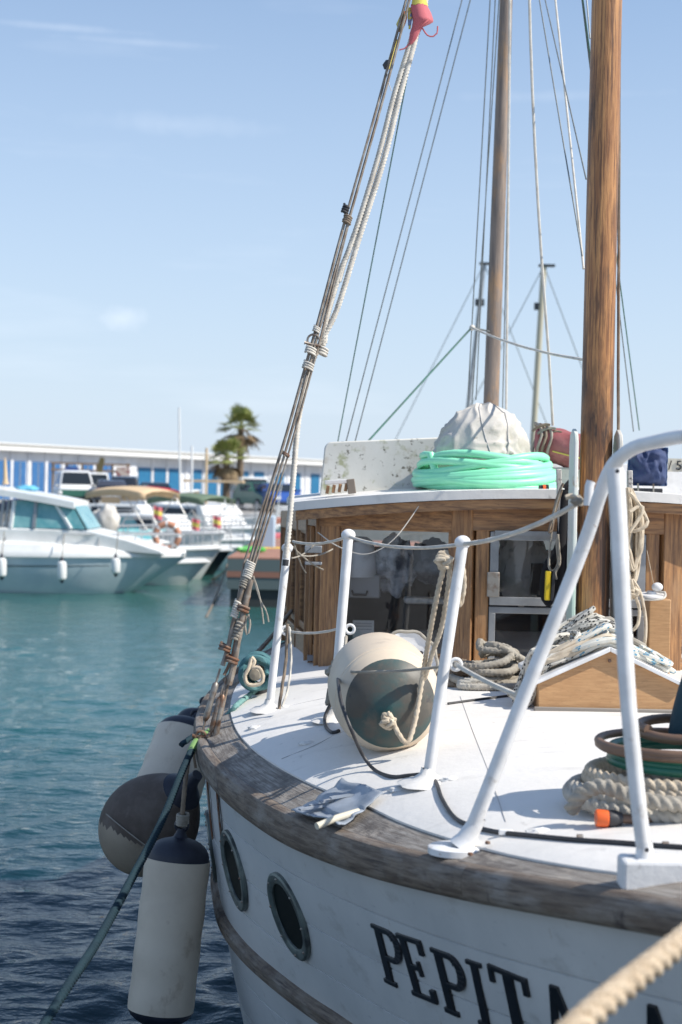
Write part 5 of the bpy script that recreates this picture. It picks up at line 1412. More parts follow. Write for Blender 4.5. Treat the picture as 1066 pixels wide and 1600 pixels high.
fender('hull_fender', 'upright white fender with navy top hanging nearest on the hull side', W(282, 1308, 4.98), W(247, 1612, 4.90), .114, fender_white, fender_navy)
fr2 = root('fender_line', W(288, 1240, 4.2), 'brown line with a whipped knot holding the nearest hull fender', 'rope')
mk('line', MB().sweep(spline([W(296, 1180, 5.05), W(290, 1220, 5.0), W(286, 1262, 4.98), W(284, 1290, 4.98)], .008), .0085, 9, lobes=3, pitch=.02), rope_brown, fr2)
pts = []
for k in range(5 * 12):
    a = k / 12 * 2 * math.pi; c = W(286 - .1 * k / 5, 1272 + k * .28, 4.98); pts.append(c + Vector((math.cos(a) * .018, math.sin(a) * .018, 0)))
mk('knot', MB().sweep(pts, .006, 8), rope_grey, fr2)
# teardrop buoy: brown top, grey-white underside
bt = root('teardrop_fender', W(235, 1290, 5.0), 'big teardrop buoy fender, grimy brown above and grey-white below', 'fender')
P0, P1 = W(312, 1262, 4.98), W(150, 1300, 5.15)
c0_, ax_ = Vector(W(236, 1290, 5.7)), None
a_, b_ = W(298, 1222, 5.5), W(190, 1334, 5.75)
d_ = (b_ - a_); L_ = d_.length + .0; d_.normalize(); u_ = d_.cross(Vector((0, 1, 0))).normalized(); v_ = d_.cross(u_)
def tear(t):
    if t <= 0 or t >= 1: return .0
    return .192 * (.12 + .88 * math.sin(math.pi / 2 * t / .6)) if t < .6 else .192 * math.sqrt(1 - ((t - .6) / .4) ** 2)
prof = [(k / 60) for k in range(61)]
def tring(t, lo, hi, n=20):
    r = tear(t) + .001
    return [a_ + d_ * (L_ * t) + (u_ * math.cos(a) + v_ * math.sin(a)) * r for a in [lo + (hi - lo) * k / n for k in range(n + 1)]]
# colour split by height: separate upper and lower skins
aa = [k * 2 * math.pi / 48 for k in range(96)]
rows = [[a_ + d_ * (L_ * t) + (u_ * math.cos(a) + v_ * math.sin(a)) * (tear(t) + .0005) for a in aa] for t in prof]
gU, gL = MB(), MB()
zc = c0_.z
allv = [p for r_ in rows for p in r_]; fu, flw = [], []
for i in range(60):
    for j in range(96):
        f = (i * 96 + j, i * 96 + (j + 1) % 96, (i + 1) * 96 + (j + 1) % 96, (i + 1) * 96 + j)
        zc_ = sum(allv[k].z for k in f) / 4; xx = sum(allv[k].x for k in f) / 4
        pq = proj(sum((allv[k] for k in f), Vector()) / 4)
        (fu if pq[1] < 1290 + (pq[0] - 165) * .56 + 5 * mnoise.noise(Vector((i * .5, j * .35, 2))) else flw).append(f)
gU.add(allv, fu); gL.add(allv, flw)
mk('upper_half', gU, fender_brown, bt, angle=80); mk('lower_half', gL, fender_white, bt, angle=80)
mk('neck', MB().lathe(a_ - d_ * .05, a_ + d_ * .07, [(0, 0), (0, .022), (.03, .026), (.055, .034), (.09, .062), (.115, .084)], 24), fender_navy, bt)
mk('seam_cord', MB().sweep(spline([W(166, 1272, 5.52), W(200, 1300, 5.45), W(240, 1330, 5.43), W(262, 1342, 5.44)], .02), .0025, 6), rope_grey, bt)
fender('hull_fender', 'long white fender with navy end leaning furthest aft behind the shrouds', W(302, 1128, 6.6), W(238, 1300, 6.3), .15, fender_white, fender_navy, cap=.08)
fender('hull_fender', 'dark navy topped fender half hidden between shrouds and teal rope', W(316, 1108, 7.3), W(285, 1210, 7.2), .12, fender_white, fender_navy, cap=.09)

# foreground mooring rope of the bow
fm = root('bow_mooring_rope', Vector((.237, 1.35, 1.9)), 'thick blurred cream rope crossing the bottom right corner', 'rope')
A1, B1 = W(1066, 1470, 1.90), W(903, 1602, 1.66)
k_ = (A1 - B1)
path = [A1 + k_ * 2.1, A1 + k_ * 1.0, A1, B1, B1 - k_ * .7 - Vector((0, 0, .03)), Vector((0.0, 1.05, 1.75)), Vector((-.10, .80, 1.2)), Vector((-.12, .74, .93))]
mk('strand', MB().sweep(spline(path, .004), .0165, 16, lobes=3, pitch=.027, depth=.40), mat('warm_cream_rope', (.62, .50, .36), .95, var=((.40, .30, .20), 60, .4, .7), bump=(220, .8, .005)), fm)  # warm cream as the rope's own colour, with browner mottling

# pile of hoses and thick rope at the right
pc = Vector((W(1085, 1290, 3.15).x, 3.2, 0)); pz = lambda x, y: deckz(x, y) + .008
pc.z = deckz(pc.x, pc.y)
def coil(name, label, m, r, turns, rx, ry, z0, dz, seed, lobes=0, cat='rope', pre=None, post=None, ph=0, lim=None):
    pts = [] if not pre else list(pre)
    n = int(turns * 22)
    for k in range(n + 1):
        a = ph + k / 22 * 2 * math.pi; lp = k / 22
        q = 1 + .05 * mnoise.noise(Vector((lp * 1.1, seed, 0)))
        pts.append(pc + Vector((rx * q * math.cos(a), ry * q * math.sin(a), z0 + r + dz * lp + .008 * mnoise.noise(Vector((k * .15, seed, 4))))))
    if post: pts += list(post)
    return mk(name, MB().sweep(spline(pts, r * .17 if lobes else .02), r, 18 if lobes else 12, lobes=lobes, pitch=r * 1.35, depth=.28), m, origin=pc, label=label, cat=cat)
coil('thick_rope_coil', 'pale thick twisted rope coiled lowest in the pile at right', rope_pale, .0170, 1.5, .262, .20, .002, .014, 1, 3, ph=math.pi * .5)
coil('thick_rope_coil', 'tan thick twisted rope coil above the pale one at right', rope_cream, .0155, 1.5, .222, .175, .040, .014, 5, 3, ph=math.pi * .5)
e0 = W(892, 1268, 3.10)
mk('thick_rope_end', MB().sweep(spline([W(892, 1268, 3.06), W(903, 1247, 3.05), W(920, 1234, 3.04), W(942, 1229, 3.03), W(966, 1236, 3.01), W(1000, 1248, 2.99), W(1050, 1256, 2.98), W(1110, 1258, 3.0)], .0028), .0165, 18, lobes=3, pitch=.022, depth=.28), rope_grey, origin=W(892, 1268, 3.06), label='brown twisted rope whose end sticks out left over the pile', cat='rope')
coil('hose_coil', 'dark green hose coiled under the brown hose at right', hose_green, .0115, 2.6, .175, .15, .090, .012, 12, cat='hose', ph=2.6)
coil('hose_coil', 'brown hose coiled near the top of the pile at right', hose_brown, .0095, 1.25, .205, .165, .128, .006, 15, cat='hose', ph=3.1)
coil('hose_coil', 'short brown hose loop topmost beneath the teal canvas', hose_brown, .0115, 1.1, .115, .115, .158, .01, 19, cat='hose', ph=3.0)
tb = MB(); c = pc + Vector((.02, .03, .40))
def tealf(d):
    a = math.atan2(d.y, d.x); return 1 + .05 * math.sin(a * 9 + d.z * 2) * (1 - d.z) * .6 + .05 * mnoise.noise(d * 2.5)
g = MB(); rows = []
for i in range(15):
    f = i / 14; z = .165 + .33 * f; rr_ = (.125 * (1 - .42 * f ** 1.3)) if f < .99 else .01
    rows.append([pc + Vector((.092 + .035 * f + rr_ * math.cos(a) * (1 + .13 * abs(math.sin(4.5 * a + 2.5 * f + 1.5 * math.sin(a)))), rr_ * math.sin(a) * (1 + .13 * abs(math.sin(4.5 * a + 2.5 * f + 1.5 * math.sin(a)))), z)) for a in [k * 2 * math.pi / 56 for k in range(56)]])
g.grid(rows, True); mk('teal_canvas_cover', g, teal_cloth, origin=pc, angle=70, label='dark teal canvas cover gathered on top of the hose pile at right', cat='canvas')
oc = W(940, 1278, 3.02); od = Vector((1, .12, -.02)).normalized()
hcn = root('hose_connector', oc, 'orange and black hose connector resting on the pale rope coil', 'hose connector')
mk('orange_nut', MB().lathe(W(931, 1278, 3.0), W(955, 1279, 3.0), [(0, 0), (0, .017), (.003, .0185), (.024, .0185), (.027, .016)], 20), orange, hcn)
mk('black_body', MB().lathe(W(950, 1279, 3.0), W(980, 1279, 3.0), [(0, .016), (.002, .0178), (.016, .0178), (.022, .015), (.03, .013), (.031, 0)], 20), black_rubber, hcn)
mk('hose_tail', MB().sweep(spline([W(968, 1279, 3.0), W(990, 1280, 3.0), W(1030, 1278, 3.02), W(1080, 1276, 3.05)], .02), .010, 10), hose_brown, hcn)

# wear and small fittings on the deck
for tr in (((719, 1092), (740, 1150), (765, 1215), (790, 1290)), ((560, 1130), (500, 1165), (440, 1190)), ((430, 1112), (500, 1096), (560, 1086))):
    mk('deck_seam', MB().sweep(spline([D(*p) + Vector((0, 0, .0086)) for p in tr], .02), .0009, 5), grey_case, boat)
lump = MATS['stanchion_lump'] if 'stanchion_lump' in MATS else mat('lumpy_paint', (.74, .73, .71), .5, var=((.5, .36, .22), 50, .60, .72), bump=(60, .5, .006))
rgl = random.Random(8)
for px, py, n_ in ((625, 1238, 6), (705, 1222, 6), (445, 1108, 5), (400, 1140, 3), (482, 1165, 3), (845, 1304, 4)):
    g = MB()
    c = D(px, py) + Vector((0, 0, .006)); g.ball(c, (.030, .018, .008), 20, 8, lambda d: 1 + .5 * mnoise.noise(d * 2.5 + Vector((px, 0, 0))))
    mk('paint_lump', g, lump, boat, angle=60)
for px, py in ((690, 1338), (762, 1328), (735, 1346)):
    c = D(px, py) + Vector((0, 0, .013)); mk('plate_bolt', MB().lathe(c, c + Vector((0, 0, .007)), [(0, .0065), (.005, .006), (.007, 0)], 6), rusty, boat)
c = D(790, 1311) + Vector((0, 0, .015)); mk('cable_clip', MB().box(c, (.03, .012, .012)), tube_white, boat, bevel=.002)
for px, py in ((906, 1319), (1040, 1331)):
    c = D(px, py) + Vector((0, 0, .014)); mk('cable_tie', MB().lathe(c - Vector((.006, 0, 0)), c + Vector((.006, 0, 0)), [(0, .0066), (.012, .0066)], 10), steel, boat)

# ------------------------------------------------------------------ across the harbour
wall_white = mat('harbour_wall_white', (0.70, 0.71, 0.74), 0.8, var=((0.55, 0.57, 0.61), .8, .35, .7))
door_blue = mat('door_blue', (0.03, 0.125, 0.31), 0.5, var=((.045, .16, .36), 3, .4, .7))
door_teal = mat('door_teal_blue', (0.012, 0.13, 0.27), 0.5, var=((.02, .16, .31), 3, .4, .7))
roof_pale = mat('roof_pale', (0.70, 0.70, 0.68), 0.8)
roof_dark = mat('roof_grey_edge', (0.28, 0.27, 0.25), 0.8)
gel = mat('gelcoat', (0.80, 0.80, 0.78), 0.28, var=((.66, .66, .64), 1.5, .4, .7))
gel_grey = mat('grey_blue_gelcoat', (0.46, 0.55, 0.59), 0.3, var=((.55, .62, .65), 2.2, .4, .7))
gel_dark = mat('dark_gelcoat', (0.03, 0.035, 0.04), 0.35)
chrome = mat('stainless_rail', (0.50, 0.50, 0.50), 0.45, 0.3)
navy_can = mat('navy_bimini', (0.035, 0.04, 0.11), 0.8)
tan_can = mat('tan_bimini', (0.60, 0.44, 0.27), 0.8)
green_can = mat('sage_bimini', (0.12, 0.17, 0.11), 0.8)
red_can = mat('red_cover', (0.40, 0.02, 0.03), 0.6)
teal_pane = mat('tinted_window', (0.10, 0.30, 0.33), 0.08, var=((.22, .42, .43), 2.5, .4, .6))
blk = mat('tyre_black', (0.02, 0.02, 0.022), 0.7)
carglass = mat('car_glass', (0.02, 0.025, 0.03), 0.08)
# building
wy0, wy1 = W(0, 697, 101), W(500, 722, 137)
bd = Vector((wy1.x - wy0.x, wy1.y - wy0.y, 0)); bl_ = bd.length; bd.normalize(); bn = Vector((bd.y, -bd.x, 0))
O_ = Vector((wy0.x, wy0.y, 0)) - bd * 14
def wallt(px, off=0.0):
    """distance along the facade at photo column px"""
    k = W(px, 760, 1.0); dirx, diry = k.x, 1.0
    o = O_ + bn * off
    # o + bd t = s*(dirx, diry)
    den = bd.x * diry - bd.y * dirx
    return (dirx * o.y - diry * o.x) / den
BLD = root('harbour_storehouse', O_ + bd * 30 + Vector((0, 0, 1.2)), 'long low white storehouse with a row of blue doors across the harbour', 'building')
HT = wy0.z
def bbox(t0, t1, z0, z1, d0, d1, name, m, par=BLD, **kw):
    """box on the facade; d0, d1 distances out of the wall"""
    a = O_ + bd * t0; b = O_ + bd * t1
    poly = [a + bn * d0, b + bn * d0, b + bn * d1, a + bn * d1]
    return mk(name, MB().prism([Vector((p.x, p.y, z0)) for p in poly], (0, 0, z1 - z0)), m, par, smooth=False, **kw)
Tend = 130
bbox(0, wallt(213), 1.2, HT - .3, -6, 0, 'wall', wall_white)
bbox(wallt(213) + .02, Tend, 1.2, HT - .3, -6, -.45, 'wall', wall_white)
bbox(-.3, Tend, HT - .30, HT - .02, -6.3, .75, 'roof_slab', roof_pale)
bbox(-.3, Tend, HT, HT + .14, -6.2, .5, 'roof_edge', roof_dark)
bbox(-.3, Tend, HT + .4, HT + .5, -6.2, -5.5, 'roof_parapet', roof_pale)
for px in (-20, 5, 30, 58.5, 84, 110, 136, 168):
    t = wallt(px); f = bbox(t - .62, t + .62, 1.2, 3.95, .003, .06, 'door', door_blue)
    bbox(t - .03, t + .03, 1.25, 3.9, .065, .08, 'door_joint', roof_dark, f)
for px in (225, 249, 272, 306, 330, 352, 380, 404, 436, 462, 492):
    t = wallt(px, -.45); f = bbox(t - .75, t + .75, 1.2, 3.85, -.445, -.38, 'door', door_teal)
for px in (17, 44, 71, 97, 123): 
    t = wallt(px); bbox(t - .12, t + .12, 1.2, HT - .31, .001, .10, 'pilaster', wall_white)
for px in (237, 260, 290, 318, 341, 366, 392, 420, 449, 477):
    t = wallt(px, -.45); bbox(t - .12, t + .12, 1.2, HT - .31, -.449, -.35, 'pilaster', wall_white)
bbox(wallt(196) - .1, wallt(196) + .1, 2.8, 3.0, .02, .2, 'wall_lamp', roof_dark)
# pergola before the building
pgr = root('timber_pergola', WZ(150, 795, 1.2), 'brown timber pergola stall in front of the blue doors', 'pergola')
Yp = 95
wood_bg = mat('pergola_wood', (.28, .2, .14), .8)
for px in (83, 105, 129, 152, 176, 200):
    a = W(px, 724, Yp); g = MB().box((a.x, Yp, (1.2 + a.z) / 2), (.14, .14, a.z - 1.2)); mk('pergola_post', g, wood_bg, pgr, smooth=False)
for dz in (0, -.45):
    g = MB().beam(W(80, 723, Yp) + Vector((0, -.09, dz)), W(204, 727, Yp) + Vector((0, -.09, dz)), .1, .14); mk('pergola_beam', g, wood_bg, pgr, smooth=False)
for px, m_, nm, lb in ((112, mat('panel_blue', (.05, .1, .3), .7), 'stall_panel', 'blue and white printed stall panel'), (192, mat('panel_pale', (.6, .5, .42), .7, var=((.3, .1, .1), 3, .5, .6)), 'stall_panel', 'pale printed stall panel')):
    a = W(px, 738, Yp - .2); mk(nm, MB().box(a, (.9, .05, .7)), m_, pgr, smooth=False)
g = MB(); a = W(157, 722, 88); g.prism([W(154, 744, 88), W(158, 744, 88), W(163, 722, 88), W(163, 716, 88), W(157, 714, 88), W(152, 727, 88)], (0, .12, 0))
mk('surfboard', g, mat('olive_board', (.15, .12, .05), .5), origin=W(157, 744, 88), label='dark olive pointed board standing among the pergola posts', cat='board')

# fan palms
frond_green = mat('palm_green', (0.19, 0.23, 0.06), 0.6, var=((.26, .27, .09), 2, .4, .6))
frond_dry = mat('palm_dry', (0.24, 0.17, 0.09), 0.8, var=((.16, .11, .06), 2, .4, .6))
bark = mat('palm_bark', (.16, .12, .085), .9, bump=(6, .6, .05))
def palm(base, topz, R0, seed, label, lean=(0, 0)):
    rg = random.Random(seed); rt = root('fan_palm', base, label, 'palm tree', 'palms before the storehouse')
    top = Vector((base.x + lean[0], base.y + lean[1], topz)); n = 12; rows = []
    g = MB()
    for i in range(25):
        f = i / 24; c = Vector(base).lerp(top, f); r = .22 * (1 - .3 * f) + .025 * (i % 2)
        rows.append([c + Vector((math.cos(a), math.sin(a), 0)) * r for a in [k * 2 * math.pi / n for k in range(n)]])
    g.grid(rows, True); mk('trunk', g, bark, rt)
    for kind, cnt, m_, el0, el1 in (('crown', 30, frond_green, -.25, 1.35), ('dry_skirt', 14, frond_dry, -1.3, -.5)):
        g = MB()
        for k in range(cnt):
            az = rg.random() * 2 * math.pi; el = rg.uniform(el0, el1)
            d = Vector((math.cos(az) * math.cos(el), math.sin(az) * math.cos(el), math.sin(el)))
            Lp = R0 * rg.uniform(.45, .62); e = top + d * Lp
            sd = d.cross(Vector((0, 0, 1))).normalized() if abs(d.z) < .97 else Vector((1, 0, 0)); up = sd.cross(d).normalized()
            g.sweep([top, top + d * Lp * .5 + Vector((0, 0, .04)), e], .018, 4)
            nb = 15; fl_ = R0 * rg.uniform(.42, .56)
            for b in range(nb):
                a = (b / (nb - 1) - .5) * 3.5
                q = (d * math.cos(a) + sd * math.sin(a)).normalized()
                q2 = (q + up * (.25 * math.cos(a * 1.5)) * .3).normalized()
                sw = q2.cross(up).normalized() * .045
                l = fl_ * (1 - .25 * abs(a) / 1.75)
                drop = Vector((0, 0, -.16 * l * (1.2 + rg.random())))
                g.add([e - sw * .3, e + sw * .3, e + q2 * l * .55 + sw + drop * .25, e + q2 * l * .55 - sw + drop * .25, e + q2 * l + drop], [(0, 1, 2, 3), (3, 2, 4)])
        mk(kind, g, m_, rt, smooth=False, kind='stuff')
    return rt
pb = W(353, 796, 78); pb.z = 1.2
palm(pb, W(352, 716, 78).z, 1.45, 3, 'lower fuller fan palm, its dry skirt hanging low before the storehouse')
pb2 = W(374, 795, 80); pb2.z = 1.2
palm(pb2, W(374, 668, 80).z, 1.5, 8, 'taller fan palm whose crown rises above the storehouse roof', (0, 0))

# cars
def car(label, px, pyb, Y, rot, L=4.2, Wd=1.75, H=1.5, m=None, van=False, m2=None, face='front', cat='car'):
    p = W(px, pyb, Y); rt = root('parked_van' if van else 'parked_car', (p.x, Y, 1.2), label, cat, 'vehicles parked on the far quay')
    rt.rotation_euler = (0, 0, 0)
    b = Vector((p.x, Y, 1.2)); M_ = Matrix.Rotation(rot, 4, 'Z')
    T = lambda x, y, z: b + (M_ @ Vector((x, y, z)))
    w2 = Wd / 2
    if van: prof = [(-L / 2, .35), (-L / 2, 1.0), (-L / 2 + .05, H - .12), (-L / 2 + .25, H), (L / 2 - 1.35, H), (L / 2 - 1.05, H - .08), (L / 2 - .35, 1.12), (L / 2 - .05, .95), (L / 2, .7), (L / 2, .35)]
    else: prof = [(-L / 2, .35), (-L / 2, .75), (-L / 2 + .1, .98), (-L / 2 + .45, H - .1), (-L / 2 + .9, H), (L / 2 - 2.1, H), (L / 2 - 1.25, .98), (L / 2 - .25, .78), (L / 2, .6), (L / 2, .35)]
    def tum(z): return 1 - .20 * max(0, (z - .9) / (H - .9)) ** 1.1
    g = MB(); rows = []
    for s in (-1, -.9, 0, .9, 1):
        k = .97 if abs(s) == 1 else 1
        rows.append([T(x * (1 if abs(s) < 1 else .985), s * w2 * tum(z), z * (1 if abs(s) < 1 else .98) + (.0 if abs(s) < 1 else .01)) for x, z in prof])
    g.grid(rows, False)
    n = len(prof)
    g.add(rows[0], [tuple(range(n))]); g.add(rows[-1], [tuple(range(n - 1, -1, -1))]); 
    g.add([rows[0][0], rows[0][-1], rows[-1][-1], rows[-1][0]], [(0, 1, 2, 3)])
    mk('body', g, m, rt, angle=35)
    if m2:
        g = MB(); g.box((0, 0, 0), (L + .03, Wd + .03, .5)); g.v = [tuple(T(x, y, z + .62)) for x, y, z in g.v]; mk('lower_body', g, m2, rt, smooth=False)
    def panel(pts, nm, mm, off):
        g = MB(); P = [T(*q) for q in pts]; nrm = (P[1] - P[0]).cross(P[2] - P[0]).normalized()
        ctr = b + Vector((0, 0, .9)); 
        if nrm.dot(P[0] - ctr) < 0: nrm = -nrm
        g.prism([q + nrm * off for q in P], -nrm * .02); mk(nm, g, mm, rt, smooth=False)
    if van: fa, fb, ra, rb = (L / 2 - 1.0, H - .14), (L / 2 - .40, 1.18), (-L / 2 + .05, H - .2), (-L / 2, 1.1)
    else: fa, fb, ra, rb = (L / 2 - 2.02, H - .06), (L / 2 - 1.35, 1.03), (-L / 2 + .53, H - .1), (-L / 2 + .17, 1.03)
    for (a, c_), nm in (((fa, fb), 'windscreen'), ((ra, rb), 'rear_window')):
        k1, k2 = tum(a[1]) * w2 * .88, tum(c_[1]) * w2 * .9
        panel([(a[0], -k1, a[1]), (a[0], k1, a[1]), (c_[0], k2, c_[1]), (c_[0], -k2, c_[1])], nm, carglass, .03)
    for s in (-1, 1):
        xs = [ra[0] + .35, (ra[0] + fa[0]) / 2, fa[0] - .05]
        for x0_, x1_ in ((xs[0], xs[1] - .04), (xs[1] + .04, xs[2] + .25)):
            zt_, zb__ = H - .16, 1.02
            panel([(x0_, s * w2 * tum(zt_), zt_), (x1_ - .25, s * w2 * tum(zt_), zt_), (x1_ + (.2 if x1_ > xs[1] else 0), s * w2 * tum(zb__), zb__), (x0_, s * w2 * tum(zb__), zb__)], 'side_window', carglass, .015)
        for xx in (-L / 2 + .8, L / 2 - .8):
            g = MB().lathe((0, 0, 0), (0, 1, 0), [(-.1, .0), (-.1, .2), (-.1, .31), (.1, .31), (.1, .2), (.1, 0)], 20); g.v = [tuple(T(x + xx, y + s * (w2 - .08), z + .32)) for x, y, z in g.v]
            wh = mk('wheel', g, blk, rt)
            g = MB().lathe((0, 0, 0), (0, 1, 0), [(0, .0), (.012, .1), (.0, .19)], 16); g.v = [tuple(T(x + xx, (y + .102) * s + s * (w2 - .08), z + .32)) for x, y, z in g.v]; mk('rim', g, chrome, wh)
        g = MB().box((0, 0, 0), (.06, .32, .14)); g.v = [tuple(T(x + L / 2 - .02, y + s * (w2 - .25), z + .72)) for x, y, z in g.v]; mk('headlight', g, gel, rt, smooth=False)
        g = MB().box((0, 0, 0), (.06, .2, .26)); g.v = [tuple(T(x - L / 2 + .0, y + s * (w2 - .16), z + .86)) for x, y, z in g.v]; mk('tail_light', g, red_can, rt, smooth=False)
        g = MB().box((0, 0, 0), (.1, .16, .14)); g.v = [tuple(T(x + (fb[0] - .25), y + s * (w2 + .08), z + 1.1)) for x, y, z in g.v]; mk('mirror', g, m, rt, bevel=.02)
    for xx in (L / 2 + .01, -L / 2 - .01):
        g = MB().box((0, 0, 0), (.08, Wd * .96, .18)); g.v = [tuple(T(x + xx, y, z + .42)) for x, y, z in g.v]; mk('bumper', g, gel_dark, rt, smooth=False)
    return rt
cw, cg, cd, cdb, crd = mat('car_white', (.75, .75, .74), .25, coat=.5), mat('van_green', (.03, .14, .10), .3, coat=.5), mat('car_dark_grey', (.05, .055, .075), .25, coat=.6), mat('car_black_blue', (.015, .018, .025), .25, coat=.6), mat('car_red', (.4, .02, .03), .3, coat=.5)
FR = R(-90)
car('white and green camper van with its windscreen facing the harbour', 114, 790, 82, FR + .28, L=4.9, Wd=1.95, H=1.98, m=cw, van=True, m2=cg, cat='van')
car('white van parked half hidden behind the green and white van', 147, 788, 89, FR + .2, L=4.8, Wd=1.9, H=1.95, m=cw, van=True, cat='van')
car('dark grey hatchback with a red tail light beside the vans', 172, 792, 80, R(90) + .22, L=4.0, Wd=1.75, H=1.48, m=cd)
car('black estate car behind the dark grey hatchback', 195, 788, 88, R(90) + .1, L=4.5, Wd=1.85, H=1.75, m=cdb)
car('low black car behind the tan bimini', 240, 792, 84, R(90) + .2, L=4.3, Wd=1.8, H=1.4, m=cdb)
car('white small van with dark windscreen right of the palms', 388, 792, 80, FR + .35, L=4.3, Wd=1.8, H=1.8, m=cw, van=True, cat='van')
car('green car parked beside the small white van', 410, 796, 76, FR + .5, L=4.0, Wd=1.75, H=1.5, m=cg)
car('blue car parked at the right end before the storehouse', 437, 800, 74, FR + .3, L=4.0, Wd=1.75, H=1.45, m=mat('car_blue', (.03, .09, .35), .3, coat=.5))

# boats
def hullmesh(L, Bm, fb, T, x_bow=0.0, sheer=.18, rake=.55, flare=.82, n=26):
    rows = []
    for i in range(n + 1):
        f = i / n; bh = Bm / 2 * max(0, (1 - max(0, (f - .42) / .58) ** 2.4)) * (.93 + .07 * min(1, f * 3))
        z = fb * (1 + sheer * f * f)
        row = []
        for v in (0, .25, .5, .8, 1.0, 1.2):
            x = f * (L - rake * v * f ** 4)
            k = flare + (1 - flare) * (1 - v)
            row.append((x, bh * (1 - (1 - flare) * v ** 1.5 * (1 + f)), z * (1 - v) if v <= 1 else -.12))
        rows.append(row)
    return rows
def small_boat(name, label, px, py_w, Y, rot, L=5.0, Bm=1.9, fb=.75, hm=gel, canopy=None, cab=None, rail=True, outboard=True, cat='motorboat', can_h=1.75, can_x=(.8, 2.8), rim=gel, seed=0):
    p = WZ(px, py_w, 0) if Y is None else W(px, py_w, Y)
    b = Vector((p.x, p.y, 0)); M_ = Matrix.Rotation(rot, 4, 'Z')
    T = lambda x, y, z: b + (M_ @ Vector((x - L, y, z)))        # the bow tip is the anchor
    rt = root(name, (b.x, b.y, 0), label, cat, 'small boats moored across the harbour')
    rows = hullmesh(L, Bm, fb, T)
    g = MB()
    for s in (-1, 1): g.grid([[T(x, s * y, z) for x, y, z in r] for r in rows])
    g.add([T(x, s * y, z) for s in (-1, 1) for x, y, z in rows[0]], [(0, 1, 7, 6), (1, 2, 8, 7), (2, 3, 9, 8), (3, 4, 10, 9), (4, 5, 11, 10)])
    mk('hull', g, hm, rt, angle=50)
    g = MB(); g.grid([[T(r[0][0], y, r[0][2] + (.05 if abs(y) < r[0][1] else 0)) for y in (-r[0][1], -r[0][1] * .85, 0, r[0][1] * .85, r[0][1])] for r in rows if r[0][0] > L * .45]); mk('foredeck', g, gel, rt)
    g = MB(); g.grid([[T(r[0][0], y, z) for y, z in ((-r[0][1], r[0][2]), (-r[0][1] * .82, r[0][2] + .02), (-r[0][1] * .8, .3), (r[0][1] * .8, .3), (r[0][1] * .82, r[0][2] + .02), (r[0][1], r[0][2]))] for r in rows if r[0][0] < L * .5]); mk('cockpit', g, gel, rt)
    g = MB()
    for s in (-1, 1): g.sweep([T(r[0][0], s * (r[0][1] + .02), r[0][2] - .03) for r in rows], .035, 6)
    mk('rub_rail', g, rim, rt)
    # windscreen
    g = MB(); xw = L * .47
    g.prism([T(xw, -Bm * .32, fb + .05), T(xw, Bm * .32, fb + .05), T(xw - .3, Bm * .28, fb + .5), T(xw - .3, -Bm * .28, fb + .5)], T(.02, 0, 0) - T(0, 0, 0)); mk('windscreen', g, teal_pane, rt, smooth=False)
    g = MB().box((0, 0, 0), (.5, .7, .5)); g.v = [tuple(T(x + L * .38, y, z + fb + .05)) for x, y, z in g.v]; mk('console', g, gel, rt, bevel=.04)
    if canopy:
        g = MB(); x0_, x1_ = can_x; rws = []
        for i in range(9):
            f = i / 8
            rws.append([T(x0_ + (x1_ - x0_) * f, yy * Bm * .46, can_h - .10 * abs(yy) ** 3 - .12 * (2 * f - 1) ** 2 - (.16 if abs(yy) == 1 else 0)) for yy in (-1, -.97, -.6, 0, .6, .97, 1)])
        g.grid(rws); o = mk('bimini_canopy', g, canopy, rt, angle=60); sl_ = o.modifiers.new('s', 'SOLIDIFY'); sl_.thickness = .03
        for s in (-1, 1):
            for xa, xb in ((x0_ + .1, (x0_ + x1_) / 2), (x1_ - .1, (x0_ + x1_) / 2), (x1_ - .15, x1_ + .6)):
                mk('bimini_pole', MB().sweep([T(xa, s * Bm * .45, can_h - .2), T(xb, s * Bm * .46, fb)], .018, 6), chrome, rt)
    if cab:
        h_, x0_, x1_ = cab; g = MB(); pr_ = [(x0_, fb), (x0_, fb + h_), (x1_ - .5, fb + h_), (x1_, fb + .05)]
        g.add([T(x, s * Bm * (.36 if z < fb + .3 else .30), z) for s in (-1, 1) for x, z in pr_], [(0, 1, 2, 3), (7, 6, 5, 4), (0, 4, 5, 1), (1, 5, 6, 2), (2, 6, 7, 3)]); mk('cabin', g, gel, rt, bevel=.04)
        for s in (-1, 1):
            g = MB(); g.prism([T(x0_ + .15, s * Bm * .345, fb + h_ * .45), T(x1_ - .55, s * Bm * .345, fb + h_ * .45), T(x1_ - .7, s * Bm * .318, fb + h_ * .85), T(x0_ + .15, s * Bm * .318, fb + h_ * .85)], T(0, s * .03, 0) - T(0, 0, 0)); mk('cabin_window', g, carglass, rt, smooth=False)
    if rail:
        for s in (-1, 1):
            P_ = [T(r[0][0] - .05, s * r[0][1] * .9, r[0][2] + .42) for r in rows if r[0][0] > L * .5]
            mk('bow_rail', MB().sweep(P_, .017, 6), chrome, rt)
            for q in P_[::4]: mk('rail_post', MB().sweep([q, q - Vector((0, 0, .42))], .012, 5), chrome, rt)
    if outboard:
        g = MB().box((0, 0, 0), (.42, .32, .5)); g.v = [tuple(T(x - .35, y, z + fb + .25)) for x, y, z in g.v]; ob = mk('outboard_motor', g, gel_dark, rt, bevel=.06)
        g = MB().box((0, 0, 0), (.16, .14, 1.0)); g.v = [tuple(T(x - .35, y, z + .2)) for x, y, z in g.v]; mk('motor_leg', g, gel_dark, ob, bevel=.03)
    return rt

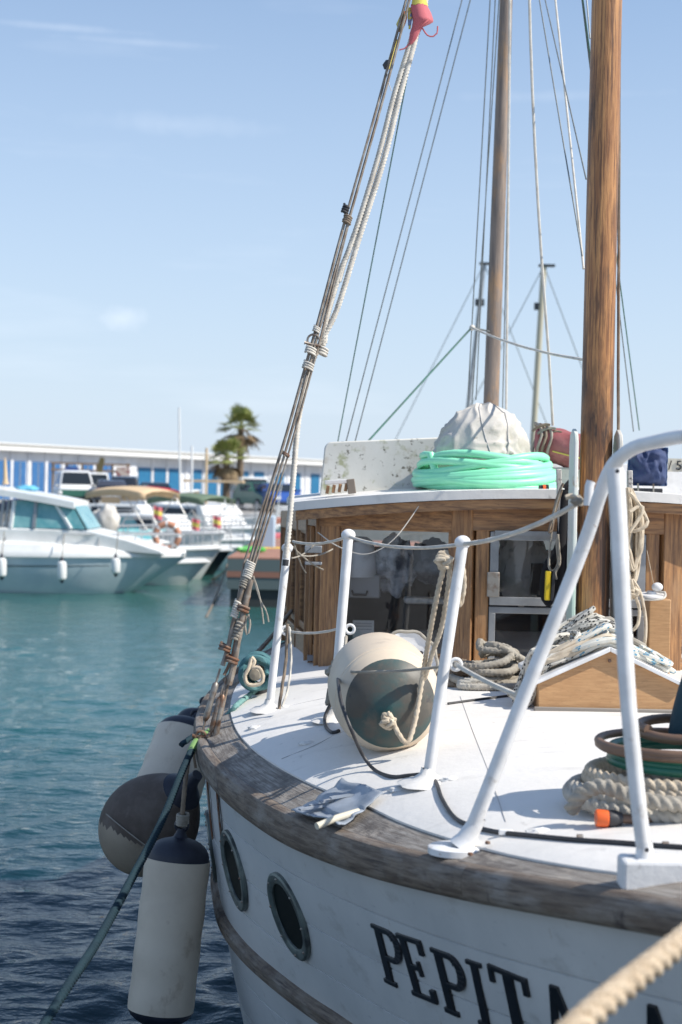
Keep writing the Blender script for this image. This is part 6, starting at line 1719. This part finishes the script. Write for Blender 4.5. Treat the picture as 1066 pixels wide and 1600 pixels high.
# the large cabin boat at the left
Yb = 32.0
def cabin_boat():
    bow = W(290, 885, Yb); L = 6.6; Bm = 2.5; fb = .78
    M_ = Matrix.Rotation(R(1), 4, 'Z'); b = Vector((bow.x, bow.y, 0)); T = lambda x, y, z: b + (M_ @ Vector((x - L, y, z)))
    rt = root('cabin_motorboat', (b.x, b.y, 0), 'white cabin motorboat with grey-blue hull and teal windows at far left', 'motorboat')
    rows = hullmesh(L, Bm, fb, T, sheer=.02, rake=1.15, flare=.84)
    g = MB()
    for s in (-1, 1): g.grid([[T(x, s * y, z) for x, y, z in r] for r in rows])
    g.add([T(x, s * y, z) for s in (-1, 1) for x, y, z in rows[0]], [(0, 1, 7, 6), (1, 2, 8, 7), (2, 3, 9, 8), (3, 4, 10, 9), (4, 5, 11, 10)])
    mk('hull', g, gel_grey, rt, angle=50)
    # white topside moulding above the grey hull
    g = MB()
    for s in (-1, 1):
        g.grid([[T(r[0][0], s * (r[0][1] + o_), r[0][2] + z) for o_, z in ((.0, -.0), (.05, .02), (.055, .10), (.02, .16), (-.03, .32 - .24 * (r[0][0] / L) ** 3), (-.16, .36 - .26 * (r[0][0] / L) ** 3))] for r in rows])
    mk('topside_moulding', g, gel, rt, angle=50)
    g = MB(); g.grid([[T(r[0][0], y * max(0.02, r[0][1] - .15), r[0][2] + (.36 - .26 * (r[0][0] / L) ** 3) + .06 * (1 - y * y)) for y in (-1, -.5, 0, .5, 1)] for r in rows]); mk('deck', g, gel, rt)
    for s in (-1, 1): mk('hull_stripe', MB().sweep([T(x * .998, s * (y + .006), z) for x, y, z in [(r[1][0], r[1][1], r[0][2] - .14 - .08 * (1 - r[0][0] / L)) for r in rows[:-1]]], .012, 5), gel_dark, rt)
    # coachroof step forward of the cabin
    def XX(px): return L - (290 - px) / FPX * Yb
    g = MB(); pr_ = [(XX(5), 1.1), (XX(5), 1.42), (XX(150), 1.40), (XX(205), 1.22), (XX(260), .98), (XX(260), .9)]
    g.add([T(x, s * Bm * (.40 - .10 * max(0, (x - XX(120)) / 2)), z) for s in (-1, 1) for x, z in pr_], [(0, 1, 2, 3, 4, 5), (11, 10, 9, 8, 7, 6)] + [(k, 6 + k, 7 + k, k + 1) for k in range(5)]); mk('coachroof', g, gel, rt, bevel=.05, segs=3)
    # cabin: posts, glass, roof
    z0, z1 = 1.42, 2.02
    y0, y1 = Bm * .38, Bm * .33
    for s in (-1, 1):
        g = MB(); g.prism([T(XX(30), s * y0, z0), T(XX(143), s * y0, z0), T(XX(118), s * y1, z1), T(XX(36), s * y1, z1)], T(0, .02, 0) - T(0, 0, 0)); mk('side_window', g, teal_pane, rt, smooth=False)
        for a, c_ in ((14, 18), (22, 26), (31, 34), (66, 67)):
            mk('window_post', MB().beam(T(XX(a), s * (y0 + .015), z0 - (.3 if a < 25 else 0)), T(XX(c_), s * (y1 + .015), z1), .07, .05), gel if a > 24 and a < 60 else alu, rt)
        mk('window_post', MB().beam(T(XX(122), s * (y0 + .02), z0), T(XX(94), s * (y1 + .02), z1), .08, .06), gel, rt)
    g = MB(); g.prism([T(XX(146), -y0, z0), T(XX(146), y0, z0), T(XX(120), y1, z1), T(XX(120), -y1, z1)], T(.02, 0, 0) - T(0, 0, 0)); mk('windscreen', g, teal_pane, rt, smooth=False)
    g = MB(); rws = []
    for px, zz in ((-30, 2.30), (-5, 2.34), (20, 2.30), (60, 2.22), (100, 2.13), (126, 2.06)):
        rws.append([T(XX(px), y * Bm * .40, zz - .06 * y * y) for y in (-1, -.6, 0, .6, 1)])
    g.grid(rws); g.grid([[p - Vector((0, 0, .14 + .0 * k)) for p in reversed(r)] for k, r in enumerate(rws)])
    g.grid([[r[0] for r in rws], [r[0] - Vector((0, 0, .14)) for r in rws]]); g.grid([[r[-1] - Vector((0, 0, .14)) for r in rws], [r[-1] for r in rws]]); g.grid([rws[-1], [p - Vector((0, 0, .14)) for p in rws[-1]]]); g.grid([[p - Vector((0, 0, .14)) for p in rws[0]], rws[0]])
    mk('cabin_roof', g, gel, rt, angle=30)
    mk('roof_light', MB().ball(T(XX(92), 0, 2.2), (.06, .06, .05), 10, 8), chrome, rt)
    mk('antenna_base', MB().lathe(T(XX(12), -.3, 2.36), T(XX(10), -.3, 3.0), [(0, .08), (.1, .05), (.5, .035), (.62, .0)], 10), tan_can, rt)
    for s in (-1, 1):
        P_ = [T(r[0][0] - .05, s * r[0][1] * .9, r[0][2] + .52) for r in rows if r[0][0] > L * .6]
        mk('bow_rail', MB().sweep(P_, .018, 6), chrome, rt)
        for q in P_[::3]: mk('rail_post', MB().sweep([q, q - Vector((0, 0, .45))], .013, 5), chrome, rt)
    return rt, T, XX, Bm
cbt, TT, XX_, Bm_ = cabin_boat()
for i, (px, y0_, y1_, lab) in enumerate(((97, 873, 910, 'slim white fender with dark ends hanging amidships on the cabin motorboat'), (181, 868, 900, 'slim white fender hanging near the bow of the cabin motorboat'), (3, 868, 905, 'white fender at the left picture edge on the cabin motorboat'))):
    a = W(px, y0_, 30.4 + .25 * (i == 1)); b = W(px, y1_, 30.4 + .25 * (i == 1)); L_ = (b - a).length
    rt = root('small_boat_fender', b, lab, 'fender', 'fenders of the cabin motorboat')
    mk('body', MB().lathe(a, b, [(.05, .05), (.08, .09), (.12, .10), (L_ - .12, .10), (L_ - .08, .09), (L_ - .05, .05)], 16), gel, rt)
    mk('end_cap', MB().lathe(a, b, [(-.04, .02), (.0, .03), (.05, .052)], 12), fender_navy, rt); mk('end_cap', MB().lathe(a, b, [(L_ - .05, .052), (L_, .03), (L_ + .03, .0)], 12), fender_navy, rt)
    mk('hanging_line', MB().sweep([a, W(px + 4, y0_ - 38, 30.7)], .012, 5), rope_grey, rt)
# blue cloth on the cabin roof
g = MB().ball(W(42, 764, 31.8), (.26, .3, .085), 20, 12, lambda d: 1 + .25 * mnoise.noise(d * 2)); mk('blue_tarp', g, mat('light_blue_cloth', (.12, .42, .60), .7), origin=W(42, 766, 31.8), angle=70, label='light blue cloth bundle on the cabin motorboat roof', cat='cloth')
# lifebuoy
lc = W(261, 838, 33.4); lr = root('lifebuoy', lc, 'faded orange and white lifebuoy ring on the rail behind the cabin boat bow', 'lifebuoy')
for k in range(8):
    a0, a1 = k * math.pi / 4 + .1, (k + 1) * math.pi / 4 + .1
    wid = (.62, .16)
    for (s0, s1, m_) in ((0, .80, mat('buoy_orange', (.50, .24, .15), .7) if k == 0 else MATS['buoy_orange']), (.80, 1, gel)):
        b0, b1 = a0 + (a1 - a0) * s0, a0 + (a1 - a0) * s1
        mk('buoy_segment', MB().sweep([lc + Vector((math.cos(b0 + (b1 - b0) * t / 6) * .27, .0, math.sin(b0 + (b1 - b0) * t / 6) * .29)) for t in range(7)], .075, 10), m_, lr)
# bimini boats and others, bows towards the water in front
small_boat('bimini_motorboat', 'white open boat under a navy blue bimini behind the cabin boat', 262, 905, 36, R(-10), L=5.6, Bm=2.1, fb=.85, canopy=navy_can, can_h=2.03, can_x=(1.4, 3.0))
small_boat('bimini_motorboat', 'white boat under a tan bimini with steel poles', 352, 893, 41, R(-22), L=6.0, Bm=2.2, fb=.95, canopy=tan_can, can_h=2.35, can_x=(1.9, 3.9))
small_boat('bimini_motorboat', 'white boat under a sage green bimini near the palms', 432, 880, 47, R(-25), L=6.4, Bm=2.3, fb=.95, canopy=green_can, can_h=2.15, can_x=(2.0, 4.2))
small_boat('cabin_cruiser', 'low white cruiser between the tan and green biminis', 395, 888, 44, R(-20), L=6.2, Bm=2.2, fb=.8, cab=(.7, 1.6, 4.0), outboard=False)
small_boat('cabin_cruiser', 'white cruiser with a dark cabin window near the pontoon', 425, 884, 50, R(-28), L=6.5, Bm=2.3, fb=.9, cab=(.85, 2.0, 4.4), outboard=False)
small_boat('open_dinghy', 'small white tender whose bow pokes out below the cabin boat bow', 326, 912, 34.5, R(-14), L=3.8, Bm=1.5, fb=.52, rail=False, cat='dinghy')
small_boat('dark_motorboat', 'dark hulled boat moored between the tender and the pontoon', 362, 898, 38.5, R(-22), L=5.0, Bm=1.9, fb=.62, hm=gel_dark, outboard=False)
small_boat('open_motorboat', 'slim white boat moored close to the pontoon end', 382, 893, 41, R(-26), L=5.2, Bm=1.8, fb=.6, outboard=True)
small_boat('covered_motorboat', 'boat under a red and black cover behind the tan bimini', 352, 862, 55, R(-15), L=5.2, Bm=2.2, fb=1.0, canopy=red_can, can_h=2.35, can_x=(.9, 2.9), hm=gel_dark)
small_boat('open_motorboat', 'white boat with steel rails behind the green bimini boat', 446, 872, 54, R(-25), L=6.0, Bm=2.1, fb=.85, cab=(.6, 2.0, 4.0))
small_boat('open_motorboat', 'white boat farthest back along the row by the quay', 440, 860, 62, R(-25), L=6.0, Bm=2.1, fb=1.0, cab=(.7, 1.6, 3.8))
small_boat('yellow_motorboat', 'yellow decked boat on the quay edge under the storehouse doors', 312, 815, 66, R(-10), L=4.5, Bm=1.8, fb=1.9, hm=tan_can, outboard=False, rail=False)
for px, py, Y, rr_, LL, lab in ((345, 905, 36.8, -16, 4.2, 'small white dinghy bow just above the dark hulled boat'), (405, 890, 43.5, -24, 5.0, 'white motorboat bow directly left of the pontoon'), (420, 878, 49, -30, 5.4, 'white open boat between the pontoon and the sage bimini'), (395, 870, 52, -18, 5.4, 'white motorboat with windscreen under the sage bimini'), (318, 880, 47, -15, 5.5, 'white motorboat right behind the lifebuoy'), (455, 868, 58, -30, 5.5, 'white boat glimpsed between halyard and shrouds'), (360, 872, 57, -12, 5.5, 'white boat in the middle row below the palms')):
    small_boat('open_motorboat', lab, px, py, Y, R(rr_), L=LL, Bm=1.9, fb=.72, rail=True)
for k, (px, py, Y, m_, lab) in enumerate(((430, 842, 46, flag_red, 'red cover on a boat engine beside the service post'), (444, 850, 44, mat('orange_cover', (.6, .2, .06), .7), 'orange bag on the row of boats beside the pontoon'), (316, 838, 44, navy_can, 'navy cushion in the boat under the tan bimini'), (345, 840, 47, mat('brown_cover', (.2, .13, .09), .7), 'brown seat cover in the boats below the palms'), (405, 850, 48, mat('grey_cover', (.25, .27, .3), .7), 'grey tarpaulin over a boat right of the sage bimini'))):
    g = MB().ball(W(px, py, Y), (.42, .3, .2), 14, 8, lambda d: 1 + .3 * mnoise.noise(d * 2 + Vector((k, 0, 0)))); mk('boat_cover', g, m_, origin=W(px, py + 6, Y), label=lab, cat='cover')
# people-free clutter: sun covers and flags
for px, py, Y, lab in ((332, 822, 40, 'small red and yellow flag hanging under the tan bimini'), (239, 808, 37, 'small orange-red flag near the navy bimini'), (299, 826, 41, 'small yellow and red flag right of the tan bimini')):
    c = W(px, py, Y); rt = root('small_flag', c, lab, 'flag')
    mk('flagpole', MB().sweep([c + Vector((0, 0, .35)), c - Vector((0, 0, .6))], .012, 6), chrome, rt)
    for k, m_ in enumerate((flag_red, flag_yellow, flag_red)):
        g = MB(); g.grid([[c + Vector((.02 + .22 * i / 5, .03 * math.sin(i * 1.5), .3 - .11 * k - j * .11 - .05 * i / 5)) for i in range(6)] for j in (0, 1)]); mk('flag_band', g, m_, rt)
# white-wrapped sail cover stacks
for i, (px, py, Y, rx, rz, lab) in enumerate(((168, 815, 35.5, .30, .42, 'upright white canvas cover beside the navy bimini'), (154, 818, 35.8, .22, .35, 'loose white cloth hanging left of the upright cover'))):
    g = MB().ball(W(px, py, Y), (rx, .3, rz), 22, 14, lambda d: 1 + .2 * mnoise.noise(d * 2 + Vector((i, 0, 0)))); mk('canvas_cover', g, canvas_white, origin=W(px, py + 10, Y), angle=60, label=lab, cat='canvas')
# thin yacht masts in the distance
for i, (a, b, Y, r0, m_, lab) in enumerate((((282, 800), (280, 637), 60, .04, gel, 'thin white mast left of the palms, tallest of the three'), ((300, 800), (300, 697), 58, .045, gel, 'thin white mast just left of the palms'), ((322, 800), (323, 700), 62, .055, tan_can, 'pale yellowish mast touching the palms'), ((833, 690), (850, 415), 40, .085, mat('beige_mast', (.50, .45, .33), .5), 'distant beige yacht mast between the two wooden masts'), ((731, 640), (757, 412), 42, .06, alu, 'distant grey yacht mast left of the mizzen mast'))):
    A_, B_ = W(*a, Y), W(*b, Y); A2 = A_.copy(); A2.z = .4
    rt = root('yacht_mast', A2, lab, 'mast')
    mk('pole', MB().sweep([A2, A_.lerp(A2, .5), A_, B_], r0, 10), m_, rt)
    if i >= 3:
        mk('masthead', MB().box(B_ + Vector((.08, 0, 0)), (.45, .2, .06)), gel_dark, rt)
        mk('spreader', MB().beam(B_ + Vector((-.25, 0, -1.15)), B_ + Vector((.02, 0, -1.15)), .08, .2), gel_dark, rt)
        mk('mast_stay', MB().sweep([B_, B_ + Vector((-2.6, 2, -5.5))], .012, 5), thin_wire, rt); mk('mast_stay', MB().sweep([B_, B_ + Vector((2.6, 2, -5.5))], .012, 5), thin_wire, rt)
# floating pontoon
pd = mat('pontoon_deck', (.38, .19, .13), .8, var=((.30, .15, .10), 4, .4, .7)); pg = mat('pontoon_grey', (.10, .13, .13), .7); prd = mat('pontoon_stripe', (.28, .13, .09), .7)
pn = root('floating_pontoon', W(400, 900, 29.5), 'grey floating pontoon with a red-brown deck at the end of the boats', 'pontoon')
a = W(355, 940, 28.6); x0_ = a.x
for nm, z0_, z1_, m_, o_ in (('float', -.3, .36, mat('pontoon_dark', (.035, .04, .04), .8), .06), ('side_board', .36, .60, pg, .0), ('stripe_board', .60, .72, prd, -.015), ('side_board', .72, .97, pg, .0)):
    mk(nm, MB().box((x0_ + 2.2, 34, (z0_ + z1_) / 2), (4.4 - 2 * o_, 11 - 2 * o_, z1_ - z0_ - .004)), m_, pn, smooth=False)
for k in range(36):
    mk('deck_plank', MB().box((x0_ + 2.2, 28.65 + .305 * k, .985), (4.42, .29, .03)), pd, pn, smooth=False)
g = MB()
rg = random.Random(5); pts = [W(378 + 30 * (k % 2) + rg.uniform(-6, 6), 862, 31 + rg.uniform(-.5, .5)) for k in range(14)]
pts = [Vector((p.x, p.y, 1.03 + .02 * (i % 3))) for i, p in enumerate(pts)]
mk('green_hose_heap', MB().sweep(spline(pts, .05), .045, 6), mat('bright_green', (.10, .45, .08), .5), origin=pts[0], label='bright green hose heaped on the pontoon', cat='hose')
mk('yellow_line', MB().sweep([W(392, 857, 33), W(425, 858, 33.2), W(446, 857, 33.4)], .035, 6), yellow, origin=W(400, 857, 33), label='yellow rope across the pontoon deck', cat='rope')
# service post on the pontoon and a dark piling
mk('service_post', MB().box(W(419, 838, 34) - Vector((0, 0, .15)), (.34, .3, 1.3)), mat('pale_blue_post', (.40, .50, .60), .5), origin=W(419, 850, 34), bevel=.04, label='pale blue service post on the pontoon', cat='service post')
for i, (a, b) in enumerate((((356, 900), (322, 965)), ((365, 895), (330, 905)))):
    mk('dinghy_line', MB().sweep(sag(W(a[0], a[1] - 20, 37), WZ(b[0], b[1], .0), .1), .02, 5), rope_brown, origin=W(a[0], a[1] - 20, 37), label=('dark mooring line dipping into the water by the pontoon', 'second dark line slack between tender and pontoon')[i], cat='rope')
# low clutter on the far quay: boat on its stand, crates
for i, (px, py, Y, sx_, sz_, m_, lab) in enumerate(((5, 830, 40, .6, .5, mat('grey_box', (.25, .3, .35), .6), 'grey-blue equipment box at the left edge behind the cabin boat'), (433, 818, 60, .8, .5, mat('orange_box', (.55, .16, .08), .6), 'orange crate seen just left of the halyard'), (445, 800, 70, .8, .6, gel, 'white equipment crate on the quay near the halyard'))):
    c = W(px, py, Y); mk('equipment_box', MB().box(c, (sx_, .6, sz_)), m_, origin=c, bevel=.04, label=lab, cat='crate')
for i, (px, py, Y, w_, lab) in enumerate(((335, 752, 72, 3.0, 'pale canvas awning behind the palms'), (432, 741, 90, 1.4, 'tilted white panel above the parked vans'))):
    c = W(px, py, Y); rt = root('awning', Vector((c.x, c.y, 1.2)), lab, 'awning')
    g = MB().box(c, (w_, 1.5, .12), Matrix.Rotation(.0 if i == 0 else -.7, 3, 'Y')); mk('canopy', g, tan_can if i == 0 else gel, rt, smooth=False)
    for s in (-1, 1): mk('awning_post', MB().beam((c.x + s * w_ * .45, c.y, 1.2), (c.x + s * w_ * .45, c.y, c.z - .06 - (.3 if i else 0)), .08, .08), alu, rt, smooth=False)

# a denser row: slim masts, outriggers and antennas over the small boats
rga = random.Random(21)
for k, (px, lab) in enumerate(((316, 'thin pale pole between the lifebuoy and the red cover'), (338, 'thin pale pole just right of the tan bimini'), (362, 'grey antenna under the lower palm'), (392, 'thin pale pole beneath the sage bimini edge'), (426, 'thin antenna nearest the shrouds over the small boats'))):
    py = 850 + rga.uniform(-8, 10); Y = 46 + rga.uniform(-3, 8); A_ = W(px, py, Y)
    mk('boat_antenna', MB().sweep([A_, A_ + Vector((rga.uniform(-.25, .25), 0, rga.uniform(1.0, 2.2)))], .018, 5), gel if k % 3 else alu, origin=A_, label=lab, cat='antenna')
for k, (px, py, Y, rr_, LL, lab) in enumerate(((336, 850, 60, -20, 6.0, 'white cruiser just below the red and black cover'), (372, 848, 63, -22, 6.5, 'white cruiser on the line between palms and pontoon'), (408, 846, 66, -25, 6.5, 'white cruiser behind the sage bimini, near the green car'), (300, 858, 52, -12, 5.6, 'white motorboat behind the lifebuoy, nearest the tan bimini poles'))):
    small_boat('cabin_cruiser', lab, px, py, Y, R(rr_), L=LL, Bm=2.2, fb=1.0, cab=(.7, 1.8, 4.2), outboard=False)
